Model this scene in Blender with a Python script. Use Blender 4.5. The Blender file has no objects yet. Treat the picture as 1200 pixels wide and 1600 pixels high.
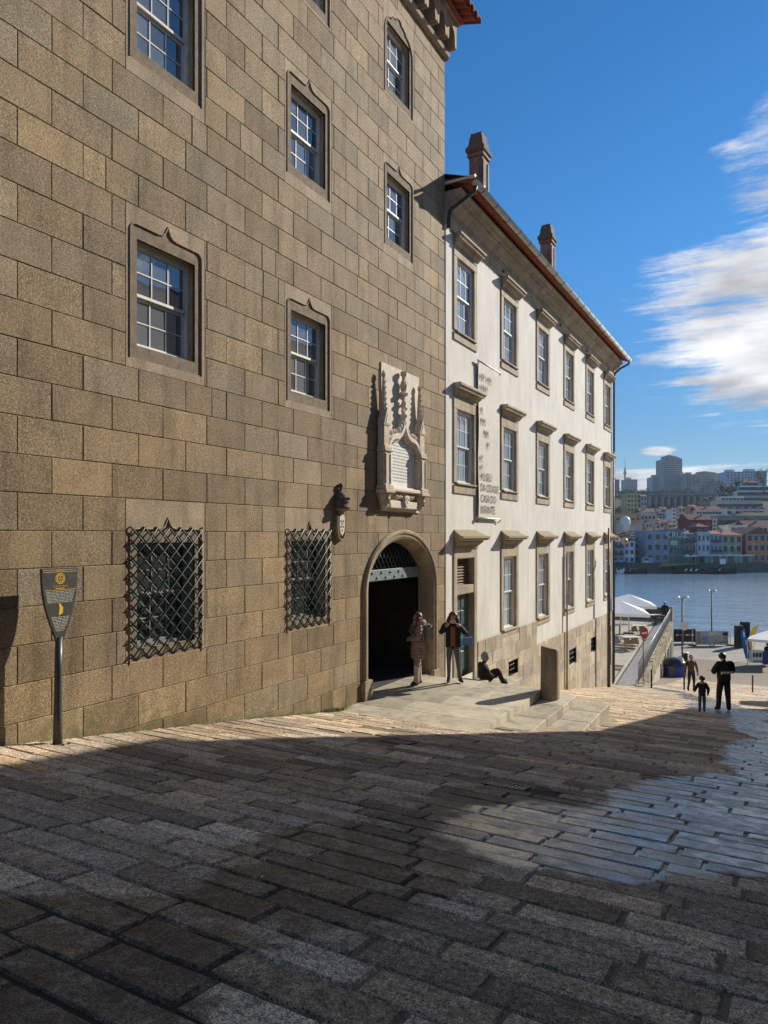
import bpy, bmesh, math, random
from mathutils import Vector, Matrix, noise

scene = bpy.context.scene
COL = scene.collection
RND = random.Random(11)
rad = math.radians

# ------------------------------------------------------------------ camera
# street frame: facade plane is X = 0 (street side +X), the street runs down +Y, eye level is Z = 0
CAMX = 7.2
FOC = 1109.0 / 1600.0          # focal length in frame heights
TH = math.atan(622.0 / 1109.0)   # camera heading, left of the street axis
CS, SN = math.cos(TH), math.sin(TH)
cam_d = bpy.data.cameras.new('camera')
cam = bpy.data.objects.new('camera', cam_d)
COL.objects.link(cam)
cam.location = (CAMX, 0, 0)
cam.rotation_euler = (rad(90), 0, TH)
cam_d.sensor_fit = 'VERTICAL'
cam_d.sensor_height = 36.0
cam_d.lens = 36.0 * FOC
cam_d.shift_y = 36.0 / 1600.0
cam_d.clip_start = 0.05
cam_d.clip_end = 9000
scene.camera = cam

# ------------------------------------------------------------------ sky and sun
SUN = Vector((1.0, 2.2, 1.2)).normalized()
SUN_EL = math.asin(SUN.z)
world = bpy.data.worlds.new('World')
scene.world = world
world.use_nodes = True
wn = world.node_tree
for n in list(wn.nodes):
    wn.nodes.remove(n)

def wnode(t, **k):
    n = wn.nodes.new(t)
    for a, v in k.items():
        setattr(n, a, v)
    return n

def wlink(a, b):
    wn.links.new(a, b)

def wmath(op, a, b=None, c=None, clamp=False):
    n = wnode('ShaderNodeMath', operation=op, use_clamp=clamp)
    for i, v in enumerate((a, b, c)):
        if v is None:
            continue
        if isinstance(v, (int, float)):
            n.inputs[i].default_value = v
        else:
            wlink(v, n.inputs[i])
    return n.outputs[0]

w_out = wnode('ShaderNodeOutputWorld')
w_bg = wnode('ShaderNodeBackground')
sky = wnode('ShaderNodeTexSky', sky_type='NISHITA')
sky.sun_disc = False
sky.sun_elevation = SUN_EL
sky.sun_rotation = math.atan2(SUN.x, SUN.y)
sky.altitude = 1200.0
sky.air_density = 1.0
sky.dust_density = 0.05
sky.ozone_density = 3.0
tc = wnode('ShaderNodeTexCoord')
sepd = wnode('ShaderNodeSeparateXYZ')
wlink(tc.outputs['Generated'], sepd.inputs[0])
dz = sepd.outputs['Z']
# clouds: one layer high above, projected on a plane overhead
den = wmath('ADD', wmath('MAXIMUM', dz, 0.0), 0.10)
cu = wmath('DIVIDE', sepd.outputs['X'], den)
cv = wmath('DIVIDE', sepd.outputs['Y'], den)
comb = wnode('ShaderNodeCombineXYZ')
wlink(cu, comb.inputs[0]); wlink(cv, comb.inputs[1])
n1 = wnode('ShaderNodeTexNoise')
n1.inputs['Scale'].default_value = 0.9
n1.inputs['Detail'].default_value = 9.0
n1.inputs['Roughness'].default_value = 0.66
n1.inputs['Distortion'].default_value = 0.35
wlink(comb.outputs[0], n1.inputs['Vector'])
n3 = wnode('ShaderNodeTexNoise')
n3.inputs['Scale'].default_value = 5.5
n3.inputs['Detail'].default_value = 10.0
n3.inputs['Roughness'].default_value = 0.72
wmp = wnode('ShaderNodeMapping')
wmp.inputs['Rotation'].default_value = (0, 0, -TH)
wmp.inputs['Scale'].default_value = (0.35, 1.2, 1)
wlink(comb.outputs[0], wmp.inputs['Vector'])
wlink(wmp.outputs[0], n3.inputs['Vector'])
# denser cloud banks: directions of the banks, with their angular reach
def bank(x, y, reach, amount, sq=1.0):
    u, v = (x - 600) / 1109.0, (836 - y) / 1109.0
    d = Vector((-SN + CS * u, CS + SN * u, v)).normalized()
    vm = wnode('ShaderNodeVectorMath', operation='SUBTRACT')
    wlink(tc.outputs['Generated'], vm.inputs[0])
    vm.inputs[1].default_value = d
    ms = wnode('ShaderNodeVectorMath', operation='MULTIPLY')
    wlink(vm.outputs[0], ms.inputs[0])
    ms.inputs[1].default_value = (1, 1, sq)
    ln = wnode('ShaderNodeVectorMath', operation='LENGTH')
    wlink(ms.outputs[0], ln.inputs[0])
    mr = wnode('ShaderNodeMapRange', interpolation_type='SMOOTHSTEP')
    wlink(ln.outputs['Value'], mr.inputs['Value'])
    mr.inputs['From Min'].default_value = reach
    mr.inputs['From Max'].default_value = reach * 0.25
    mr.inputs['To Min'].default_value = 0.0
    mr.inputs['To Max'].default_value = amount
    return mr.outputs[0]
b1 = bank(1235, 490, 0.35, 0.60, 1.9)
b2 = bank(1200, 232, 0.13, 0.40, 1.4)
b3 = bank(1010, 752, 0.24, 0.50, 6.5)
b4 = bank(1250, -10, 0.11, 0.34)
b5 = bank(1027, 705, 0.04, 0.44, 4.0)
b6 = bank(800, 270, 0.72, -0.42)  # clear zone in view; cloud cover outside it is added for neutral shade fill
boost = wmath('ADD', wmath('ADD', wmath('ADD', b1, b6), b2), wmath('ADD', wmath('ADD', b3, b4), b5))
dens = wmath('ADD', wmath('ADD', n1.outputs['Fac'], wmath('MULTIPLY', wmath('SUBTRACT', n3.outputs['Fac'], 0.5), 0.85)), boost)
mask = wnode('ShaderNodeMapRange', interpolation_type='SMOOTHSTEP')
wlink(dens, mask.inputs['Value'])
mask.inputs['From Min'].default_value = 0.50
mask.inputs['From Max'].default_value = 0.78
# fade at the horizon line only
shade = wnode('ShaderNodeTexNoise')
shade.inputs['Scale'].default_value = 2.3
shade.inputs['Detail'].default_value = 6.0
wlink(comb.outputs[0], shade.inputs['Vector'])
cr = wnode('ShaderNodeMapRange')
wlink(shade.outputs['Fac'], cr.inputs['Value'])
cr.inputs['From Min'].default_value = 0.3
cr.inputs['From Max'].default_value = 0.7
cr.inputs['To Min'].default_value = 3.6
cr.inputs['To Max'].default_value = 9.4
cc = wnode('ShaderNodeCombineColor')
wlink(cr.outputs[0], cc.inputs[0])
wlink(wmath('MULTIPLY', cr.outputs[0], 1.005), cc.inputs[1])
wlink(wmath('MULTIPLY', cr.outputs[0], 1.04), cc.inputs[2])
mixc = wnode('ShaderNodeMix', data_type='RGBA')
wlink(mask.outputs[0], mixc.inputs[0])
hs = wnode('ShaderNodeHueSaturation')
hs.inputs['Saturation'].default_value = 1.30
wlink(sky.outputs[0], hs.inputs['Color'])
lowf = wnode('ShaderNodeMapRange', interpolation_type='SMOOTHSTEP')
wlink(dz, lowf.inputs['Value'])
lowf.inputs['From Min'].default_value = 0.0; lowf.inputs['From Max'].default_value = 0.42
lowf.inputs['To Min'].default_value = 0.56; lowf.inputs['To Max'].default_value = 1.08
skv = wnode('ShaderNodeVectorMath', operation='SCALE')
wlink(hs.outputs[0], skv.inputs[0]); wlink(lowf.outputs[0], skv.inputs['Scale'])
wlink(skv.outputs[0], mixc.inputs[6])
wlink(cc.outputs[0], mixc.inputs[7])
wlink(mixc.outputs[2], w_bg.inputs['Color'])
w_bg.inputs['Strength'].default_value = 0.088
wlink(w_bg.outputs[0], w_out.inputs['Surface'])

sun_d = bpy.data.lights.new('sun', 'SUN')
sun_d.energy = 4.8
sun_d.angle = rad(0.53)
sun_d.color = (1.0, 0.92, 0.79)
sun = bpy.data.objects.new('sun', sun_d)
COL.objects.link(sun)
sun.location = (30, 60, 40)
sun.rotation_euler = (-SUN).to_track_quat('-Z', 'Y').to_euler()

scene.render.engine = 'CYCLES'
scene.view_settings.view_transform = 'Standard'
scene.view_settings.look = 'None'
scene.view_settings.gamma = 1.0
scene.view_settings.exposure = 0.54
scene.view_settings.use_curve_mapping = False
scene.cycles.use_denoising = True
scene.cycles.max_bounces = 6
scene.cycles.diffuse_bounces = 3
scene.cycles.glossy_bounces = 3
scene.cycles.transmission_bounces = 3
scene.cycles.sample_clamp_indirect = 6.0

# ------------------------------------------------------------------ helpers
WMX = {}

def wm(o):
    if o is None:
        return Matrix.Identity(4)
    return WMX[o.name]

def reg(o, parent=None):
    basis = Matrix.LocRotScale(o.location, o.rotation_euler, o.scale)
    WMX[o.name] = (wm(parent) @ o.matrix_parent_inverse @ basis) if parent else basis
    return o

def tag(o, label=None, cat=None, group=None, kind=None):
    if label: o['label'] = label
    if cat: o['category'] = cat
    if group: o['group'] = group
    if kind: o['kind'] = kind
    return o

def empty(name, loc, rz=0.0, label=None, cat=None, group=None, parent=None):
    o = bpy.data.objects.new(name, None)
    o.empty_display_size = 0.2
    COL.objects.link(o)
    o.rotation_euler = (0, 0, rz)
    o.location = loc
    if parent:
        o.parent = parent
        o.matrix_parent_inverse = wm(parent).inverted()
    reg(o, parent)
    return tag(o, label, cat, group)

class MB:
    """collects faces; coordinates are world ones unless built with local=True"""
    def __init__(s):
        s.v = []; s.f = []; s.m = []; s.sm = []
    def poly(s, pts, mi=0, smooth=False):
        b = len(s.v)
        s.v.extend([tuple(p) for p in pts])
        s.f.append(tuple(range(b, b + len(pts)))); s.m.append(mi); s.sm.append(smooth)
        return s
    def faces(s, pts, fs, mi=0, smooth=False):
        b = len(s.v)
        s.v.extend([tuple(p) for p in pts])
        for f in fs:
            s.f.append(tuple(b + i for i in f)); s.m.append(mi); s.sm.append(smooth)
        return s
    def box(s, x0, y0, z0, x1, y1, z1, mi=0):
        if x0 > x1: x0, x1 = x1, x0
        if y0 > y1: y0, y1 = y1, y0
        if z0 > z1: z0, z1 = z1, z0
        p = [(x0, y0, z0), (x1, y0, z0), (x1, y1, z0), (x0, y1, z0), (x0, y0, z1), (x1, y0, z1), (x1, y1, z1), (x0, y1, z1)]
        return s.faces(p, [(0, 3, 2, 1), (4, 5, 6, 7), (0, 1, 5, 4), (1, 2, 6, 5), (2, 3, 7, 6), (3, 0, 4, 7)], mi)
    def bbox(s, x0, y0, z0, x1, y1, z1, c=0.01, mi=0):
        """box with chamfered edges"""
        if x0 > x1: x0, x1 = x1, x0
        if y0 > y1: y0, y1 = y1, y0
        if z0 > z1: z0, z1 = z1, z0
        c = min(c, (x1 - x0) * .45, (y1 - y0) * .45, (z1 - z0) * .45)
        P = []
        for (x, sx) in ((x0, 1), (x1, -1)):
            for (y, sy) in ((y0, 1), (y1, -1)):
                for (z, sz) in ((z0, 1), (z1, -1)):
                    P += [(x, y + sy * c, z + sz * c), (x + sx * c, y, z + sz * c), (x + sx * c, y + sy * c, z)]
        def I(i, j, k, a): return ((i * 2 + j) * 2 + k) * 3 + a
        F = []
        F += [(I(0,0,0,0), I(0,0,1,0), I(0,1,1,0), I(0,1,0,0)), (I(1,0,0,0), I(1,1,0,0), I(1,1,1,0), I(1,0,1,0))]
        F += [(I(0,0,0,1), I(1,0,0,1), I(1,0,1,1), I(0,0,1,1)), (I(0,1,0,1), I(0,1,1,1), I(1,1,1,1), I(1,1,0,1))]
        F += [(I(0,0,0,2), I(0,1,0,2), I(1,1,0,2), I(1,0,0,2)), (I(0,0,1,2), I(1,0,1,2), I(1,1,1,2), I(0,1,1,2))]
        for j in (0, 1):
            for k in (0, 1):
                F.append((I(0,j,k,1), I(0,j,k,2), I(1,j,k,2), I(1,j,k,1)))
        for i in (0, 1):
            for k in (0, 1):
                F.append((I(i,0,k,0), I(i,0,k,2), I(i,1,k,2), I(i,1,k,0)))
            for j in (0, 1):
                F.append((I(i,j,0,0), I(i,j,0,1), I(i,j,1,1), I(i,j,1,0)))
                for k in (0, 1):
                    F.append((I(i,j,k,0), I(i,j,k,1), I(i,j,k,2)))
        return s.faces(P, F, mi)
    def tube(s, path, r, n=8, mi=0, smooth=True, caps=True):
        path = [Vector(p) for p in path]
        if not isinstance(r, (list, tuple)): r = [r] * len(path)
        b = len(s.v)
        up = None
        for i, p in enumerate(path):
            t = (path[min(i + 1, len(path) - 1)] - path[max(i - 1, 0)]).normalized()
            if up is None:
                up = Vector((0, 0, 1)) if abs(t.z) < .9 else Vector((1, 0, 0))
            a = t.cross(up).normalized(); c = a.cross(t).normalized(); up = c
            for k in range(n):
                an = 2 * math.pi * k / n
                s.v.append(tuple(p + (a * math.cos(an) + c * math.sin(an)) * r[i]))
        for i in range(len(path) - 1):
            for k in range(n):
                k2 = (k + 1) % n
                s.f.append((b + i*n + k, b + i*n + k2, b + (i+1)*n + k2, b + (i+1)*n + k)); s.m.append(mi); s.sm.append(smooth)
        if caps:
            s.f.append(tuple(b + k for k in reversed(range(n)))); s.m.append(mi); s.sm.append(False)
            e = b + (len(path) - 1) * n
            s.f.append(tuple(e + k for k in range(n))); s.m.append(mi); s.sm.append(False)
        return s
    def lathe(s, prof, c=(0, 0, 0), n=16, mi=0, smooth=True, a0=0.0, a1=2 * math.pi, sx=1.0, sy=1.0):
        full = abs(a1 - a0) > 6.28
        m = n if full else n + 1
        b = len(s.v)
        for (r, z) in prof:
            for k in range(m):
                an = a0 + (a1 - a0) * k / n
                s.v.append((c[0] + r * math.cos(an) * sx, c[1] + r * math.sin(an) * sy, c[2] + z))
        for i in range(len(prof) - 1):
            for k in range(n):
                k2 = (k + 1) % m
                s.f.append((b + i*m + k, b + i*m + k2, b + (i+1)*m + k2, b + (i+1)*m + k)); s.m.append(mi); s.sm.append(smooth)
        return s
    def extr(s, prof, y0, y1, mi=0, caps=True, in0=None, in1=None):
        """profile of (x, z) drawn out along Y"""
        n = len(prof); b = len(s.v)
        for (x, z) in prof: s.v.append((x, y0, z))
        for (x, z) in prof: s.v.append((x, y1, z))
        for i in range(n):
            j = (i + 1) % n
            s.f.append((b + i, b + j, b + n + j, b + n + i)); s.m.append(mi); s.sm.append(False)
        if caps:
            s.f.append(tuple(b + i for i in reversed(range(n)))); s.m.append(mi); s.sm.append(False)
            s.f.append(tuple(b + n + i for i in range(n))); s.m.append(mi); s.sm.append(False)
        return s
    def slabX(s, pts, x0, x1, mi=0):
        """polygon of (y, z) seen from +X, given thickness x0..x1 (x1 in front)"""
        n = len(pts); b = len(s.v)
        for (y, z) in pts: s.v.append((x0, y, z))
        for (y, z) in pts: s.v.append((x1, y, z))
        for i in range(n):
            j = (i + 1) % n
            s.f.append((b + i, b + j, b + n + j, b + n + i)); s.m.append(mi); s.sm.append(False)
        s.f.append(tuple(b + i for i in reversed(range(n)))); s.m.append(mi); s.sm.append(False)
        s.f.append(tuple(b + n + i for i in range(n))); s.m.append(mi); s.sm.append(False)
        return s
    def stripX(s, path, w, x0, x1, mi=0, closed=False):
        """a moulding that follows a path of (y, z) on the facade: width w, from x0 out to x1"""
        P = [Vector(p) for p in path]; n = len(P)
        b = len(s.v)
        for i, p in enumerate(P):
            a = P[i - 1] if (i > 0 or closed) else P[i]
            c = P[(i + 1) % n] if (i < n - 1 or closed) else P[i]
            t = (c - a).normalized(); nn = Vector((-t.y, t.x)) * (w / 2)
            l, r = p + nn, p - nn
            l2, r2 = p + nn * .5, p - nn * .5
            xm = x0 + (x1 - x0) * .65
            s.v += [(x0, l.x, l.y), (xm, l.x, l.y), (x1, l2.x, l2.y), (x1, r2.x, r2.y), (xm, r.x, r.y), (x0, r.x, r.y)]
        for i in range(n if closed else n - 1):
            j = (i + 1) % n
            for k in range(5):
                s.f.append((b + i*6 + k, b + j*6 + k, b + j*6 + k + 1, b + i*6 + k + 1)); s.m.append(mi); s.sm.append(False)
        if not closed:
            s.f.append(tuple(b + k for k in range(6))); s.m.append(mi); s.sm.append(False)
            s.f.append(tuple(b + (n-1)*6 + k for k in reversed(range(6)))); s.m.append(mi); s.sm.append(False)
        return s
    def add(s, o, M=None):
        b = len(s.v)
        s.v.extend([tuple(M @ Vector(p)) for p in o.v] if M else o.v)
        s.f.extend([tuple(b + i for i in f) for f in o.f]); s.m.extend(o.m); s.sm.extend(o.sm)
        return s
    def mesh(s, name, mats, off=(0, 0, 0), rnd=None, vrnd=None):
        me = bpy.data.meshes.new(name)
        ox, oy, oz = off
        me.from_pydata([(x - ox, y - oy, z - oz) for (x, y, z) in s.v], [], s.f)
        if not isinstance(mats, (list, tuple)): mats = [mats]
        for m in mats: me.materials.append(m)
        me.polygons.foreach_set('material_index', s.m)
        me.polygons.foreach_set('use_smooth', s.sm)
        if rnd is not None or vrnd is not None:
            at = me.color_attributes.new('rnd', 'FLOAT_COLOR', 'POINT')
            if vrnd is None: vrnd = list(rnd) * len(s.v)
            at.data.foreach_set('color', vrnd)
        me.update()
        return me
    def build(s, name, mats, parent=None, loc=None, local=False, rnd=None, vrnd=None, fix=True):
        if loc is None and not local:
            xs, ys, zs_ = zip(*s.v)
            loc = ((min(xs) + max(xs)) / 2, (min(ys) + max(ys)) / 2, min(zs_))
        me = s.mesh(name, mats, loc if not local else (0, 0, 0), rnd, vrnd)
        if fix:
            bm = bmesh.new(); bm.from_mesh(me)
            bmesh.ops.recalc_face_normals(bm, faces=bm.faces)
            bm.to_mesh(me); bm.free()
        return place(name, me, parent, loc, local)

def place(name, me, parent=None, loc=(0, 0, 0), local=False, rot=None):
    o = bpy.data.objects.new(name, me)
    COL.objects.link(o)
    if not local: o.location = loc
    elif loc is not None: o.location = loc
    if rot: o.rotation_euler = rot
    if parent:
        o.parent = parent
        if not local:
            o.matrix_parent_inverse = wm(parent).inverted()
    return reg(o, parent)

def copy_tree(o, parent=None):
    c = o.copy(); COL.objects.link(c)
    c.parent = parent
    for ch in list(o.children):
        copy_tree(ch, c)
    return c

def text(body, size, M, mat, parent, name='lettering', align='LEFT', extrude=0.002, sx=1.0, local=False, thin=0.0):
    cu = bpy.data.curves.new(name, 'FONT')
    cu.body = body; cu.size = size; cu.align_x = align; cu.extrude = extrude
    cu.resolution_u = 2; cu.offset = -thin * size
    cu.materials.append(mat)
    tmp = bpy.data.objects.new('tmp', cu)
    me = bpy.data.meshes.new_from_object(tmp)
    bpy.data.objects.remove(tmp); bpy.data.curves.remove(cu)
    me.name = name
    o = bpy.data.objects.new(name, me); COL.objects.link(o)
    L, Q, S_ = M.decompose()
    o.location = L; o.rotation_euler = Q.to_euler(); o.scale = (sx, 1, 1)
    o.parent = parent
    if not local: o.matrix_parent_inverse = wm(parent).inverted()
    return reg(o, parent)

def faceX(x, y, z):
    """text matrix: reads along +Y, faces +X"""
    return Matrix(((0, 0, 1, x), (1, 0, 0, y), (0, 1, 0, z), (0, 0, 0, 1)))

def far(a, k, z=0.0):
    """across the view by a, away from the viewer by k"""
    return (CAMX + CS * a - SN * k, SN * a + CS * k, z)

def pix(x, y, k):
    return far((x - 600) / 1109.0 * k, k, (836 - y) / 1109.0 * k)

def zs(y):
    """height of the street surface"""
    if y < 8: return -1.52 - .155 * y
    if y < 44: return -2.76 - .165 * (y - 8)
    if y < 66:
        t = y - 44
        return -8.7 - .165 * t + .165 * t * t / 44
    return -10.515

def proj(X, Y, Z):
    dx = X - CAMX
    dep = -SN * dx + CS * Y
    r = CS * dx + SN * Y
    return 600 + 1109 * r / max(dep, .01), 836 - 1109 * Z / max(dep, .01), dep

# ------------------------------------------------------------------ materials
class NT:
    def __init__(s, name):
        s.mat = bpy.data.materials.new(name); s.mat.use_nodes = True
        s.t = s.mat.node_tree
        s.b = s.t.nodes['Principled BSDF']
        s.pos = None
    def n(s, t, **k):
        x = s.t.nodes.new(t)
        for a, v in k.items(): setattr(x, a, v)
        return x
    def l(s, a, b): s.t.links.new(a, b); return s
    def P(s):
        if s.pos is None: s.pos = s.n('ShaderNodeNewGeometry').outputs['Position']
        return s.pos
    def noise(s, scale, detail=3, rough=.55, vec=None, dist=0.0):
        x = s.n('ShaderNodeTexNoise')
        x.inputs['Scale'].default_value = scale; x.inputs['Detail'].default_value = detail
        x.inputs['Roughness'].default_value = rough; x.inputs['Distortion'].default_value = dist
        s.l(vec or s.P(), x.inputs['Vector'])
        return x.outputs['Fac']
    def vor(s, scale, vec=None, feature='F1'):
        x = s.n('ShaderNodeTexVoronoi', feature=feature)
        x.inputs['Scale'].default_value = scale
        s.l(vec or s.P(), x.inputs['Vector'])
        return x
    def rng(s, v, a, b, c, d, smooth=False):
        x = s.n('ShaderNodeMapRange')
        if smooth: x.interpolation_type = 'SMOOTHSTEP'
        s.l(v, x.inputs['Value'])
        for i, q in zip(('From Min', 'From Max', 'To Min', 'To Max'), (a, b, c, d)): x.inputs[i].default_value = q
        return x.outputs[0]
    def math(s, op, a, b=None, clamp=False):
        x = s.n('ShaderNodeMath', operation=op, use_clamp=clamp)
        for i, q in enumerate((a, b)):
            if q is None: continue
            if isinstance(q, (int, float)): x.inputs[i].default_value = q
            else: s.l(q, x.inputs[i])
        return x.outputs[0]
    def mix(s, f, a, b, blend='MIX'):
        x = s.n('ShaderNodeMix', data_type='RGBA', blend_type=blend)
        for i, q in zip((0, 6, 7), (f, a, b)):
            if isinstance(q, (int, float)): x.inputs[i].default_value = q
            elif isinstance(q, tuple): x.inputs[i].default_value = (*q, 1)
            else: s.l(q, x.inputs[i])
        return x.outputs[2]
    def ramp(s, f, stops, interp='LINEAR'):
        x = s.n('ShaderNodeValToRGB'); r = x.color_ramp; r.interpolation = interp
        while len(r.elements) < len(stops): r.elements.new(.5)
        for e, (p, c) in zip(r.elements, stops):
            e.position = p; e.color = (*c, 1)
        s.l(f, x.inputs[0])
        return x.outputs[0]
    def scale(s, col, f):
        x = s.n('ShaderNodeVectorMath', operation='SCALE')
        s.l(col, x.inputs[0])
        if isinstance(f, (int, float)): x.inputs['Scale'].default_value = f
        else: s.l(f, x.inputs['Scale'])
        return x.outputs[0]
    def bump(s, h, strength=.4, dist=.01, prev=None):
        x = s.n('ShaderNodeBump')
        x.inputs['Strength'].default_value = strength; x.inputs['Distance'].default_value = dist
        s.l(h, x.inputs['Height'])
        if prev is not None: s.l(prev, x.inputs['Normal'])
        return x.outputs[0]
    def attr(s):
        x = s.n('ShaderNodeAttribute'); x.attribute_name = 'rnd'
        sp = s.n('ShaderNodeSeparateColor'); s.l(x.outputs['Color'], sp.inputs[0])
        return sp.outputs
    def set(s, color=None, rough=None, normal=None, metal=None, spec=None, ior=None):
        for key, v in (('Base Color', color), ('Roughness', rough), ('Normal', normal), ('Metallic', metal), ('Specular IOR Level', spec), ('IOR', ior)):
            if v is None: continue
            if isinstance(v, (int, float)): s.b.inputs[key].default_value = v
            elif isinstance(v, tuple): s.b.inputs[key].default_value = (*v, 1)
            else: s.l(v, s.b.inputs[key])
        return s.mat

def plain(name, col, rough=.7, var=.25, scale=6.0, bump=0.0, bscale=60.0, metal=0.0, spec=.4, objrnd=0.0):
    t = NT(name)
    f = t.rng(t.noise(scale, 4), .25, .75, 1 - var, 1 + var)
    if objrnd:
        oi = t.n('ShaderNodeObjectInfo')
        f = t.math('MULTIPLY', f, t.rng(oi.outputs['Random'], 0, 1, 1 - objrnd, 1 + objrnd))
    rgb = t.n('ShaderNodeRGB'); rgb.outputs[0].default_value = (*col, 1)
    c = t.scale(rgb.outputs[0], f)
    nrm = t.bump(t.noise(bscale, 3), bump, .01) if bump else None
    r = t.rng(t.noise(scale * 2.3, 2), .3, .7, max(rough - .08, .02), min(rough + .08, 1))
    return t.set(c, r, nrm, metal, spec)

def granite(name, stops, grain=95.0, bright=(.80, 1.14), bump=.5, stain=.22, use_attr=True, moss=False, rough=.82):
    t = NT(name)
    if use_attr:
        at = t.attr()
        hue = t.ramp(at[0], stops)
        br = t.rng(at[1], 0, 1, *bright)
    else:
        hue = t.ramp(t.noise(.7, 2), stops)
        br = t.rng(t.noise(1.3, 2), .3, .7, *bright)
    g1 = t.noise(grain, 2, .6)
    g2 = t.noise(grain * .33, 3, .6)
    st = t.noise(1.9, 5, .62, dist=.4)
    gr = t.rng(g1, .36, .64, .40, 1.6)
    gr2 = t.rng(g2, .32, .68, .76, 1.24)
    sf = t.rng(st, .3, .72, 1 - stain, 1 + stain * .7)
    f = t.math('MULTIPLY', t.math('MULTIPLY', gr, gr2), t.math('MULTIPLY', sf, br))
    col = t.scale(hue, f)
    sx_ = t.n('ShaderNodeVectorMath', operation='MULTIPLY'); t.l(t.P(), sx_.inputs[0]); sx_.inputs[1].default_value = (1, 1, .16)
    run = t.rng(t.noise(3.4, 5, .65, sx_.outputs[0]), .48, .74, 1.0, .55)
    col = t.scale(col, run)
    # ochre rust blooms in the stone
    oc = t.rng(t.noise(3.1, 4, .6, dist=.8), .60, .76, 0, .38)
    col = t.mix(oc, col, t.scale(col, 1.0), 'MIX')
    warm = t.n('ShaderNodeMix', data_type='RGBA', blend_type='MULTIPLY')
    t.l(oc, warm.inputs[0]); t.l(col, warm.inputs[6]); warm.inputs[7].default_value = (1.12, .86, .55, 1)
    col = warm.outputs[2]
    # pale feldspar and dark mica specks
    vo = t.vor(grain * .42)
    sp = t.rng(vo.outputs['Distance'], .10, .24, .7, 0)
    col = t.mix(sp, col, (.55, .50, .42))
    mi = t.rng(t.noise(grain * .8, 1), .66, .74, 0, .75)
    col = t.mix(mi, col, (.045, .036, .03))
    if moss:
        geo = t.n('ShaderNodeSeparateXYZ'); t.l(t.P(), geo.inputs[0])
        # height above the sloping pavement
        h = t.math('ADD', geo.outputs[2], t.math('ADD', t.math('MULTIPLY', geo.outputs[1], .157), 1.50))
        low = t.rng(h, .0, .62, 1, 0, True)
        mo = t.math('MULTIPLY', low, t.rng(t.noise(5, 5, .65), .42, .66, 0, .8))
        col = t.mix(mo, col, (.105, .115, .035))
    hgt = t.math('ADD', t.math('MULTIPLY', g1, .6), t.math('MULTIPLY', g2, 1.0))
    nrm = t.bump(hgt, bump, .006)
    return t.set(col, rough, nrm, 0, .3)

M = {}
TAN = [(0, (.215, .150, .080)), (.22, (.262, .186, .102)), (.45, (.298, .217, .122)), (.62, (.266, .208, .134)), (.8, (.325, .226, .116)), (1, (.236, .180, .114))]
M['tower'] = granite('tower_granite', TAN, moss=True)
M['surround'] = granite('dressed_granite', [(0, (.34, .25, .155)), (1, (.36, .275, .18))], grain=170, use_attr=False, bump=.35, stain=.16)
M['arch'] = granite('arch_granite', [(0, (.37, .28, .18)), (1, (.33, .26, .175))], grain=150, use_attr=False, bump=.4, stain=.2)
M['mortar'] = plain('mortar', (.20, .155, .105), .9, .3, 8)
M['whitestone'] = granite('building_granite', [(0, (.44, .36, .25)), (1, (.39, .325, .24))], grain=140, use_attr=False, bump=.3, stain=.2)
M['plinth'] = granite('plinth_granite', [(0, (.42, .34, .23)), (.4, (.52, .44, .32)), (.7, (.48, .42, .33)), (1, (.54, .44, .30))], grain=120, bump=.5, moss=False)
M['slab'] = granite('landing_granite', [(0, (.50, .45, .34)), (1, (.45, .40, .30))], grain=130, bump=.25, stain=.18)
M['limestone'] = plain('carved_limestone', (.55, .445, .34), .85, .26, 9, .5, 40)
M['limewhite'] = plain('pale_limestone', (.66, .58, .48), .85, .16, 7, .3, 60)
M['marble'] = plain('plaque_marble', (.72, .71, .68), .45, .06, 5)
M['darkstone'] = plain('weathered_stone', (.13, .105, .075), .9, .35, 14, .6, 50)
M['chimney'] = granite('chimney_stone', [(0, (.20, .165, .135)), (1, (.25, .20, .165))], use_attr=False, stain=.5)
M['chimneypink'] = granite('pink_chimney_render', [(0, (.27, .155, .13)), (1, (.25, .18, .15))], use_attr=False, stain=.5)

def plaster():
    t = NT('white_lime_plaster')
    sx = t.n('ShaderNodeVectorMath', operation='MULTIPLY'); t.l(t.P(), sx.inputs[0]); sx.inputs[1].default_value = (1, 1, .28)
    streak = t.noise(2.4, 6, .66, sx.outputs[0])
    patch = t.noise(.55, 4, .6)
    f = t.math('MULTIPLY', t.rng(streak, .3, .72, .86, 1.08), t.rng(patch, .3, .7, .93, 1.06))
    rgb = t.n('ShaderNodeRGB'); rgb.outputs[0].default_value = (.70, .672, .610, 1)
    col = t.scale(rgb.outputs[0], f)
    g = t.rng(t.noise(1.1, 7, .72, sx.outputs[0]), .56, .78, 0, .55)
    col = t.mix(g, col, (.42, .39, .34))
    return t.set(col, .88, t.bump(t.noise(35, 4), .18, .01), 0, .25)
M['plaster'] = plaster()
M['paintwhite'] = plain('white_window_paint', (.66, .65, .60), .5, .1, 9)
M['paintdark'] = plain('dark_window_paint', (.22, .215, .19), .6, .2, 9)  # darker paint for the sashes behind the grilles
M['paintgrey'] = plain('grey_window_paint', (.60, .58, .52), .55, .12, 9)
M['green'] = plain('dark_green_iron_paint', (.030, .058, .050), .42, .3, 20, spec=.5)
M['greylid'] = plain('grey_green_iron_paint', (.17, .22, .22), .5, .2, 15)
M['doorgreen'] = plain('green_door_paint', (.055, .105, .105), .38, .2, 6, spec=.5)
M['wood'] = plain('brown_louvre_wood', (.20, .115, .07), .7, .35, 14)
M['iron'] = plain('black_iron', (.028, .026, .024), .5, .3, 12)
M['rustiron'] = plain('dark_cast_iron', (.075, .066, .056), .55, .35, 20, .2, 60)
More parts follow.
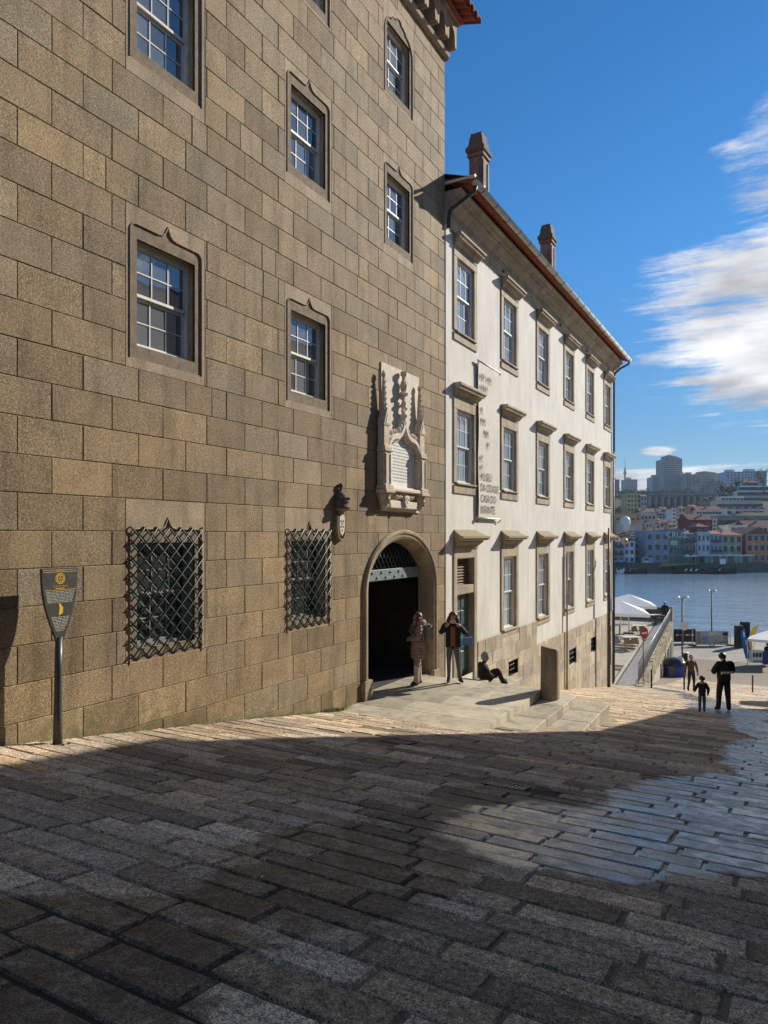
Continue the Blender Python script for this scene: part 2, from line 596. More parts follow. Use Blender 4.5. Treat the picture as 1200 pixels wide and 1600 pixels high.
M['zinc'] = plain('pale_zinc_gutter', (.62, .62, .58), .45, .12, 4, metal=.25)
M['pipe'] = plain('dark_downpipe', (.055, .055, .05), .5, .2, 6)
M['tile'] = plain('red_roof_tile', (.30, .085, .045), .8, .35, 9, .2, 50)
M['tiledark'] = plain('eaves_terracotta', (.34, .11, .06), .85, .3, 12)  # terracotta of the white building's eaves tiles
M['void'] = plain('dark_interior', (.012, .011, .010), .9, .1, 3)  # near black: darkness of unlit openings put into the colour
M['glass'] = None
def glass(name, col, ior, rough=.015, wob=.03, wscale=2.5):
    t = NT(name)
    oi = t.n('ShaderNodeObjectInfo')
    vo = t.n('ShaderNodeVectorMath', operation='ADD'); t.l(t.P(), vo.inputs[0]); t.l(oi.outputs['Random'], vo.inputs[1])
    nrm = t.bump(t.noise(wscale, 1, .5, vo.outputs[0]), wob, .1)
    rgb = t.n('ShaderNodeRGB'); rgb.outputs[0].default_value = (*col, 1)
    c = t.scale(rgb.outputs[0], t.rng(oi.outputs['Random'], 0, 1, .6, 1.5))
    return t.set(c, rough, nrm, 0, .5, ior)
M['glass'] = glass('old_window_glass', (.12, .132, .145), 2.2)
M['glassdark'] = glass('dark_window_glass', (.03, .036, .036), 1.7)  # darker glass for the windows behind the grilles
M['glasswhite'] = glass('sash_window_glass', (.25, .275, .295), 2.6)
M['glassfar'] = glass('far_window_glass', (.03, .035, .045), 1.6, .08, 0.0)
M['farwindow'] = plain('far_window_dark', (.045, .05, .062), .3, .4, .8)

# ------------------------------------------------------------------ wet paving
def wet_mask(t):
    """where water has run over the paving: a stream down the middle of the street and a wet patch lower down"""
    wob = t.n('ShaderNodeTexNoise'); wob.inputs['Scale'].default_value = 1.5; wob.inputs['Detail'].default_value = 9; wob.inputs['Roughness'].default_value = .68
    t.l(t.P(), wob.inputs['Vector'])
    sub = t.n('ShaderNodeVectorMath', operation='SUBTRACT'); t.l(wob.outputs['Color'], sub.inputs[0]); sub.inputs[1].default_value = (.5, .5, .5)
    sc = t.n('ShaderNodeVectorMath', operation='SCALE'); t.l(sub.outputs[0], sc.inputs[0]); sc.inputs['Scale'].default_value = 1.5
    pp = t.n('ShaderNodeVectorMath', operation='ADD'); t.l(t.P(), pp.inputs[0]); t.l(sc.outputs[0], pp.inputs[1])
    total = None; film = None
    # centre x, y, half length along its axis, half width, heading from +Y towards +X
    for i_, (x, y, ry, rx, ang) in enumerate(((4.55, 1.7, 1.3, .85, 8), (4.85, 4.1, 1.5, .80, 8), (4.9, 6.3, 1.1, .6, 20), (6.0, 5.9, 1.6, 1.05, 42), (6.95, 8.2, 2.9, 1.35, 12), (7.1, 13.0, 3.5, .8, 0), (6.6, 19.5, 4.5, .6, -8), (5.75, 24.8, 3.2, 1.35, -14), (4.6, 30.0, 4.4, .85, -18), (2.6, 35.6, 2.6, .5, -30))):
        s = t.n('ShaderNodeVectorMath', operation='SUBTRACT'); t.l(pp.outputs[0], s.inputs[0]); s.inputs[1].default_value = (x, y, 0)
        r = t.n('ShaderNodeVectorRotate', rotation_type='Z_AXIS'); t.l(s.outputs[0], r.inputs['Vector']); r.inputs['Angle'].default_value = rad(ang)
        m = t.n('ShaderNodeVectorMath', operation='MULTIPLY'); t.l(r.outputs[0], m.inputs[0]); m.inputs[1].default_value = (1 / rx, 1 / ry, 0)
        ln = t.n('ShaderNodeVectorMath', operation='LENGTH'); t.l(m.outputs[0], ln.inputs[0])
        e = t.rng(ln.outputs['Value'], .86, 1.02, 1, 0, True)
        total = e if total is None else t.math('MAXIMUM', total, e)
        if i_ > 2: film = e if film is None else t.math('MAXIMUM', film, e)
    return total, film

def paver_mat():
    t = NT('paving_granite')
    at = t.attr()
    hue = t.ramp(at[0], [(0, (.33, .242, .152)), (.25, (.45, .338, .222)), (.5, (.50, .396, .276)), (.72, (.45, .360, .272)), (.88, (.60, .482, .338)), (1, (.57, .392, .225))])
    br = t.rng(at[1], 0, 1, .60, 1.40)
    g1 = t.noise(120, 2, .6); g2 = t.noise(30, 4, .68); g3 = t.noise(6.5, 4, .6)
    f = t.math('MULTIPLY', t.math('MULTIPLY', t.rng(g1, .36, .64, .45, 1.55), t.rng(g2, .34, .66, .52, 1.48)), t.math('MULTIPLY', t.rng(g3, .3, .7, .72, 1.26), br))
    dry = t.scale(hue, f)
    mi = t.rng(t.noise(75, 2), .60, .70, 0, .8)
    dry = t.mix(mi, dry, (.06, .048, .038))
    li = t.rng(t.noise(60, 2), .64, .74, 0, .45)
    dry = t.mix(li, dry, (.60, .52, .42))
    w, film = wet_mask(t)
    hi = t.rng(g3, .42, .68, 0, 1)            # high spots dry first
    wet = t.math('MULTIPLY', w, t.math('SUBTRACT', 1.0, t.math('MULTIPLY', hi, .35)))
    wd = t.scale(dry, .34)
    wc = t.n('ShaderNodeMix', data_type='RGBA', blend_type='MULTIPLY'); wc.inputs[0].default_value = 1; t.l(wd, wc.inputs[6]); wc.inputs[7].default_value = (1.05, .95, .78, 1)
    col = t.mix(wet, dry, wc.outputs[2])
    brk = t.math('MULTIPLY', t.rng(at[2], 0, 1, .74, 1.0), t.rng(t.noise(4.5, 6, .7), .36, .52, .62, 1.0))
    film = t.math('MULTIPLY', film, t.math('MULTIPLY', brk, t.math('SUBTRACT', 1.0, t.math('MULTIPLY', hi, .35))))
    rough = t.math('SUBTRACT', t.math('SUBTRACT', .86, t.math('MULTIPLY', wet, .34)), t.math('MULTIPLY', film, t.rng(g2, .3, .7, .52, .40)))
    h = t.math('ADD', t.math('MULTIPLY', g1, .35), t.math('ADD', g2, t.math('MULTIPLY', g3, 1.4)))
    bs = t.n('ShaderNodeBump'); bs.inputs['Distance'].default_value = .018
    t.l(t.rng(film, 0, 1, 1.0, .13), bs.inputs['Strength'])
    t.l(t.rng(film, 0, 1, 1.40, 2.7), t.b.inputs['IOR']); t.l(h, bs.inputs['Height'])
    # standing water lies flatter than the stone under it
    lev = t.n('ShaderNodeVectorMath', operation='SCALE'); lev.inputs[0].default_value = (0, 0, 1); t.l(t.math('MULTIPLY', film, .75), lev.inputs['Scale'])
    ad = t.n('ShaderNodeVectorMath', operation='ADD'); t.l(bs.outputs[0], ad.inputs[0]); t.l(lev.outputs[0], ad.inputs[1])
    nm_ = t.n('ShaderNodeVectorMath', operation='NORMALIZE'); t.l(ad.outputs[0], nm_.inputs[0])
    return t.set(col, rough, nm_.outputs[0], 0, .5)
M['paver'] = paver_mat()

def grout_mat():
    t = NT('paving_joint_sand')
    w, film = wet_mask(t)
    n = t.noise(40, 4, .65)
    rgb = t.n('ShaderNodeRGB'); rgb.outputs[0].default_value = (.20, .155, .105, 1)
    dry = t.scale(rgb.outputs[0], t.rng(n, .3, .7, .6, 1.4))
    gm = t.rng(t.noise(1.6, 4), .55, .75, 0, .35)
    dry = t.mix(gm, dry, (.075, .085, .035))
    col = t.mix(w, dry, (.035, .028, .02))
    rough = t.rng(film, 0, 1, .9, .06)
    bs = t.n('ShaderNodeBump'); bs.inputs['Distance'].default_value = .01
    t.l(t.rng(film, 0, 1, .8, .05), bs.inputs['Strength']); t.l(n, bs.inputs['Height'])
    return t.set(col, rough, bs.outputs[0], 0, .5)
M['grout'] = grout_mat()

# ------------------------------------------------------------------ the street
YS = [-40, -20, -8, -2, 0] + [y * 2 for y in range(1, 34)] + [68]
XS = [-14, -8, -3, 0, 3, 6, 9, 12, 20, 34]
mb = MB()
for i in range(len(YS) - 1):
    for j in range(len(XS) - 1):
        y0, y1, x0, x1 = YS[i], YS[i+1], XS[j], XS[j+1]
        d = .009
        mb.poly([(x0, y0, zs(y0) - d), (x1, y0, zs(y0) - d), (x1, y1, zs(y1) - d), (x0, y1, zs(y1) - d)])
street = mb.build('street', M['grout'], fix=False, loc=(4, 10, -3))
tag(street, 'sloping street of granite setts running down to the river', 'street', kind='structure')

# pavers: courses laid across the street
GRATES = [(4.68, 7.10, .46, .26), (2.55, 8.72, .40, .40), (4.62, 20.9, .60, .40)]
LAND = (0.0, 2.80, 10.95, 14.88)   # landing footprint
def paver_ok(x0, x1, y0, y1):
    cx, cy = (x0 + x1) / 2, (y0 + y1) / 2
    if cx < 4.05 and x1 > 0 and 13.3 < cy < 15.3: return False
    if cx < 3.3 and 12.3 < cy < 15.2: return False
    if cx < 2.7 and 11.1 < cy < 14.8: return False
    for (gx, gy, gw, gl) in GRATES:
        if x0 < gx + gw/2 and x1 > gx - gw/2 and y0 < gy + gl/2 and y1 > gy - gl/2: return False
    return True
pavers = []
y = -1.2
pr = random.Random(5)
while y < 52:
    wdt = pr.uniform(.205, .295) if y < 24 else pr.uniform(.25, .31)
    xlo, xhi = (.02, 9.0) if y < 36 else (1.15, 10.5)
    if y > 44: xhi = 14
    x = xlo - pr.uniform(0, .6)
    sk = pr.uniform(-.02, .02)
    while x < xhi:
        ln = pr.choice((pr.uniform(.45, .7), pr.uniform(.7, 1.15), pr.uniform(.85, 1.25)))
        x1 = x + ln
        a, b = max(x, xlo), min(x1, xhi)
        if b - a > .08 and paver_ok(a, b, y, y + wdt):
            pavers.append((a, b, y, y + wdt, sk))
        x = x1
    y += wdt

def paver_mb(mb, vr, p, r, fine):
    x0, x1, y0, y1, sk = p
    g = r.uniform(.005, .012)
    x0 += g; x1 -= g; y0 += g + .003; y1 -= g + .003
    top = r.uniform(.004, .011); tiltx = r.uniform(-.004, .004); tilty = .0026 + r.uniform(-.0030, .0030)
    c = r.uniform(.010, .018)
    nx, ny = (7, 4) if fine else (2, 2)
    def Z(yy): return zs(yy)
    us = [0, c] + [c + (x1 - x0 - 2*c) * i / (nx - 1) for i in range(1, nx - 1)] + [x1 - x0 - c, x1 - x0]
    vs = [0, c] + [c + (y1 - y0 - 2*c) * i / (ny - 1) for i in range(1, ny - 1)] + [y1 - y0 - c, y1 - y0]
    if not fine:
        us = [0, c, x1 - x0 - c, x1 - x0]; vs = [0, c, y1 - y0 - c, y1 - y0]
    b = len(mb.v); nu, nv = len(us), len(vs)
    sd = r.uniform(0, 100)
    for j, v in enumerate(vs):
        for i, u in enumerate(us):
            edge = i in (0, nu - 1) or j in (0, nv - 1)
            X, Y = x0 + u, y0 + v
            # ragged outline
            if edge:
                X += r.uniform(-.009, .009); Y += r.uniform(-.009, .009)
            h = top + tiltx * (2 * u / (x1 - x0) - 1) + tilty * (2 * v / (y1 - y0) - 1)
            if fine and not edge: h += r.uniform(-.0025, .0025)
            if edge: h = -.016
            mb.v.append((X, Y, Z(Y) + h))
    rr = (r.random(), r.random(), r.random(), 1.0)
    vr.extend(list(rr) * (nu * nv))
    for j in range(nv - 1):
        for i in range(nu - 1):
            mb.f.append((b + j*nu + i, b + j*nu + i + 1, b + (j+1)*nu + i + 1, b + (j+1)*nu + i)); mb.m.append(0)
            mb.sm.append(False)

def paver_size(p):
    x0, x1, y0, y1, _ = p
    if y1 < .6: return 0
    pts = [proj(x, yy, zs(yy)) for x in (x0, x1) for yy in (max(y0, .3), y1)]
    if any(q[2] < .8 for q in pts): return 0
    cx = sum(q[0] for q in pts) / 4; cy = sum(q[1] for q in pts) / 4
    if not (-60 < cx < 1260 and cy < 1660): return 0
    w = max(q[0] for q in pts) - min(q[0] for q in pts); h = max(q[1] for q in pts) - min(q[1] for q in pts)
    return w * h
order = sorted(pavers, key=paver_size, reverse=True)
for p in order[:300]:
    mb = MB(); vr = []
    paver_mb(mb, vr, p, pr, True)
    mb.build('paver', M['paver'], street, vrnd=vr, fix=False)
mb = MB(); vr = []
for p in order[300:]:
    paver_mb(mb, vr, p, pr, False)
tag(mb.build('paving_courses', M['paver'], street, vrnd=vr, fix=False), 'granite setts farther down the street', kind='stuff')

# drain grates
def grate(cx, cy, w, l, bars, rows, label):
    z = zs(cy)
    sl = zs(cy + .5) - zs(cy - .5)
    g = empty('drain_grate', (cx, cy, z), 0, label, 'drain grate', 'iron drain grates in the paving')
    def P(x, y, dz): return (cx + x, cy + y, z + sl * y + dz + .010)
    fr = MB()
    for (x0, x1, y0, y1) in ((-w/2, w/2, -l/2, -l/2 + .03), (-w/2, w/2, l/2 - .03, l/2), (-w/2, -w/2 + .03, -l/2 + .03, l/2 - .03), (w/2 - .03, w/2, -l/2 + .03, l/2 - .03)):
        q = [P(x0, y0, 0), P(x1, y0, 0), P(x1, y1, 0), P(x0, y1, 0)]
        fr.faces([(a, b, c - .06) for a, b, c in q] + q, [(0, 3, 2, 1), (4, 5, 6, 7), (0, 1, 5, 4), (1, 2, 6, 5), (2, 3, 7, 6), (3, 0, 4, 7)])
    fr.build('frame', M['rustiron'], g)
    pit_darkness = MB(); pit_darkness.poly([P(-w/2, -l/2, -.016), P(w/2, -l/2, -.016), P(w/2, l/2, -.016), P(-w/2, l/2, -.016)])
    pit_darkness.build('pit_darkness', M['void'], g, fix=False)  # flat black sheet under the bars, the drain's darkness put into its colour
    for r_ in range(rows):
        y0 = -l/2 + .03 + (l - .06) * r_ / rows; y1 = -l/2 + .03 + (l - .06) * (r_ + 1) / rows - .012
        for i in range(bars):
            x = -w/2 + .03 + (w - .06) * (i + .5) / bars
            bw = (w - .06) / bars * .28
            q = [P(x - bw, y0, -.004), P(x + bw, y0, -.004), P(x + bw, y1, -.004), P(x - bw, y1, -.004)]
            b_ = MB(); b_.faces([(a, b, c - .03) for a, b, c in q] + q, [(0, 3, 2, 1), (4, 5, 6, 7), (0, 1, 5, 4), (1, 2, 6, 5), (2, 3, 7, 6), (3, 0, 4, 7)])
            b_.build('bar', bpy.data.materials.get('worn_iron_bar') or plain('worn_iron_bar', (.24, .225, .20), .45, .3, 30), g)
grate(*GRATES[0], 9, 2, 'iron drain grate with slots on the wet setts in mid street')
grate(*GRATES[1], 8, 1, 'dark iron drain grate in front of the landing at the shadow edge')
grate(*GRATES[2], 12, 1, 'slotted drain grate by the puddle behind the child')

# grass tufts at the foot of the tower
gm = plain('wall_foot_grass', (.13, .20, .035), .6, .5, 30)
mb = MB(); gr = random.Random(3)
for i in range(1700):
    yy = gr.choice((gr.uniform(9.2, 11.9), gr.uniform(10.6, 11.8), gr.uniform(5.2, 11.9)))
    xx = abs(gr.gauss(0, .05)) + .015
    h = gr.uniform(.02, .075) * (1.5 if 10.6 < yy < 11.9 else .8)
    a = gr.uniform(0, 6.28); lean = gr.uniform(.0, .05); w_ = gr.uniform(.003, .007)
    zb = zs(yy) - .012
    mb.poly([(xx - w_*math.cos(a), yy - w_*math.sin(a), zb), (xx + w_*math.cos(a), yy + w_*math.sin(a), zb), (xx + lean*math.sin(a), yy + lean*math.cos(a), zb + h)])
tag(mb.build('grass', gm, fix=False), 'tufts of grass and moss along the foot of the stone tower', 'grass', kind='stuff')

# a few fallen leaves and pebbles on the setts
lr = random.Random(44); mb = MB()
for i in range(110):
    x, y_ = lr.uniform(.6, 7.5), lr.uniform(1.5, 14)
    if not paver_ok(x, x, y_, y_): continue
    z_ = zs(y_) + .016; s_ = lr.uniform(.006, .018); a = lr.uniform(0, 6.28)
    c_, q_ = math.cos(a) * s_, math.sin(a) * s_
    mb.faces([(x - c_, y_ - q_, z_), (x + q_ * .6, y_ - c_ * .6, z_ + .004), (x + c_, y_ + q_, z_ + .002), (x - q_ * .6, y_ + c_ * .6, z_ + .006), (x, y_, z_ - .012)], [(0, 1, 2, 3), (0, 4, 1), (1, 4, 2), (2, 4, 3), (3, 4, 0)], lr.randrange(2))
tag(mb.build('litter', [plain('dry_leaf', (.28, .17, .07), .8, .3, 20), plain('pale_pebble', (.50, .46, .40), .8, .2, 20)], fix=False), 'scattered dry leaves and pale pebbles on the granite setts', 'litter', kind='stuff')

# ------------------------------------------------------------------ landing, steps and bollard
LZ = -3.262
def slabs(root, rects, ztop, zbot, name, r, c=.012):
    for (x0, x1, y0, y1) in rects:
        mb = MB(); mb.bbox(x0 + .002, y0 + .002, zbot, x1 - .002, y1 - .002, ztop + r.uniform(-.002, .002), c)
        mb.build(name, M['slab'], root, rnd=(r.random(), r.random(), r.random(), 1))
sr = random.Random(21)
landing = empty('stone_landing', (1.4, 13, LZ), 0, 'broad granite landing with two steps in front of the arched doorway', 'steps')
rc = []
ys = [10.9, 11.75, 12.55, 13.35, 14.12, 14.88]
for i in range(5):
    cut = (.95, 1.9) if i % 2 else (1.4,)
    xs_ = [.0] + list(cut) + [2.8]
    for a, b in zip(xs_[:-1], xs_[1:]): rc.append((a, b, ys[i], ys[i+1]))
slabs(landing, rc, LZ, -4.7, 'slab', sr, .004)
for (x0, x1, y0, y1, zt) in ((2.8, 3.38, 11.9, 15.22, -3.425), (3.38, 4.0, 12.9, 15.58, -3.597)):
    st = MB(); n = 3; L_ = (y1 - y0) / n
    for i in range(n):
        st = MB(); st.bbox(x0 + .002, y0 + L_*i + .002, -4.9, x1, y0 + L_*(i+1) - .002, zt, .014)
        st.build('step', M['slab'], landing, rnd=(sr.random(), sr.random(), 0, 1))
bo = MB()
bx, by, bz = 2.965, 14.66, -3.425
N = 24
prof = [(.187, 0), (.184, .35), (.181, .75), (.18, 1.0), (.176, 1.04), (.165, 1.058)]
ring = []
for (r_, z) in prof:
    ring.append([])
    for k in range(N):
        a = 2 * math.pi * k / N
        ca, sa = math.cos(a), math.sin(a)
        q = (abs(ca)**3.2 + abs(sa)**3.2) ** (-1/3.2)
        ring[-1].append((bx + r_ * q * ca, by + r_ * q * sa, bz + z + (.03 * (1 - ca) if z > .9 else 0)))
b0 = len(bo.v)
for rg in ring: bo.v += rg
for i in range(len(prof) - 1):
    for k in range(N):
        bo.f.append((b0 + i*N + k, b0 + i*N + (k+1) % N, b0 + (i+1)*N + (k+1) % N, b0 + (i+1)*N + k)); bo.m.append(0); bo.sm.append(True)
bo.f.append(tuple(b0 + (len(prof)-1)*N + k for k in range(N))); bo.m.append(0); bo.sm.append(False)
bol = bo.build('stone_bollard', M['arch'], fix=True)
tag(bol, 'thick granite bollard standing on the step at the landing corner', 'bollard')

# ------------------------------------------------------------------ the stone tower
tower = empty('stone_tower', (0, 10, -3.2), 0, 'tall brown granite tower house with arched doorway and sash windows', 'building')
COLS = (6.90, 10.175, 13.505)
ROWH = .416; HALF = .4137
def rowz(k): return .047 + ROWH * k
WINS = []   # centre, glass bottom, block z0, z1, kind
for ci, c in enumerate(COLS):
    WINS.append((c, 2.43, rowz(5), rowz(10), 'sash'))
    WINS.append((c, 6.24, rowz(14), rowz(19), 'sash'))
    WINS.append((c, 9.42, rowz(22), rowz(27), 'arched'))
    if ci < 2: WINS.append((c, -1.47, rowz(-4), rowz(1), 'grille'))
WINS = [w for w in WINS if not (abs(w[0] - 13.505) < .1 and abs(w[1] - 2.43) < .1)]
GW, GH = .515, 1.37
TY0, TY1, TTOP = 1.0, 15.885, 11.64
# doorway (basket arch)
AC, AZ = 13.675, -1.16
AO = (1.685, 1.275); AI = (1.43, 1.02)
def archy(z, A, side):
    if z <= AZ: return AC + side * A[0]
    q = (z - AZ) / A[1]
    if q >= 1: return None
    return AC + side * A[0] * math.sqrt(1 - q * q)

stones = []     # polygons of (y, z)
def rect_sub(rects, hole):
    out = []
    for (a, b, c, d) in rects:
        p, q, r_, s_ = hole
        if b <= p or a >= q or d <= r_ or c >= s_: out.append((a, b, c, d)); continue
        if a < p: out.append((a, p, c, d))
        if b > q: out.append((q, b, c, d))
        m0, m1 = max(a, p), min(b, q)
        if c < r_: out.append((m0, m1, c, r_))
        if d > s_: out.append((m0, m1, s_, d))
    return out
HOLES = [(c - .70, c + .70, z0, z1) for (c, gb, z0, z1, kd) in WINS]
AM = ((AO[0] + AI[0]) / 2, (AO[1] + AI[1]) / 2)
tr = random.Random(8)
for k in range(-11, 28):
    z0, z1 = rowz(k), min(rowz(k + 1), TTOP)
    if z1 - z0 < .1: continue
    j0 = 0 if k % 2 == 0 else 1
    Y = 4.746 + HALF * j0 - .8274 * 5
    while Y < TY1:
        a, b = max(Y, TY0), min(Y + 2 * HALF, TY1)
        Y += 2 * HALF
        if b - a < .05: continue
        if z1 < zs(b) - .1: continue
        pieces = [(a, b, z0, z1)]
        # now and then a stone is made of two
        if tr.random() < .05:
            m = a + (b - a) * tr.uniform(.35, .65); pieces = [(a, m, z0, z1), (m, b, z0, z1)]
        for h in HOLES: pieces = rect_sub(pieces, h)
        for (p, q, r_, s_) in pieces:
            if q - p < .03 or s_ - r_ < .03: continue
            if r_ < .0 and q > AC - AM[0] - .01 and p < AC + AM[0] + .01 and r_ < AZ + AM[1] - .02:
                n = 25
                zz = [r_ + (s_ - r_) * i / (n - 1) for i in range(n)]
                for side in (-1, 1):
                    edge = []
                    for z in zz:
                        e = archy(z, AM, side)
                        if e is None: e = AC
                        edge.append(e)
                    if side < 0:
                        if p < min(edge) - .03 or p < max(edge) - .05:
                            ez = [(min(q, e), z) for e, z in zip(edge, zz) if e > p + .006]
                            ez = ez if len(ez) < 9 else ez[::4] + ([ez[-1]] if (len(ez) - 1) % 4 else [])
                            if len(ez) > 2 and max(e for e, _ in ez) - p > .03:
                                stones.append([(p, ez[0][1])] + ez + [(p, ez[-1][1])])
                    else:
                        if q > max(edge) + .03 or q > min(edge) + .05:
                            ez = [(max(p, e), z) for e, z in zip(edge, zz) if e < q - .006]
                            ez = ez if len(ez) < 9 else ez[::4] + ([ez[-1]] if (len(ez) - 1) % 4 else [])
                            if len(ez) > 2 and q - min(e for e, _ in ez) > .03:
                                stones.append([(q, ez[-1][1])] + list(reversed(ez)) + [(q, ez[0][1])])
                continue
            stones.append([(p, r_), (q, r_), (q, s_), (p, s_)])

def inset(poly, d):
    n = len(poly); out = []
    for i in range(n):
        p0, p1, p2 = Vector(poly[i - 1]), Vector(poly[i]), Vector(poly[(i + 1) % n])
        e1, e2 = (p1 - p0), (p2 - p1)
        if e1.length < 1e-6 or e2.length < 1e-6: out.append(tuple(p1)); continue
        e1.normalize(); e2.normalize()
        n1, n2 = Vector((-e1.y, e1.x)), Vector((-e2.y, e2.x))
        m = n1 + n2
        if m.length < 1e-4: m = n1
        m.normalize()
        cth = max(m.dot(n1), .35)
        out.append(tuple(p1 + m * (d / cth)))
    return out

def stone_mb(mb, vr, poly, r, g=.003, ch=.007, x0=-.03):
    o = inset(poly, g); i_ = inset(poly, g + ch)
    n = len(poly); b = len(mb.v)
    px = r.uniform(-.004, .003)
    for (y_, z_) in o: mb.v.append((x0, y_, z_))
    for (y_, z_) in o: mb.v.append((px - ch * .9, y_, z_))
    for (y_, z_) in i_: mb.v.append((px, y_ + r.uniform(-.002, .002), z_ + r.uniform(-.002, .002)))
    rr = [r.random(), r.random(), r.random(), 1.0]
    vr.extend(rr * (3 * n))
    for a in (0, n):
        for i in range(n):
            j = (i + 1) % n
            mb.f.append((b + a + i, b + a + j, b + a + n + j, b + a + n + i)); mb.m.append(0); mb.sm.append(False)
    mb.f.append(tuple(b + 2*n + i for i in range(n))); mb.m.append(0); mb.sm.append(False)

def stone_size(poly):
    ys_ = [p[0] for p in poly]; zz = [p[1] for p in poly]
    pts = [proj(0, y_, z_) for y_ in (min(ys_), max(ys_)) for z_ in (min(zz), max(zz))]
    cx = sum(q[0] for q in pts) / 4; cy = sum(q[1] for q in pts) / 4
    if not (-40 < cx < 1240 and -40 < cy < 1640): return 0
    return (max(q[0] for q in pts) - min(q[0] for q in pts)) * (max(q[1] for q in pts) - min(q[1] for q in pts))
stones.sort(key=stone_size, reverse=True)
for p in stones[:300]:
    mb = MB(); vr = []
    stone_mb(mb, vr, p, tr)
    mb.build('stone', M['tower'], tower, vrnd=vr, fix=False)
mb = MB(); vr = []
for p in stones[300:]: stone_mb(mb, vr, p, tr)
tag(mb.build('stonework', M['tower'], tower, vrnd=vr, fix=False), kind='stuff')

# wall behind the stones, with its openings
def wall_sheet(mb, x, y0, y1, z0, z1, holes):
    ys_ = sorted({y0, y1} | {v for h in holes for v in h[:2] if y0 < v < y1})
    zz = sorted({z0, z1} | {v for h in holes for v in h[2:] if z0 < v < z1})
    for a, b in zip(ys_[:-1], ys_[1:]):
        for c, d in zip(zz[:-1], zz[1:]):
            my, mz = (a + b) / 2, (c + d) / 2
            if any(h[0] < my < h[1] and h[2] < mz < h[3] for h in holes): continue
            mb.poly([(x, a, c), (x, b, c), (x, b, d), (x, a, d)])
mb = MB()
oh = [(c - GW, c + GW, gb, gb + GH + (.0 if kd != 'arched' else .0)) for (c, gb, z0, z1, kd) in WINS]
dh = (AC - AO[0] + .12, AC + AO[0] - .12, -6, AZ + AI[1] - .4)
DT = AZ + AM[1] + .02
wall_sheet(mb, -.012, TY0, TY1, -5.2, TTOP + .1, oh + [(AC - AM[0], AC + AM[0], -6, DT)])
for i in range(24):
    a0, a1 = math.pi - math.pi * i / 24, math.pi - math.pi * (i + 1) / 24
    p0, p1 = (AC + AM[0] * math.cos(a0), AZ + AM[1] * math.sin(a0)), (AC + AM[0] * math.cos(a1), AZ + AM[1] * math.sin(a1))
    mb.poly([(-.012, *p0), (-.012, *p1), (-.012, p1[0], DT), (-.012, p0[0], DT)])
mb.poly([(-.012, TY1, -5.2), (-9, TY1, -5.2), (-9, TY1, TTOP + .1), (-.012, TY1, TTOP + .1)])
mb.poly([(-.012, TY0, -5.2), (-9, TY0, -5.2), (-9, TY0, TTOP + .1), (-.012, TY0, TTOP + .1)])
mb.poly([(-9, TY0, -5.2), (-9, TY1, -5.2), (-9, TY1, TTOP + .1), (-9, TY0, TTOP + .1)])
mb.build('wall', M['mortar'], tower, fix=False)

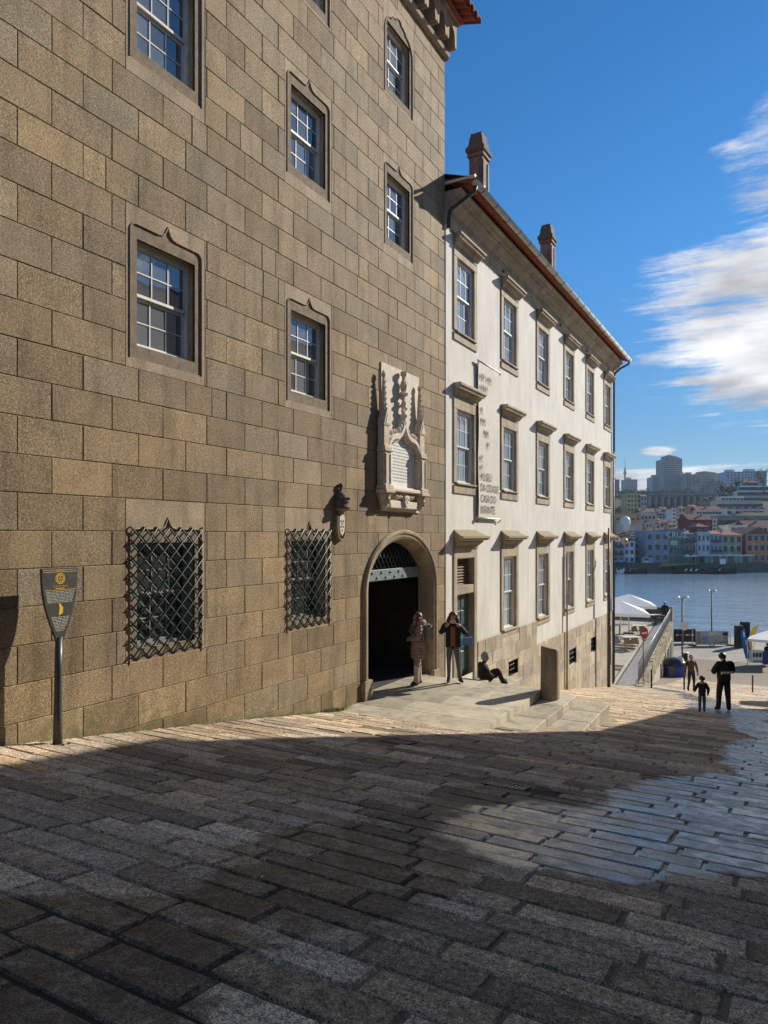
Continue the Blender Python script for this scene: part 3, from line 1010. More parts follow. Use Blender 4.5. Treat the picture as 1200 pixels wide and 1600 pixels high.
def sash_window(root, c, zb, W, H, x, mats, cols=3, up=2, lo=2, gothic=False, lower_frac=.5, arched=False):
    """sash window: outer frame and bars as one mesh, its panes as children; x is the front of the frame"""
    fm, gm_ = mats
    y0, y1, z0, z1 = c - W, c + W, zb, zb + H
    fw = .045
    zm = z0 + H * lower_frac
    mb = MB()
    mb.box(x - .10, y0, z0, x, y0 + fw, z1); mb.box(x - .10, y1 - fw, z0, x, y1, z1)
    mb.box(x - .10, y0 + fw, z1 - fw, x - .002, y1 - fw, z1); mb.box(x - .10, y0 + fw, z0, x + .004, y1 - fw, z0 + fw)
    panes = []
    for (a, b, xo, rows) in ((zm, z1 - fw, x - .02, up), (z0 + fw, zm, x - .055, lo)):
        sw = .038
        Y0, Y1 = y0 + fw, y1 - fw
        mb.box(xo - .03, Y0, a, xo, Y0 + sw, b); mb.box(xo - .03, Y1 - sw, a, xo, Y1, b)
        mb.box(xo - .03, Y0 + sw, b - sw, xo - .001, Y1 - sw, b); mb.box(xo - .03, Y0 + sw, a, xo + (.006 if xo > x - .04 else -.001), Y1 - sw, a + sw)
        iy0, iy1, iz0, iz1 = Y0 + sw, Y1 - sw, a + sw, b - sw
        bw = .016
        for i in range(1, cols):
            yy = iy0 + (iy1 - iy0) * i / cols
            top_ = iz1
            mb.box(xo - .026, yy - bw/2, iz0, xo - .004, yy + bw/2, top_)
        hz = [iz0 + (iz1 - iz0) * i / rows for i in range(1, rows)]
        for z in hz: mb.box(xo - .025, iy0, z - bw/2, xo - .005, iy1, z + bw/2)
        zz = [iz0] + hz + [iz1]
        for r_ in range(rows):
            for i in range(cols):
                panes.append((iy0 + (iy1 - iy0) * i / cols, iy0 + (iy1 - iy0) * (i + 1) / cols, zz[r_], zz[r_ + 1], xo - .016))
        if gothic and xo > x - .04:
            # pointed tracery in the head of the upper sash
            zt0 = zz[-2] + .02; hh = iz1 - zt0
            cw = (iy1 - iy0) / cols
            for i in range(cols):
                for s_ in (0, 1):
                    pts = []
                    for q in range(7):
                        t_ = q / 6
                        yv = iy0 + cw * (i + s_) + (1 - 2 * s_) * cw * (1 - math.cos(t_ * math.pi / 2)) * 1.0
                        pts.append((xo - .012, min(max(yv, iy0), iy1), zt0 + hh * math.sin(t_ * math.pi / 2)))
                    mb.tube(pts, .0065, 4, smooth=False)
    if arched:
        # corner infill gives the head its shouldered arch
        for s_ in (-1, 1):
            e = y0 if s_ < 0 else y1
            pts = [(e, z1), (e, z1 - .26)]
            for q in range(6):
                t_ = q / 5 * math.pi / 2
                pts.append((e - s_ * (.30 - .30 * math.cos(t_)), z1 - .26 + .26 * math.sin(t_)))
            if s_ > 0: pts = list(reversed(pts))
            am = MB(); am.slabX(pts, x - .06, x + .19)
            am.build('arch_shoulder', M['surround'], root)
    w_ = mb.build('window', fm, root)
    for (a, b, c_, d, xx) in panes:
        key = (round(b - a, 3), round(d - c_, 3), gm_.name)
        if key not in PANES:
            pm = MB(); h1, h2 = (b - a) / 2, (d - c_) / 2
            pm.box(-.003, -h1, -h2, .0, h1, h2)
            PANES[key] = pm.mesh('pane', gm_)
        place('pane', PANES[key], w_, (xx, (a + b) / 2, (c_ + d) / 2))
    return w_
PANES = {}

def hood_path(c, zb, zt):
    p = [(c - .635, zb - .17), (c - .635, zt + .08)]
    for q in range(1, 6):
        a = math.pi - q / 5 * math.pi / 2
        p.append((c - .635 + .10 + .10 * math.cos(a), zt + .08 + .10 * math.sin(a)))
    p += [(c - .16, zt + .18), (c - .09, zt + .195), (c - .045, zt + .235), (c - .015, zt + .30), (c + .0, zt + .33), (c + .015, zt + .30), (c + .045, zt + .235), (c + .09, zt + .195), (c + .16, zt + .18)]
    for q in range(0, 6):
        a = math.pi / 2 - q / 5 * math.pi / 2
        p.append((c + .535 + .10 * math.cos(a), zt + .08 + .10 * math.sin(a)))
    p.append((c + .635, zb - .17))
    return p
def arch_path(c, zb, zt):
    p = [(c - .635, zb - .17), (c - .635, zt - .22)]
    for q in range(1, 6):
        a = math.pi - q / 5 * rad(62)
        p.append((c - .635 + .46 + .46 * math.cos(a), zt - .22 + .40 * math.sin(a)))
    p += [(c - .33, zt + .13), (c - .28, zt + .20), (c - .18, zt + .23), (c - .10, zt + .25), (c - .06, zt + .31)]
    return p + [(2 * c - y_, z_) for (y_, z_) in reversed(p)]

from mathutils.geometry import tessellate_polygon
def ringX(mb, outer, hole, x):
    pts = outer + hole
    tr_ = tessellate_polygon([[Vector((p[0], p[1], 0)) for p in outer], [Vector((p[0], p[1], 0)) for p in hole]])
    b = len(mb.v)
    mb.v += [(x, p[0], p[1]) for p in pts]
    for t_ in tr_:
        q_ = [pts[i] for i in t_]
        ar_ = (q_[1][0] - q_[0][0]) * (q_[2][1] - q_[0][1]) - (q_[1][1] - q_[0][1]) * (q_[2][0] - q_[0][0])
        if ar_ < 0: t_ = tuple(reversed(t_))
        mb.f.append(tuple(b + i for i in t_)); mb.m.append(0); mb.sm.append(False)
def skirtX(mb, loop, xa, xb):
    n = len(loop); b = len(mb.v)
    mb.v += [(xa, p[0], p[1]) for p in loop] + [(xb, p[0], p[1]) for p in loop]
    for i in range(n):
        j = (i + 1) % n
        mb.f.append((b + i, b + j, b + n + j, b + n + i)); mb.m.append(0); mb.sm.append(False)
REC = -.058
def round_rect_top(c, zb, zt, ar):
    if not ar: return [(c - GW, zb), (c + GW, zb), (c + GW, zt), (c - GW, zt)]
    p = [(c - GW, zb), (c + GW, zb), (c + GW, zt - .26)]
    for q in range(1, 7):
        a = q / 6 * math.pi / 2
        p.append((c + GW - .32 + .32 * math.cos(a), zt - .26 + .26 * math.sin(a)))
    return p + [(2 * c - y_, z_) for (y_, z_) in reversed(p[2:])]
for (c, gb, z0, z1, kd) in WINS:
    gt = gb + GH
    g = .004
    ar = kd == 'arched'
    A_ = (hood_path(c, gb, gt) if not ar else arch_path(c, gb, gt))
    A_ = list(reversed(A_))          # counter clockwise seen from the street
    if not ar:
        B_ = [(c + .585, gb - .13), (c + .585, gt + .055), (c + .555, gt + .10), (c + .515, gt + .13), (c - .515, gt + .13), (c - .555, gt + .10), (c - .585, gt + .055), (c - .585, gb - .13)]
    else:
        B_ = [(c + .585, gb - .13), (c + .585, gt - .22), (c + .555, gt - .06), (c + .45, gt + .07), (c + .30, gt + .125), (c - .30, gt + .125), (c - .45, gt + .07), (c - .555, gt - .06), (c - .585, gt - .22), (c - .585, gb - .13)]
    O_ = round_rect_top(c, gb, gt, ar)
    R0 = [(c - .70 + g, z0 + g), (c + .70 - g, z0 + g), (c + .70 - g, z1 - g), (c - .70 + g, z1 - g)]
    su = MB()
    skirtX(su, R0, -.03, -.002); ringX(su, R0, A_, -.002); skirtX(su, A_, -.002, -.034); ringX(su, A_, B_, -.034); skirtX(su, B_, -.034, REC); ringX(su, B_, O_, REC); skirtX(su, O_, REC, -.30)
    su.build('window_surround', M['surround'], tower, fix=False)
    mo = MB(); mo.stripX([(p[0], p[1]) for p in A_], .022, -.012, .012)
    mo.build('hood_mould', M['surround'], tower)
    sash_window(tower, c, gb, GW, GH, -.125, (M['paintgrey'] if kd != 'grille' else M['paintdark'], M['glass'] if kd != 'grille' else M['glassdark']))

# lattice grilles
def grille(root, y0, y1, z0, z1, ny, nz, x, r_, mat, name='window_grille', stub=True):
    g = empty(name, (x, (y0 + y1) / 2, z0), parent=root)
    dy, dz = (y1 - y0) / ny, (z1 - z0) / nz
    def clip(p, d):
        q = p; out = [p]
        while True:
            q = (q[0] + d[0], q[1] + d[1])
            if not (-1e-6 <= q[0] <= ny + 1e-6 and -1e-6 <= q[1] <= nz + 1e-6): break
            out.append(q)
        return out[0], out[-1]
    starts = [((i, 0), (1, 1)) for i in range(ny)] + [((0, j), (1, 1)) for j in range(1, nz)]
    starts += [((i, 0), (-1, 1)) for i in range(1, ny + 1)] + [((ny, j), (-1, 1)) for j in range(1, nz)]
    for s_, d in starts:
        a, b = clip(s_, d)
        A = (y0 + a[0] * dy, z0 + a[1] * dz); B = (y0 + b[0] * dy, z0 + b[1] * dz)
        xo = x + (r_ if d[0] > 0 else -r_ * .6)
        mb = MB()
        if stub:
            mb.tube([(-.07, A[0], A[1]), (xo - .02, A[0], A[1]), (xo, A[0] + d[0] * .02, A[1] + .02), (xo, B[0] - d[0] * .02, B[1] - .02), (xo - .02, B[0], B[1]), (-.07, B[0], B[1])], r_, 6)
        else:
            mb.tube([(xo, A[0], A[1]), (xo, B[0], B[1])], r_, 5)
        mb.build('bar', mat, g)
    return g
for c in COLS[:2]:
    grille(tower, c - .64, c + .63, -1.56, .10, 6, 8, .040, .0108, M['green'])

# arched doorway: voussoirs and jamb stones with a rolled moulding
prof = [(0.0, -.03), (0.0, .035), (.03, .062), (.075, .06), (.10, .035), (.15, .03), (.20, .0), (.245, -.07), (.262, -.16), (.268, -.33)]
def arch_pt(t_, off):
    """t_: 0 bottom of the left jamb .. 1 bottom of the right jamb"""
    pass
path = []
zb = -3.6
for z in (zb, -3.30, -2.85, -2.2, -1.65, AZ): path.append((AC - AO[0], z, -1, 0))
na = 44
for i in range(1, na):
    a = math.pi - math.pi * i / na
    nx_, nz_ = math.cos(a) / AO[0], math.sin(a) / AO[1]
    l_ = math.hypot(nx_, nz_)
    path.append((AC + AO[0] * math.cos(a), AZ + AO[1] * math.sin(a), nx_ / l_, nz_ / l_))
for z in (AZ, -1.65, -2.2, -2.85, -3.30, zb): path.append((AC + AO[0], z, 1, 0))
joints = [0, 1, 2, 4, 5, 8, 11, 13, 15, 18, 21, 24, 27, 28, 29, 31, 32]
joints = [0, 1, 3, 4, 5, 11, 17, 23, 31, 37, 43, 49, 50, 51, 53, 54]
for a, b in zip(joints[:-1], joints[1:]):
    mb = MB(); n = len(prof); idx = list(range(a, b + 1))
    b0 = 0
    for ii, i in enumerate(idx):
        y_, z_, ny_, nz_ = path[i]
        # leave a thin joint
        sh = 0
        if ii == 0: j = min(i + 1, len(path) - 1); sh = .003
        elif ii == len(idx) - 1: j = i - 1; sh = .003
        if sh:
            dv = Vector((path[j][0] - y_, path[j][1] - z_)); dv.normalize(); y_ += dv.x * sh; z_ += dv.y * sh
        for (o_, x_) in prof:
            mb.v.append((x_, y_ - ny_ * o_, z_ - nz_ * o_))
    for ii in range(len(idx) - 1):
        for q in range(n - 1):
            mb.f.append((ii*n + q, (ii+1)*n + q, (ii+1)*n + q + 1, ii*n + q + 1)); mb.m.append(0); mb.sm.append(False)
    e = (len(idx) - 1) * n
    mb.f.append(tuple(range(n))); mb.m.append(0); mb.sm.append(False)
    mb.f.append(tuple(e + q for q in reversed(range(n)))); mb.m.append(0); mb.sm.append(False)
    mb.build('voussoir' if 5 <= a and b <= 49 else 'jamb_stone', M['arch'], tower, rnd=(tr.random(), tr.random(), 0, 1))
# plinth blocks of the jambs
for s_ in (-1, 1):
    mb = MB(); yc = AC + s_ * (AO[0] - .10)
    mb.bbox(-.2, yc - .155, -3.7, .085, yc + .155, -2.88 if s_ < 0 else -3.18, .012)
    mb.build('jamb_base', M['arch'], tower)
# hall behind the door
hm = plain('unlit_hall_stone', (.045, .04, .035), .9, .3, 4)  # the hall's darkness is put into the stone colour
mb = MB()
hx = -7.5
y0, y1, z0, z1 = 11.6, 15.7, LZ - .004, .6
mb.poly([(.002, AC - 1.45, z0), (-.33, AC - 1.45, z0), (-.33, AC + 1.45, z0), (.002, AC + 1.45, z0)], 1)
mb.poly([(-.33, y0, z0), (hx, y0, z0), (hx, y1, z0), (-.33, y1, z0)], 0)
mb.poly([(-.33, y0, z1), (hx, y0, z1), (hx, y1, z1), (-.33, y1, z1)])
mb.poly([(-.33, y0, z0), (hx, y0, z0), (hx, y0, z1), (-.33, y0, z1)])
mb.poly([(-.33, y1, z0), (hx, y1, z0), (hx, y1, z1), (-.33, y1, z1)])
mb.poly([(hx, y0, z0), (hx, y1, z0), (hx, y1, z1), (hx, y0, z1)])
for s_ in (-1, 1):   # return walls either side of the opening
    ya, yb = (y0, AC - AI[0] + .02) if s_ < 0 else (AC + AI[0] - .02, y1)
    mb.poly([(-.335, ya, z0), (-.335, yb, z0), (-.335, yb, z1), (-.335, ya, z1)])
pts = []
for i in range(0, 13):
    a = math.pi - math.pi * i / 12
    pts.append((-.335, AC + (AI[0] - .01) * math.cos(a), AZ + (AI[1] - .01) * math.sin(a)))
for i in range(12):
    mb.poly([pts[i], pts[i+1], (-.335, pts[i+1][1], z1), (-.335, pts[i][1], z1)])
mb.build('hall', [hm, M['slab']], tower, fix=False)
# iron transom with studs, lattice above, door leaf folded back inside
gate = empty('door_grille', (-.28, AC, -.97), parent=tower)
mb = MB(); mb.bbox(-.31, AC - 1.40, -.975, -.26, AC + 1.40, -.735, .01); mb.build('transom_bar', M['greylid'], gate)
for i in range(14):
    y_ = AC - 1.27 + 2.54 * i / 13
    for z_ in (-.80, -.91):
        if (i + (z_ < -.85)) % 2: continue
        mb = MB(); mb.lathe([(.0, .035), (.02, .025), (.032, .008), (.034, 0)], (0, 0, 0), 8)
        Mx = Matrix.Translation((-.26, y_, z_)) @ Matrix.Rotation(rad(90), 4, 'Y')
        mc = MB(); mc.add(mb, Mx); mc.build('stud', M['greylid'], gate)
n_l = 17
for d in (1, -1):
    for i in range(-9, n_l + 9):
        ya = AC - 1.42 + 2.84 * i / n_l
        seg = []
        for q in range(41):
            t_ = q / 40 * .72
            yy = ya + d * t_; z_ = -.735 + t_ * 1.25
            e = math.hypot((yy - AC) / (AI[0] - .03), (z_ - AZ) / (AI[1] - .03))
            if e < 1: seg.append((yy, z_))
        if len(seg) > 2:
            mb = MB(); xx = -.285 + d * .006
            mb.tube([(xx, *seg[0]), (xx, *seg[-1])], .0085, 5)
            mb.build('bar', M['green'], gate)

# cornice: string course, little arches on corbels, eaves tiles
CY0 = 6.0
mb = MB(); mb.extr([(-.02, 11.60), (.05, 11.60), (.11, 11.66), (.13, 11.74), (.08, 11.79), (.05, 11.82), (-.02, 11.82)], CY0, TY1 + .03)
mb.build('string_course', M['surround'], tower)
uw = .56
u = TY1 + .10 - uw
while u > CY0:
    pts = [(u + .004, 12.42), (u + .004, 11.825), (u + .10, 11.825), (u + .12, 11.92)]
    pts = [(u + uw - .004, 12.42), (u + .004, 12.42), (u + .004, 11.90), (u + .02, 11.84), (u + .09, 11.84), (u + .115, 11.95)]
    for q in range(9):
        a = math.pi - math.pi * q / 8
        pts.append((u + uw / 2 + .165 * math.cos(a), 12.06 + .20 * math.sin(a)))
    pts += [(u + uw - .115, 11.95), (u + uw - .09, 11.84), (u + uw - .02, 11.84), (u + uw - .004, 11.90)]
    mb = MB(); mb.slabX(pts, .05, .27)
    mb.build('corbel_arch', M['surround'], tower)
    u -= uw
mb = MB(); mb.box(-.3, CY0, 11.83, .049, TY1, 12.42); mb.build('frieze', M['darkstone'], tower)
mb = MB(); mb.bbox(-.3, CY0, 12.424, .34, TY1 + .17, 12.50, .012); mb.build('cornice_slab', M['surround'], tower)
mb = MB(); mb.box(-.3, CY0, 12.503, .40, TY1 + .24, 12.58); mb.build('eaves_board', M['tile'], tower)
def tile_mesh(L_, r_, th, n=6):
    mb = MB()
    for (x, rr, zz) in ((0, r_, 0), (L_, r_ * .86, 0)):
        for ra in (rr, rr - th):
            for q in range(n + 1):
                a = math.pi * q / n
                mb.v.append((x, ra * math.cos(a), ra * math.sin(a) * .8))
    m = n + 1
    def F(*f): mb.f.append(f); mb.m.append(0); mb.sm.append(False)
    for q in range(n):
        F(q, q+1, 2*m+q+1, 2*m+q); F(m+q, 3*m+q, 3*m+q+1, m+q+1); F(q, m+q, m+q+1, q+1); F(2*m+q, 2*m+q+1, 3*m+q+1, 3*m+q)
    return mb
tm = tile_mesh(1.3, .125, .018).mesh('roof_tile', M['tile'])
t_pos = TY1 + .40
while t_pos > CY0:
    # covers bend up, channels bend down between them
    place('roof_tile', tm, tower, (.74, t_pos, 12.585), rot=(0, rad(-16), rad(180)))
    place('roof_tile', tm, tower, (.70, t_pos - .118, 12.655), rot=(rad(180), rad(-16) , rad(180)))
    t_pos -= .236
mb = MB(); mb.poly([(-.3, TY0, 12.83), (-.3, TY1 + .3, 12.83), (-4.5, TY1 - .8, 14.3), (-4.5, TY0, 14.3)]); mb.poly([(-.3, TY1 + .3, 12.83), (-9, TY1 + .3, 12.83), (-4.5, TY1 - .8, 14.3)]); mb.poly([(-9, TY1 + .3, 12.83), (-9, TY0, 12.83), (-4.5, TY0, 14.3), (-4.5, TY1 - .8, 14.3)])
mb.build('roof', M['tile'], tower, fix=False)

# ------------------------------------------------------------------ the white building
house = empty('white_building', (0, 26, -5.5), 0, 'long white plastered museum building with three rows of granite framed windows', 'building')
WY0, WY1 = 15.89, 35.62
WC = [17.18 + 3.45 * i for i in range(6)]
WW = .575
R1, R2, R3 = (5.18, 7.05), (1.33, 3.20), (-2.82, -.65)
HOLW = []
for i, c in enumerate(WC):
    HOLW.append((c - WW, c + WW, *R1)); HOLW.append((c - WW, c + WW, *R2))
    HOLW.append((c - WW, c + WW, *R3) if i else (c - WW, c + WW, -3.66, -.62))
BASE = [(20.43, 21.32, -4.27, -3.83), (27.39, 28.5, -5.04, -4.47), (30.95, 31.95, -5.05, -4.46), (34.35, 35.1, -6.25, -4.35)]
mb = MB()
wall_sheet(mb, -.015, WY0, WY1, -8.2, 7.75, HOLW + BASE)
mb.poly([(-.015, WY1, -8.2), (-10, WY1, -8.2), (-10, WY1, 8.3), (-.015, WY1, 8.3)])
mb.poly([(-10, WY0, -8.2), (-10, WY1, -8.2), (-10, WY1, 8.3), (-10, WY0, 8.3)])
mb.build('wall', M['plaster'], house, fix=False)
mb = MB(); mb.bbox(-.1, WY0 + .005, -5, .018, WY0 + .22, 7.62, .006); mb.build('corner_pilaster', M['plaster'], house)

def plinth_top(y): return -2.88 if y < 23.95 else -3.67
pr2 = random.Random(31)
z = -2.88
rows = [(-2.88, -3.30), (-3.30, -3.67), (-3.67, -4.12), (-4.12, -4.62), (-4.62, -5.10), (-5.10, -5.62), (-5.62, -6.10), (-6.10, -6.60), (-6.60, -7.1), (-7.1, -7.6)]
for (zt, zb_) in rows:
    ya = 17.98 if zt > -3.7 else 17.98
    yend = 23.95 if zt > -3.6 else WY1
    y = ya - pr2.uniform(0, .3)
    while y < yend:
        L_ = pr2.uniform(.45, 1.25)
        a, b = max(y, ya), min(y + L_, yend); y += L_
        if b - a < .1: continue
        if zt < zs(b) - .15: continue
        pcs = [(a, b, zb_, zt)]
        for h in BASE: pcs = rect_sub(pcs, h)
        for i in range(1, 6): pcs = rect_sub(pcs, (WC[i] - .78, WC[i] + .78, -3.05 if i != 2 else -3.67, -2.0))
        for (p, q, r_, s_) in pcs:
            if q - p < .06 or s_ - r_ < .06: continue
            mb = MB(); vr = []
            stone_mb(mb, vr, [(p, r_), (q, r_), (q, s_), (p, s_)], pr2, .003, .008, -.02)
            mb.v = [(x + .035 + (0.0), y_, z_) for (x, y_, z_) in mb.v]
            mb.build('plinth_stone', M['plinth'], house, vrnd=vr, fix=False)
# granite surrounds, hoods, windows
def hood(c, zt, half, dep, peaked):
    if peaked: pf = [(0, -.32), (.05, -.32), (.05, -.24), (.08, -.24), (.11, -.19), (.15, -.16), (.15, -.12), (.25, -.10), (.25, -.07), (.28, -.05), (.28, .0), (.20, .02), (.11, .08), (.0, .17)]
    else: pf = [(0, -.32), (.05, -.32), (.05, -.25), (.075, -.25), (.11, -.20), (.15, -.17), (.15, -.14), (.24, -.125), (.24, -.09), (.27, -.06), (.29, -.05), (.29, .0), (.27, .02), (0, .05)]
    s_ = dep / .29
    mb = MB(); n = len(pf)
    for (x, z_) in pf: mb.v.append((x * s_ - .012, c - half - x * s_ * .6, zt + z_))
    for (x, z_) in pf: mb.v.append((x * s_ - .012, c + half + x * s_ * .6, zt + z_))
    for i in range(n - 1):
        mb.f.append((i, i + 1, n + i + 1, n + i)); mb.m.append(0); mb.sm.append(False)
    mb.f.append(tuple(range(n))); mb.m.append(0); mb.sm.append(False)
    mb.f.append(tuple(n + i for i in reversed(range(n)))); mb.m.append(0); mb.sm.append(False)
    return mb.build('window_hood', M['whitestone'] if not peaked else M['mosshood'], house)
def mosshood():
    t = NT('lichened_hood_stone')
    n = t.noise(7, 5, .65)
    g = t.n('ShaderNodeNewGeometry'); sp = t.n('ShaderNodeSeparateXYZ'); t.l(g.outputs['Normal'], sp.inputs[0])
    f = t.math('MULTIPLY', t.rng(sp.outputs[2], .2, .7, 0, 1), t.rng(n, .42, .66, 0, .6))
    rgb = t.n('ShaderNodeRGB'); rgb.outputs[0].default_value = (.33, .27, .19, 1)
    base = t.scale(rgb.outputs[0], t.rng(t.noise(90, 2), .3, .7, .65, 1.35))
    return t.set(t.mix(f, base, (.24, .20, .05)), .9, t.bump(n, .4, .02), 0, .2)
M['mosshood'] = mosshood()
def surround(c, z0, z1, o0, o1, half=.775, bottom=True):
    mb = MB()
    mb.bbox(-.3, c - half, o1 + .001, .022, c + half, z1, .008)
    mb.bbox(-.3, c - half, z0 if not bottom else o0, .020, c - WW, o1 - .001, .008)
    mb.bbox(-.3, c + WW, z0 if not bottom else o0, .020, c + half, o1 - .001, .008)
    if bottom:
        mb.bbox(-.3, c - half, z0, .022, c + half, o0 - .05, .008)
        mb.bbox(-.3, c - half + .12, o0 - .048, .07, c + half - .12, o0 - .001, .008)
    return mb.build('window_surround', M['whitestone'], house)
for i, c in enumerate(WC):
    for (o0, o1, zb_, zt_, hz, pk) in ((R1[0], R1[1], 4.93, 7.30, 7.56, False), (R2[0], R2[1], 1.06, 3.50, 3.80, True if False else False), (R3[0], R3[1], -3.05, -.32, -.03, True)):
        if i == 0 and pk: continue
        surround(c, zb_, zt_, o0, o1)
        hood(c, hz, .72, .27 if not pk else .32, pk)
        sash_window(house, c, o0, WW, o1 - o0, -.055, (M['paintwhite'], M['glasswhite']), gothic=True)
        mb = MB()
        mb.poly([(-.31, c - WW, o0), (-.31, c + WW, o0), (-.31, c + WW, o1), (-.31, c - WW, o1)])
        mb.build('dark_backing', M['void'], house, fix=False)  # near-black sheet behind the panes, room darkness put into its colour
# doorway with louvred transom
c = WC[0]
mb = MB()
mb.bbox(-.42, c - .775, -.60, .022, c + .775, -.30, .008)
mb.bbox(-.42, c - .775, -4.3, .020, c - WW, -.602, .008)
mb.bbox(-.42, c + WW, -4.3, .020, c + .775, -.602, .008)
mb.bbox(-.42, c - WW + .001, -1.53, .004, c + WW - .001, -1.31, .008)
mb.build('door_surround', M['whitestone'], house)
hood(c, -.03, .72, .36, True)
mb = MB(); mb.box(-.40, c - WW, -1.31, -.38, c + WW, -.60); mb.build('transom_back', M['wood'], house)
for q in range(9):
    mb = MB(); z_ = -1.29 + .075 * q
    mb.faces([(-.24, c - WW + .02, z_ + .07), (-.24, c + WW - .02, z_ + .07), (-.14, c + WW - .02, z_), (-.14, c - WW + .02, z_), (-.24, c - WW + .02, z_ + .055), (-.24, c + WW - .02, z_ + .055), (-.14, c + WW - .02, z_ - .015), (-.14, c - WW + .02, z_ - .015)], [(0, 1, 2, 3), (7, 6, 5, 4), (3, 2, 6, 7), (0, 3, 7, 4), (1, 5, 6, 2), (0, 4, 5, 1)])
    mb.build('louvre_slat', M['wood'], house)
dl = MB(); dl.bbox(-.22, c - WW, -3.66, -.16, c + WW, -1.53, .005)
door = dl.build('door', M['doorgreen'], house)
for (a, b) in ((c - WW + .06, c - .03), (c + .03, c + WW - .06)):
    for (z0, z1) in ((-3.55, -3.05), (-2.98, -2.42), (-2.35, -1.98), (-1.92, -1.62)):
        mb = MB(); mb.bbox(-.16, a, z0, -.142, b, z1, .012); mb.build('door_panel', M['doorgreen'], door)
mb = MB(); mb.tube([(-.15, c - .06, -2.66), (-.10, c - .06, -2.66), (-.09, c - .16, -2.66)], .014, 6); mb.build('handle', M['rustiron'], door)
mb = MB(); mb.bbox(-.35, c - .80, -4.5, .75, c - .28, -3.665, .015)
st = mb.build('door_step', M['slab'], house, rnd=(.4, .5, 0, 1))
mb = MB(); mb.bbox(-.35, c - .277, -4.9, 1.05, c + 1.5, -3.87, .015)
mb.build('door_step', M['slab'], house, rnd=(.6, .4, 0, 1))
# basement openings with bars
for (a, b, z0, z1) in BASE:
    mb = MB(); mb.box(-.40, a, z0, -.38, b, z1)
    for (p, q, r_, s_) in ((a - .001, a, z0, z1), (b, b + .001, z0, z1)): mb.box(-.4, p, r_, .0, q, s_)
    mb.box(-.4, a, z1, 0, b, z1 + .001); mb.box(-.4, a, z0 - .001, 0, b, z0)
    wv = mb.build('basement_window', M['void'], house)
    nb = 4
    for i in range(1, nb):
        y_ = a + (b - a) * i / nb
        mb = MB(); mb.tube([(-.05, y_, z0), (-.05, y_, z1)], .012, 5); mb.build('bar', M['rustiron'], wv)
    for i in range(1, 3):
        z_ = z0 + (z1 - z0) * i / 3
        mb = MB(); mb.tube([(-.045, a, z_), (-.045, b, z_)], .010, 5); mb.build('bar', M['iron'], wv)
# cornice, tiles, gutter
pf = [(-.02, 7.60), (.03, 7.60), (.03, 7.92), (.06, 7.92), (.06, 7.97), (.09, 7.97), (.10, 8.03), (.16, 8.12), (.25, 8.19), (.25, 8.23), (.34, 8.235), (.34, 8.30), (.37, 8.31), (.40, 8.36), (.425, 8.37), (.425, 8.42), (-.02, 8.42)]
y = WY0 + .012
while y < WY1 + .25:
    b = min(y + 1.12, WY1 + .32)
    mb = MB(); mb.extr([p for p in pf], y, b - .006)
    mb.build('cornice_block', M['whitestone'], house)
    y = b
for i in range(9):
    y_ = 17.9 + i * 2.05
    mb = MB(); mb.tube([(.02, y_, 7.76), (.075, y_, 7.76)], .05, 10); mb.build('vent_ring', M['darkstone'], house)
tm2 = tile_mesh(.9, .112, .016).mesh('roof_tile', M['tiledark'])
y = WY0 + .14
while y < WY1 + .45:
    place('roof_tile', tm2, house, (.68, y, 8.475), rot=(0, rad(-15), rad(180)))
    place('roof_tile', tm2, house, (.66, y + .106, 8.55), rot=(rad(180), rad(-15), rad(180)))
    y += .212
GX, GZ = .72, 8.56
mb = MB()
pts = []
n = 9
y0g, y1g = WY0 + .10, WY1 + .50
for (yy) in (y0g, y1g):
    for q in range(n):
        a = math.pi + math.pi * q / (n - 1)
        mb.v.append((GX + .095 * math.cos(a), yy, GZ + .095 * math.sin(a)))
    for q in range(n):
        a = math.pi + math.pi * q / (n - 1)
        mb.v.append((GX + .086 * math.cos(a), yy, GZ + .086 * math.sin(a)))
m2 = 2 * n
for q in range(n - 1):
    for (a, b) in ((0, 0), (n, n)):
        mb.f.append((a + q, a + q + 1, m2 + a + q + 1, m2 + a + q)); mb.m.append(0); mb.sm.append(True)
mb.f.append(tuple(range(n))); mb.m.append(0); mb.sm.append(False)
mb.f.append(tuple(m2 + q for q in range(n))); mb.m.append(0); mb.sm.append(False)
gut = mb.build('gutter', M['zinc'], house)
y = y0g + .5
while y < y1g:
    mb = MB(); mb.tube([(GX + .100 * math.cos(math.pi + math.pi * q / 8), y, GZ + .100 * math.sin(math.pi + math.pi * q / 8)) for q in range(9)], .011, 5)
    mb.build('gutter_bracket', M['iron'], gut)
    y += .92
mb = MB(); mb.poly([(-.1, WY0 + .02, 8.74), (.80, WY0 + .02, 8.60), (.80, WY0 + .10, 8.60), (-.1, WY0 + .10, 8.74)]); mb.box(-.1, WY0 + .02, 8.60, .78, WY0 + .07, 8.66); mb.build('flashing', M['zinc'], house)
mb = MB(); mb.tube([(GX, y0g + .12, GZ - .08), (GX - .02, y0g + .12, GZ - .2), (.12, WY0 + .10, 7.98), (.06, WY0 + .10, 7.80), (.06, WY0 + .10, 7.55)], .052, 8); mb.build('downpipe', M['pipe'], house)
mb = MB(); mb.tube([(GX, y1g - .1, GZ - .08), (GX - .05, y1g - .1, GZ - .22), (.35, WY1 + .1, 8.1), (.10, WY1 - .02, 7.85), (.07, WY1 - .04, 7.6), (.07, WY1 - .04, -7.1)], .05, 8); mb.build('downpipe', M['pipe'], house)
mb = MB(); mb.tube([(.07, WY1 - .16, 4.0), (.07, WY1 - .16, -7.2)], .04, 8); mb.build('downpipe', M['pipe'], house)
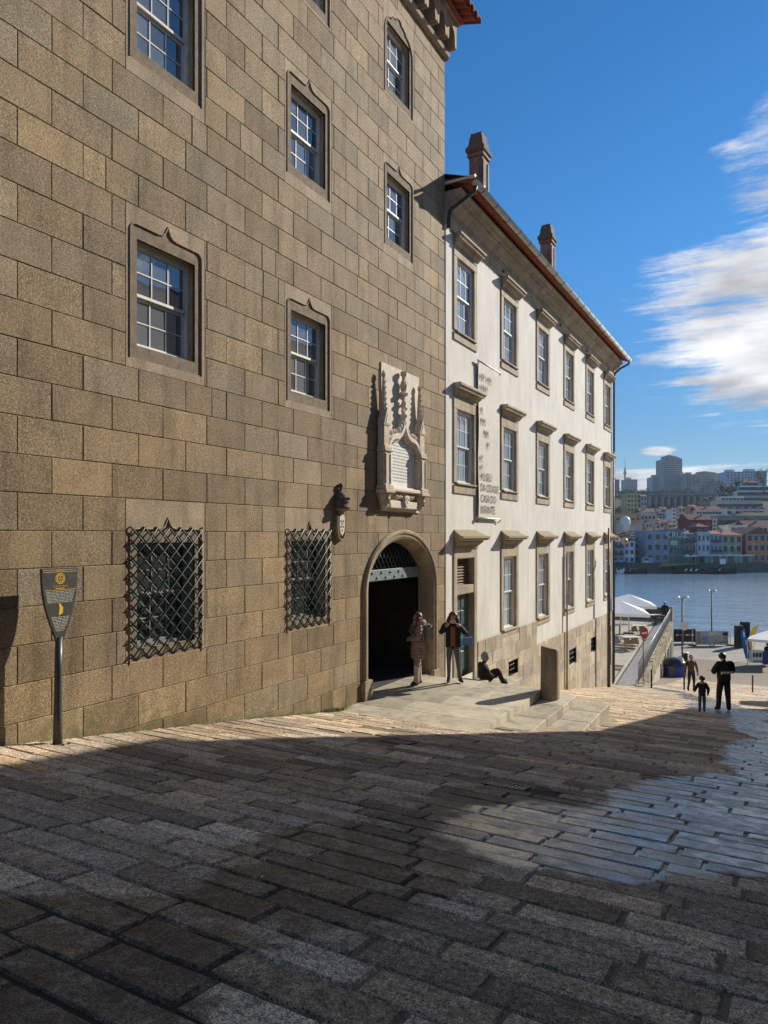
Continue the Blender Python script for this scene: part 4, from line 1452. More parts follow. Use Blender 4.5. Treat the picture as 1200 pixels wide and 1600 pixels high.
mb = MB(); mb.tube([(.09, 26.86, -.7), (.09, 26.86, -5.9)], .036, 8); mb.build('downpipe', M['whitestone'], house)
mb = MB(); mb.tube([(.05, 18.48, -3.0), (.05, 18.48, -4.4)], .0, 6) if False else None
rf = MB(); rf.poly([(.62, WY0, 8.64), (.62, WY1 + .4, 8.64), (-5.2, WY1 - 4, 10.6), (-5.2, WY0, 10.6)]); rf.poly([(.62, WY1 + .4, 8.64), (-10.4, WY1 + .4, 8.62), (-5.2, WY1 - 4, 10.6)]); rf.poly([(-10.4, WY0, 8.62), (-10.4, WY1 + .4, 8.62), (-5.2, WY1 - 4, 10.6), (-5.2, WY0, 10.6)])
roof = rf.build('roof', M['tile'], house, fix=False)
for (cx_, cy_, mt) in ((-1.0, 20.62, M['chimney']), (-1.0, 28.0, M['chimneypink'])):
    mb = MB(); w_, l_ = .22, .26
    mb.bbox(cx_ - w_, cy_ - l_, 8.6, cx_ + w_, cy_ + l_, 11.62, .02)
    for s_ in (-1, 1):
        mb.bbox(cx_ - w_ * .55, cy_ + s_ * l_, 9.2, cx_ + w_ * .55, cy_ + s_ * (l_ + .025), 11.3, .01)
        mb.bbox(cx_ + w_, cy_ + s_ * l_ * .72 - .06, 9.0, cx_ + w_ + .03, cy_ + s_ * l_ * .72 + .06, 11.5, .01)
    mb.bbox(cx_ - w_ - .05, cy_ - l_ - .05, 11.62, cx_ + w_ + .05, cy_ + l_ + .05, 11.72, .015)
    ch = mb.build('chimney', mt, roof)
    cp = MB()
    prf = [(1.0, 11.70), (1.38, 11.78), (1.40, 11.88), (1.1, 11.97), (.98, 12.12), (.98, 12.18), (.82, 12.30), (.80, 12.36)]
    b0 = 0
    for (s_, z_) in prf:
        for (sx_, sy_) in ((-1, -1), (1, -1), (1, 1), (-1, 1)): cp.v.append((cx_ + sx_ * w_ * s_, cy_ + sy_ * (l_ + w_ * (s_ - 1)), z_))
    for i in range(len(prf) - 1):
        for q in range(4):
            cp.f.append((i*4 + q, i*4 + (q+1) % 4, (i+1)*4 + (q+1) % 4, (i+1)*4 + q)); cp.m.append(0); cp.sm.append(False)
    e = (len(prf) - 1) * 4
    cp.f.append((e, e+1, e+2, e+3)); cp.m.append(0); cp.sm.append(False)
    cp.build('chimney_cap', M['darkstone'], roof)

# ------------------------------------------------------------------ banner on the white building
bm_ = plain('banner_cloth', (.60, .57, .49), .8, .06, 3, .1, 8)
ink = plain('banner_print', (.12, .115, .10), .8, .05, 4)
ban = empty('wall_banner', (.12, 18.8, .40), 0, 'tall pale cloth museum banner hanging between the first two windows', 'banner')
by0, by1, bz0, bz1 = 17.93, 19.55, .46, 4.70
mb = MB(); n = 10
for xx in (.0, -.008):
    for i in range(n + 1):
        z_ = bz0 + (bz1 - bz0) * i / n
        for y_ in (by0, by1):
            mb.v.append((.065 + xx + .012 * math.sin(i * 1.3) * (1 if y_ == by0 else .4), y_, z_))
for f0 in (0, 2 * (n + 1)):
    for i in range(n):
        mb.f.append((f0 + 2*i, f0 + 2*i + 1, f0 + 2*i + 3, f0 + 2*i + 2)); mb.m.append(0); mb.sm.append(True)
mb.build('cloth', bm_, ban, fix=False)
for z_ in (bz0, bz1):
    mb = MB(); mb.tube([(.065, by0 - .08, z_), (.065, by1 + .08, z_)], .022, 8); r_ = mb.build('rod', M['paintwhite'], ban)
    for y_ in (by0 - .04, by1 + .04):
        mb = MB(); mb.tube([(-.02, y_, z_ - .08), (.04, y_, z_ - .10), (.085, y_, z_ - .02), (.065, y_, z_ + .03)], .014, 6); mb.build('bracket', M['rustiron'], ban)
tx = .087
for (s_, dy, z_) in (('MM  MM', .10, 4.20), ('MMM', .10, 3.90), ('M', .10, 3.28), ('MM', .10, 2.98), ('MM', .34, 2.68), ('M', .58, 2.38), ('M', .10, 1.98), ('M', .10, 1.72)):
    text(s_, .30, faceX(tx, by0 + dy, z_), ink, ban, sx=.80, thin=.0, extrude=.0008)
for k, s_ in enumerate(('MUSEU', 'DA CIDADE', 'CASA DO', 'INFANTE')):
    text(s_, .30, faceX(tx, by0 + .12, 1.50 - .30 * k), ink, ban, sx=.92 if s_ != 'DA CIDADE' else .88, thin=.0, extrude=.0008)

# ------------------------------------------------------------------ memorial niche over the door
nic = empty('memorial_niche', (0, 13.5, .55), 0, 'carved pale gothic memorial niche with inscription above the arched door', 'memorial')
LS = M['limestone']
mb = MB(); mb.slabX([(12.62, .50), (14.48, .50), (14.48, 3.56), (12.62, 3.56)], .002, .035); mb.build('back_panel', M['limewhite'], nic)
pts = [(12.78, .98), (14.22, .98)] + [(14.22, 1.72), (14.05, 1.95), (13.80, 2.10), (13.62, 2.25), (13.50, 2.42), (13.38, 2.25), (13.20, 2.10), (12.95, 1.95), (12.78, 1.72)]
mb = MB(); mb.slabX(pts, .035, .06); mb.build('plaque', M['marble'], nic)
for q in range(14):
    z_ = 2.02 - q * .068
    hw = .50 if z_ < 1.82 else .50 - (z_ - 1.82) * 1.6
    hw *= RND.uniform(.75, 1)
    mb = MB(); y_ = 13.5 - hw
    while y_ < 13.5 + hw:
        l_ = RND.uniform(.03, .10)
        mb.box(.06, y_, z_, .062, min(y_ + l_, 13.5 + hw), z_ + .03); y_ += l_ + .025
    mb.build('inscription_line', M['rustiron'] if False else plain('cut_letters', (.30, .28, .25), .7, .1, 5) if q == 0 else bpy.data.materials['cut_letters'], nic)
def pier(yc, side):
    def B(name, hw, d, z0, z1, c_=.012):
        mb = MB(); mb.bbox(.03, yc - hw, z0, d, yc + hw, z1, c_); return mb.build(name, LS, nic)
    B('pier_base', .215, .36, .86, .93); B('pier_base', .185, .325, .93, 1.02)
    B('pier_shaft', .15, .27, 1.02, 1.70)
    for s_ in (-1, 1):
        mb = MB(); mb.bbox(.27, yc + s_ * .10 - .022, 1.05, .292, yc + s_ * .10 + .022, 1.66, .008); mb.build('pier_fillet', LS, nic)
    B('pier_cap', .18, .31, 1.70, 1.75); B('pier_cap', .165, .285, 1.75, 1.82)
    B('pier_upper', .125, .23, 1.82, 2.28)
    mb = MB(); mb.slabX([(yc - .15, 2.24), (yc + .15, 2.24), (yc, 2.60)], .03, .25); g_ = mb.build('gablet', LS, nic)
    mb = MB(); mb.slabX([(yc - .08, 2.27), (yc + .08, 2.27), (yc, 2.47)], .25, .262); mb.build('gablet_relief', M['limewhite'], g_)
    mb = MB(); mb.lathe([(.105, 2.25), (.085, 2.62), (.05, 3.05), (.035, 3.22), (.06, 3.25), (.055, 3.30), (.02, 3.36), (0, 3.38)], (.13, yc, 0), 6, smooth=False)
    sp = mb.build('spire', LS, nic)
    for k in range(7):
        z_ = 2.45 + k * .115; r_ = .10 - (z_ - 2.25) * .062
        for a in (-.9, .9):
            mb = MB(); mb.lathe([(0, -.03), (.026, -.012), (.03, .01), (.012, .03), (0, .034)], (.13 + r_ * math.cos(a), yc + r_ * math.sin(a), z_), 5); mb.build('crocket', LS, sp)
pier(12.58, -1); pier(14.34, 1)
og = []
for q in range(13):
    t_ = q / 12
    if t_ < .5: u = t_ * 2; og.append((12.74 + .36 * (1 - math.cos(u * math.pi / 2)) , 1.76 + .30 * math.sin(u * math.pi / 2)))
    else:
        u = (t_ - .5) * 2; og.append((13.10 + .40 * math.sin(u * math.pi / 2) , 2.06 + .46 * (1 - math.cos(u * math.pi / 2))))
ogr = [(27.0 - a + (14.18 - 14.26) * 0, b) for (a, b) in reversed(og)]
ogr = [(13.5 + (13.5 - a), b) for (a, b) in reversed(og)]
for nm, pth in (('ogee_arch', og + ogr[1:]),):
    mb = MB(); mb.stripX(pth, .15, .035, .22); mb.build(nm, M['limewhite'], nic)
    mb = MB(); mb.stripX([(a, b - .085) for (a, b) in pth], .05, .035, .15); mb.build('ogee_inner_roll', LS, nic)
for k in range(10):
    t_ = k / 9
    yv = og[min(int(t_ * 12), 12)]
    for s_ in (-1, 1):
        yy = yv[0] if s_ < 0 else 27.0 - yv[0]
        mb = MB(); mb.lathe([(0, -.06), (.05, -.03), (.06, .01), (.035, .05), (0, .06)], (.15, yy + s_ * .02, yv[1] + .11), 6); mb.build('crocket', M['limewhite'], nic)
mb = MB(); mb.lathe([(.07, 2.45), (.06, 2.7), (.075, 2.8), (.05, 2.9), (.05, 2.98), (.13, 3.0), (.14, 3.04), (.08, 3.07)], (.15, 13.5, 0), 8, smooth=False); fin = mb.build('finial', M['limewhite'], nic)
mb = MB(); mb.lathe([(.06, 3.06), (.09, 3.14), (.10, 3.22), (.07, 3.30), (.05, 3.32), (.05, 3.40), (.09, 3.42), (.09, 3.50), (0, 3.52)], (.15, 13.5, 0), 7, smooth=False); mb.build('finial_head', LS, fin)
for k in range(8):
    mb = MB(); a = k * 2.4; mb.lathe([(0, -.05), (.04, -.02), (.045, .02), (0, .05)], (.15 + .07 * math.cos(a), 13.5 + .07 * math.sin(a), 2.55 + k * .055), 5); mb.build('crocket', M['limewhite'], fin)
mb = MB(); mb.bbox(.03, 12.74, .90, .30, 14.18, .985, .02); mb.bbox(.03, 12.78, .985, .16, 14.14, 1.02, .01); mb.build('sill', M['limewhite'], nic)
for yc in (12.6, 14.34):
    mb = MB(); mb.lathe([(.19, .86), (.19, .82), (.13, .72), (.12, .60), (.05, .54), (0, .53)], (.12, yc, 0), 8, smooth=False); cb = mb.build('corbel', LS, nic)
    mb = MB(); mb.lathe([(0, -.08), (.06, -.06), (.085, 0), (.06, .06), (0, .08)], (.245, yc, .70), 8); mb.build('carved_head', LS, cb)
    for s_ in (-1, 1):
        mb = MB(); mb.lathe([(0, -.02), (.02, 0), (0, .02)], (.32, yc + s_ * .03, .72), 6); mb.build('carved_eye', M['darkstone'], cb)
mb = MB(); mb.bbox(.03, 12.80, .56, .20, 14.12, .72, .015); ls_ = mb.build('lower_tablet', M['limewhite'], nic)
mb = MB(); mb.bbox(.03, 12.95, .72, .16, 13.98, .90, .03); mb.build('scroll_frieze', LS, nic)
mb = MB(); mb.slabX([(13.40, .84), (13.60, .84), (13.60, .70), (13.55, .62), (13.5, .585), (13.45, .62), (13.40, .70)], .16, .27); sh = mb.build('shield', M['limewhite'], nic)
for (a, b) in ((-.05, .76), (.05, .76), (0, .70), (0, .79)):
    mb = MB(); mb.box(.27, 13.5 + a - .018, b - .022, .282, 13.5 + a + .018, b + .022); mb.build('charge', LS, sh)
for s_ in (-1, 1):
    for k in range(4):
        mb = MB(); mb.lathe([(0, -.055), (.05, -.02), (.05, .02), (0, .055)], (.18, 13.5 + s_ * (.17 + k * .085), .80 + .02 * (k % 2)), 6); mb.build('leaf_carving', M['limewhite'], nic)

nic.scale = (.76, .93, 1)

# ------------------------------------------------------------------ stone bracket with coat of arms, left of the door
arm = empty('heraldic_bracket', (0, 11.1, -.05), 0, 'dark domed stone bracket over a carved shield, left of the arched door', 'carving')
DS = M['darkstone']
mb = MB(); mb.lathe([(.30, .545), (.315, .56), (.31, .60), (.275, .615), (.27, .70), (.285, .71), (.28, .73), (.25, .735), (.24, .80), (.19, .88), (.12, .93), (.06, .95), (.05, .99)], (.02, 11.10, 0), 16, a0=-math.pi/2, a1=math.pi/2); cap_ = mb.build('dome', DS, arm)
for k in range(7):
    a = -math.pi/2 + math.pi * (k + .5) / 7
    mb = MB(); mb.lathe([(0, -.035), (.03, -.015), (.03, .02), (0, .045)], (.02 + .262 * math.cos(a), 11.10 + .262 * math.sin(a), .775), 5); mb.build('knob', DS, cap_)
mb = MB(); mb.lathe([(.05, .97), (.045, 1.03), (.075, 1.05), (.07, 1.09), (.03, 1.12), (0, 1.13)], (.06, 11.10, 0), 8); mb.build('finial', DS, cap_)
mb = MB(); mb.lathe([(.27, .545), (.15, .50), (.12, .44), (0, .43)], (.02, 11.10, 0), 12, a0=-math.pi/2, a1=math.pi/2); mb.build('neck', M['surround'], arm)
sp_ = [(10.97, .38), (11.04, .40), (11.10, .46), (11.16, .40), (11.23, .38), (11.24, .18), (11.20, .04), (11.10, -.04), (11.0, .04), (10.96, .18)]
mb = MB(); mb.slabX([(a, b) for (a, b) in reversed(sp_)], .002, .11); sh = mb.build('shield', M['limewhite'], arm)
for (a, b) in ((-.06, .28), (.06, .28), (0, .22), (-.06, .16), (.06, .16), (0, .08)):
    mb = MB(); mb.box(.11, 11.10 + a - .018, b - .022, .122, 11.10 + a + .018, b + .022); mb.build('charge', M['surround'], sh)
mb = MB(); mb.stripX([(10.90, .40), (10.885, .25), (10.89, .10), (10.94, -.04), (11.03, -.12), (11.12, -.14), (11.20, -.11), (11.27, -.02), (11.31, .12), (11.31, .30)], .06, .0, .10); mb.build('scroll', M['surround'], arm)

arm.scale = (.70, .64, .84); arm.location = (0, 11.12, -.02)

# ------------------------------------------------------------------ information sign
sg = empty('information_sign', (.27, 5.07, zs(5.07)), 0, 'slender dark metal information sign with yellow emblem in front of the tower', 'sign')
sm_ = plain('sign_metal', (.055, .053, .048), .42, .15, 8, spec=.5)
yel = plain('sign_yellow_print', (.72, .42, .03), .5, .05, 4)
pale = plain('sign_pale_print', (.42, .40, .33), .6, .05, 4)
sc_ = 5.07
half = [(.222, -.365), (.218, -.50), (.205, -.64), (.180, -.77), (.145, -.89), (.105, -1.0), (.062, -1.10), (.040, -1.17)]
pts = [(sc_ - h, z_) for h, z_ in half] + [(sc_ + h, z_) for h, z_ in reversed(half)]
mb = MB(); mb.slabX(pts, .235, .272); pan = mb.build('panel', sm_, sg)
mb = MB(); mb.tube([(.25, sc_, -1.12), (.25, sc_ - .008, -1.5), (.25, sc_ - .015, -2.0), (.25, sc_ - .018, zs(sc_) - .02)], [.038, .040, .045, .052], 10); mb.build('post', sm_, sg)
for (dx_, dy_) in ((.08, .06), (.10, -.02), (.05, .10)):
    mb = MB(); mb.lathe([(.018, 0), (.018, .018), (0, .022)], (.25 + dx_, sc_ + dy_, zs(sc_ + dy_) + .0), 6); mb.build('bolt', M['iron'], sg)
fx = .2725
def bar_(y0, y1, z_, h, mt, nm='print_line'):
    mb = MB(); mb.box(fx, y0, z_, fx + .0012, y1, z_ + h); mb.build(nm, mt, pan)
bar_(sc_ - .21, sc_ + .21, -.385, .005, pale); bar_(sc_ - .21, sc_ + .21, -.407, .005, yel)
text('PORTO', .028, faceX(fx + .001, sc_, -.404), yel, pan, align='CENTER', extrude=.0006)
for (r0, r1, nn) in ((.060, .052, 28), (.044, .034, 28), (.026, .019, 4), (.010, .0, 4)):
    mb = MB(); n = nn
    for q in range(n):
        a0, a1 = 2 * math.pi * q / n, 2 * math.pi * (q + 1) / n
        mb.poly([(fx + .001, sc_ + r0 * math.cos(a0), -.478 + r0 * math.sin(a0)), (fx + .001, sc_ + r0 * math.cos(a1), -.478 + r0 * math.sin(a1)), (fx + .001, sc_ + r1 * math.cos(a1), -.478 + r1 * math.sin(a1)), (fx + .001, sc_ + r1 * math.cos(a0), -.478 + r1 * math.sin(a0))])
    mb.build('emblem', yel, pan, fix=False)
text('Casa do Infante', .030, faceX(fx + .001, sc_, -.570), yel, pan, align='CENTER', extrude=.0006)
bar_(sc_ - .06, sc_ + .05, -.590, .008, yel); bar_(sc_ - .195, sc_ + .195, -.605, .005, yel)
pl = random.Random(77)
def block(z_top, n, wf):
    for q in range(n):
        z_ = z_top - q * .0165; w_ = wf(z_)
        mb = MB(); y_ = sc_ - w_
        while y_ < sc_ + w_ - .01:
            l_ = pl.uniform(.02, .075); mb.box(fx, y_, z_, fx + .001, min(y_ + l_, sc_ + w_), z_ + .0075); y_ += l_ + .009
        mb.build('print_line', pale, pan)
def hw(z_):
    for (h0, z0), (h1, z1) in zip(half[:-1], half[1:]):
        if z1 <= z_ <= z0: return h1 + (h0 - h1) * (z_ - z1) / (z0 - z1)
    return .04
block(-.625, 8, lambda z_: hw(z_) - .03); block(-.905, 10, lambda z_: hw(z_) - .028)
mb = MB(); mb.slabX([(sc_ - .02, -.885), (sc_ + .03, -.86), (sc_ + .035, -.80), (sc_ + .005, -.76), (sc_ - .02, -.745), (sc_ - .01, -.80)], fx, fx + .001); mb.build('ship_emblem', yel, pan)

# ------------------------------------------------------------------ street lamp by the far end of the white building
lp = empty('street_lamp', (.42, 32.7, zs(32.7)), 0, 'slim dark lamp post with a globe on a side arm by the building end', 'street lamp')
mb = MB(); mb.tube([(.42, 32.7, zs(32.7) - .05), (.42, 32.7, -1.35), (.42, 32.7, -1.33), (.42, 32.7, .32)], [.075, .07, .045, .04], 10); mb.build('post', M['rustiron'], lp)
G = Vector(pix(976, 846, 32.6))
mb = MB(); mb.tube([(.42, 32.7, -.24), (G.x - .1, G.y - .06, G.z + .08), (G.x, G.y, G.z + .12)], .018, 6); mb.build('arm', M['zinc'], lp)
gl = plain('amber_globe', (.42, .33, .18), .3, .1, 4)
mb = MB(); mb.lathe([(0, -.16), (.07, -.145), (.13, -.09), (.155, 0), (.13, .09), (.07, .13), (.05, .16), (0, .17)], G, 14); mb.build('globe', gl, lp)
stk = [plain('sticker_red', (.5, .06, .05), .5, .2, 9), plain('sticker_white', (.6, .6, .58), .5, .2, 9), plain('sticker_blue', (.1, .2, .45), .5, .2, 9)]
for q in range(12):
    z_ = -3.6 - q * .12; a = RND.uniform(-.6, .5)
    mb = MB(); w_ = RND.uniform(.02, .05)
    mb.box(.493, 32.7 - .03 + a * .03, z_, .497, 32.7 - .03 + a * .03 + w_, z_ + RND.uniform(.04, .08)); mb.build('sticker', stk[q % 3], lp)

# ------------------------------------------------------------------ houses on the other side of the street (they shade the paving)
op = empty('town_house', (9.2, 8, -3), 0, 'tall rendered house across the street whose shadow lies over the paving', 'building')
om = plain('cream_render', (.52, .49, .43), .85, .15, 2, .15, 30)
def opp_block(root, y0, y1, top0, top1, depth, wins, mt):
    mb = MB(); X0, X1 = 9.2, 9.2 + depth
    p = [(X0, y0, -12), (X1, y0, -12), (X1, y1, -12), (X0, y1, -12), (X0, y0, top0), (X1, y0, top0), (X1, y1, top1), (X0, y1, top1)]
    mb.faces(p, [(0, 3, 2, 1), (4, 5, 6, 7), (0, 1, 5, 4), (1, 2, 6, 5), (2, 3, 7, 6), (3, 0, 4, 7)])
    mb.build('wall', mt, root)
    for (yc, z0) in wins:
        mb = MB()
        for (a, b, c_, d) in ((-.75, -.52, -.2, 2.1), (.52, .75, -.2, 2.1), (-.52, .52, 1.9, 2.1), (-.52, .52, -.2, 0)):
            mb.box(9.12, yc + a, z0 + c_, 9.2, yc + b, z0 + d)
        w_ = mb.build('window', M['whitestone'], root)
        mb = MB(); mb.box(9.17, yc - .52, z0, 9.199, yc + .52, z0 + 1.9); mb.build('pane', M['glass'], w_)
opp_block(op, -14, 24.6, 7.55, 7.55, 9, [(y_, z_) for z_ in (4.2, .9) for y_ in (-10, -6.5, -3, .5, 4, 7.5, 11, 14.5, 18, 21.5)], om)
mb = MB(); mb.poly([(8.95, -14, 7.56), (8.95, 24.8, 7.56), (13.7, 22, 9.6), (13.7, -14, 9.6)]); mb.poly([(8.95, 24.8, 7.56), (18.4, 24.8, 7.56), (13.7, 22, 9.6)]); mb.poly([(18.4, -14, 7.56), (18.4, 24.8, 7.56), (13.7, 22, 9.6), (13.7, -14, 9.6)]); mb.build('roof', M['tile'], op, fix=False)
an = empty('low_annex', (9.2, 29, -6), 0, 'low stone annex with a sloping top below the tall house', 'building')
opp_block(an, 24.62, 33.9, 2.35, .05, 5, [(27, -3.2), (31, -4.0)], M['whitestone'])
an2 = empty('small_storehouse', (9.2, 38, -8), 0, 'small stone storehouse at the lower end of the shaded side', 'building')
opp_block(an2, 36.8, 40.5, -2.2, -2.6, 4, [(38.6, -6.5)], M['whitestone'])

# ------------------------------------------------------------------ plaza, quay and river
RIVER = -13.5
def plaza_mat():
    t = NT('plaza_granite')
    br = t.n('ShaderNodeTexBrick')
    rt = t.n('ShaderNodeVectorRotate', rotation_type='Z_AXIS'); t.l(t.P(), rt.inputs['Vector']); rt.inputs['Angle'].default_value = 0
    t.l(rt.outputs[0], br.inputs['Vector'])
    br.inputs['Scale'].default_value = 1.0
    br.inputs['Brick Width'].default_value = .9; br.inputs['Row Height'].default_value = .32; br.inputs['Mortar Size'].default_value = .012
    br.inputs['Color1'].default_value = (.36, .325, .27, 1); br.inputs['Color2'].default_value = (.29, .255, .205, 1); br.inputs['Mortar'].default_value = (.13, .11, .085, 1)
    f = t.math('MULTIPLY', t.rng(t.noise(.5, 4), .3, .7, .85, 1.12), t.rng(t.noise(30, 3), .3, .7, .85, 1.15))
    col = t.scale(br.outputs['Color'], f)
    return t.set(col, .8, t.bump(t.noise(30, 3), .3, .01), 0, .3)
M['plaza'] = plaza_mat()
mb = MB()
q = [far(-200, 40, -10.52), far(260, 40, -10.52), far(260, 73, -10.52), far(-200, 73, -10.52)]
mb.poly(q)
pz = mb.build('plaza', M['plaza'], fix=False)
tag(pz, 'paved riverside plaza at the bottom of the street', 'plaza', kind='structure')
mb = MB(); mb.poly([far(-200, 73, -10.52), far(260, 73, -10.52), far(260, 73, -15), far(-200, 73, -15)])
tag(mb.build('quay', M['whitestone'], fix=False), 'granite quay wall dropping from the plaza to the river', 'quay', kind='structure')
def water_mat():
    t = NT('river_water')
    mp = t.n('ShaderNodeMapping'); t.l(t.P(), mp.inputs['Vector'])
    mp.inputs['Rotation'].default_value = (0, 0, -TH); mp.inputs['Scale'].default_value = (.35, 1.0, 1)
    a = t.noise(.30, 6, .66, mp.outputs[0], .3); b = t.noise(1.6, 4, .6, mp.outputs[0])
    h = t.math('ADD', a, t.math('MULTIPLY', b, .28))
    col = t.mix(t.rng(a, .35, .65, 0, 1), (.14, .24, .34), (.25, .36, .46))
    return t.set(col, .09, t.bump(h, .42, .6), 0, .5, 2.4)
M['water'] = water_mat()
mb = MB(); mb.poly([far(-900, 60, RIVER), far(1100, 60, RIVER), far(1100, 300, RIVER), far(-900, 300, RIVER)])
tag(mb.build('river', M['water'], fix=False), 'wide rippled blue river below the plaza', 'river', kind='structure')
# ground sheet out to the horizon, under and behind everything
mb = MB(); mb.poly([far(-4000, 290, -14.2), far(4000, 290, -14.2), far(4000, 3000, -14.2), far(-4000, 3000, -14.2)])
mb.poly([far(-4000, -3000, -16), far(4000, -3000, -16), far(4000, 62, -16), far(-4000, 62, -16)])
tag(mb.build('ground', plain('distant_land', (.10, .11, .06), .9, .3, .02), fix=False), 'level land reaching out to the horizon', 'ground', kind='structure')

# ------------------------------------------------------------------ terrace beyond the white building
TM = plain('terrace_paving', (.36, .32, .25), .85, .25, 3, .3, 20)
RM = granite('rubble_wall', [(0, (.24, .20, .11)), (.5, (.34, .29, .18)), (1, (.28, .27, .13))], grain=60, bump=.8)
terr = empty('riverside_terrace', (-3, 50, -7.7), 0, 'paved cafe terrace above the plaza beyond the white building', 'terrace')
TZ = -7.66
def wx(y_): return 1.0 - (y_ - 37.4) * (1.85 / 26.6)
def tz(y_): return TZ + .12 * max(0, min(1, (y_ - 40) / 4)) + .10 * max(0, min(1, (y_ - 46) / 3))
# terrace floor in long stone bands with shallow steps up towards the river
bands = [(36.3, 41.6, -7.66), (41.6, 42.05, -7.55), (42.05, 48.2, -7.44), (48.2, 48.7, -7.33), (48.7, 64, -7.22)]
for (a, b, z_) in bands:
    mb = MB()
    P_ = [(-14, a + .003), (wx(a) - 1.35, a + .003), (wx(b) - 1.35, b), (-14, b)]
    mb.faces([(x, y_, -10.2) for (x, y_) in P_] + [(x, y_, z_) for (x, y_) in P_], [(0, 3, 2, 1), (4, 5, 6, 7), (0, 1, 5, 4), (1, 2, 6, 5), (2, 3, 7, 6), (3, 0, 4, 7)])
    mb.build('terrace_band', TM, terr)
rz = lambda y_: -7.62 + (y_ - 36.2) * (.38 / 27.8)
def slant(x0, x1, y0, y1, zt0, zt1, zb_, mt, nm, **kw):
    mb = MB()
    P_ = [(wx(y0) + x0, y0), (wx(y0) + x1, y0), (wx(y1) + x1, y1), (wx(y1) + x0, y1)]
    mb.faces([(x, y_, zb_) for (x, y_) in P_] + [(P_[0][0], P_[0][1], zt0), (P_[1][0], P_[1][1], zt0), (P_[2][0], P_[2][1], zt1), (P_[3][0], P_[3][1], zt1)], [(0, 3, 2, 1), (4, 5, 6, 7), (0, 1, 5, 4), (1, 2, 6, 5), (2, 3, 7, 6), (3, 0, 4, 7)])
    return mb.build(nm, mt, terr, **kw)
slant(-1.24, -.28, 36.2, 64, rz(36.2), rz(64), -10.2, plain('ramp_setts', (.30, .285, .26), .8, .3, 8, .5, 12), 'ramp')
slant(-1.36, -1.24, 36.2, 64, rz(36.2) + .06, rz(64) + .06, -10.2, M['slab'], 'kerb', rnd=(.5, .5, 0, 1))
# retaining wall with a mossy coping; dark arched doorways lower down on the street side
slant(-.28, 0, 37.4, 64, rz(37.4) - .25, rz(64) - .25, -11, plain('retaining_render', (.40, .37, .29), .9, .3, 3, .4, 15), 'retaining_wall')
wr = random.Random(9)
y = 37.4
while y < 64:
    L_ = wr.uniform(.55, 1.0); b = min(y + L_, 64)
    slant(-.31 - wr.uniform(0, .03), .04 + wr.uniform(0, .04), y + .008, b - .008, rz(y) + wr.uniform(-.02, .03), rz(b) + wr.uniform(-.02, .03), rz(y) - .24, RM, 'coping_stone', rnd=(wr.random(), wr.random(), 0, 1))
    zt = rz(y) - .25
    for q in range(3):
        h = wr.uniform(.22, .32)
        if zt - h < zs(y): break
        slant(-.02, .012 + wr.uniform(0, .03), y + wr.uniform(.01, .05), b - wr.uniform(.01, .05), zt - .012, zt - .012, zt - h, RM, 'rubble_stone', rnd=(wr.random(), wr.random(), 0, 1)); zt -= h
    y = b
for (a, b) in ((50.5, 52.0), (53.8, 55.4), (57.2, 58.8), (60.4, 62.0)):
    slant(-.01, .006, a, b, -8.75, -8.75, zs(a) - .05, M['void'], 'doorway')  # flat black panel on the wall, darkness of the opening put into its colour
    for e_ in (a - .16, b): slant(-.01, .05, e_, e_ + .16, -8.6, -8.6, zs(a) - .05, M['whitestone'], 'door_jamb')
# parapet at the river end
mb = MB(); mb.bbox(-16, 64.0, -11, wx(64) + .05, 64.3, -6.15, .02); mb.build('parapet', M['darkstone'], terr)
mb = MB(); mb.bbox(wx(64) - .28, 63.6, -11, wx(64) + .06, 63.98, -6.0, .02); mb.build('end_pillar', M['whitestone'], terr)

# railing
rl = empty('ramp_railing', (.6, 44, -7.5), 0, 'grey steel railing along the coping of the terrace wall', 'railing')
rlm = plain('railing_grey_steel', (.20, .21, .22), .45, .2, 8, metal=.3)
def rtop(y_): return rz(y_) + 1.05
def rxx(y_): return wx(y_) - .14
mb = MB(); mb.tube([(rxx(37.7), 37.7, rtop(37.7)), (rxx(63.5), 63.5, rtop(63.5))], .026, 8); mb.build('handrail', rlm, rl)
mb = MB(); mb.tube([(rxx(37.7), 37.7, rz(37.7) + .15), (rxx(63.5), 63.5, rz(63.5) + .15)], .018, 6); mb.build('bottom_rail', rlm, rl)
y = 37.7; k = 0
while y <= 63.5:
    mb = MB(); r_ = .024 if k % 12 == 0 else .009
    mb.tube([(rxx(y), y, rz(y) + (-.02 if k % 12 == 0 else .15)), (rxx(y), y, rtop(y))], r_, 5)
    mb.build('post' if k % 12 == 0 else 'baluster', rlm, rl)
    y += .14; k += 1

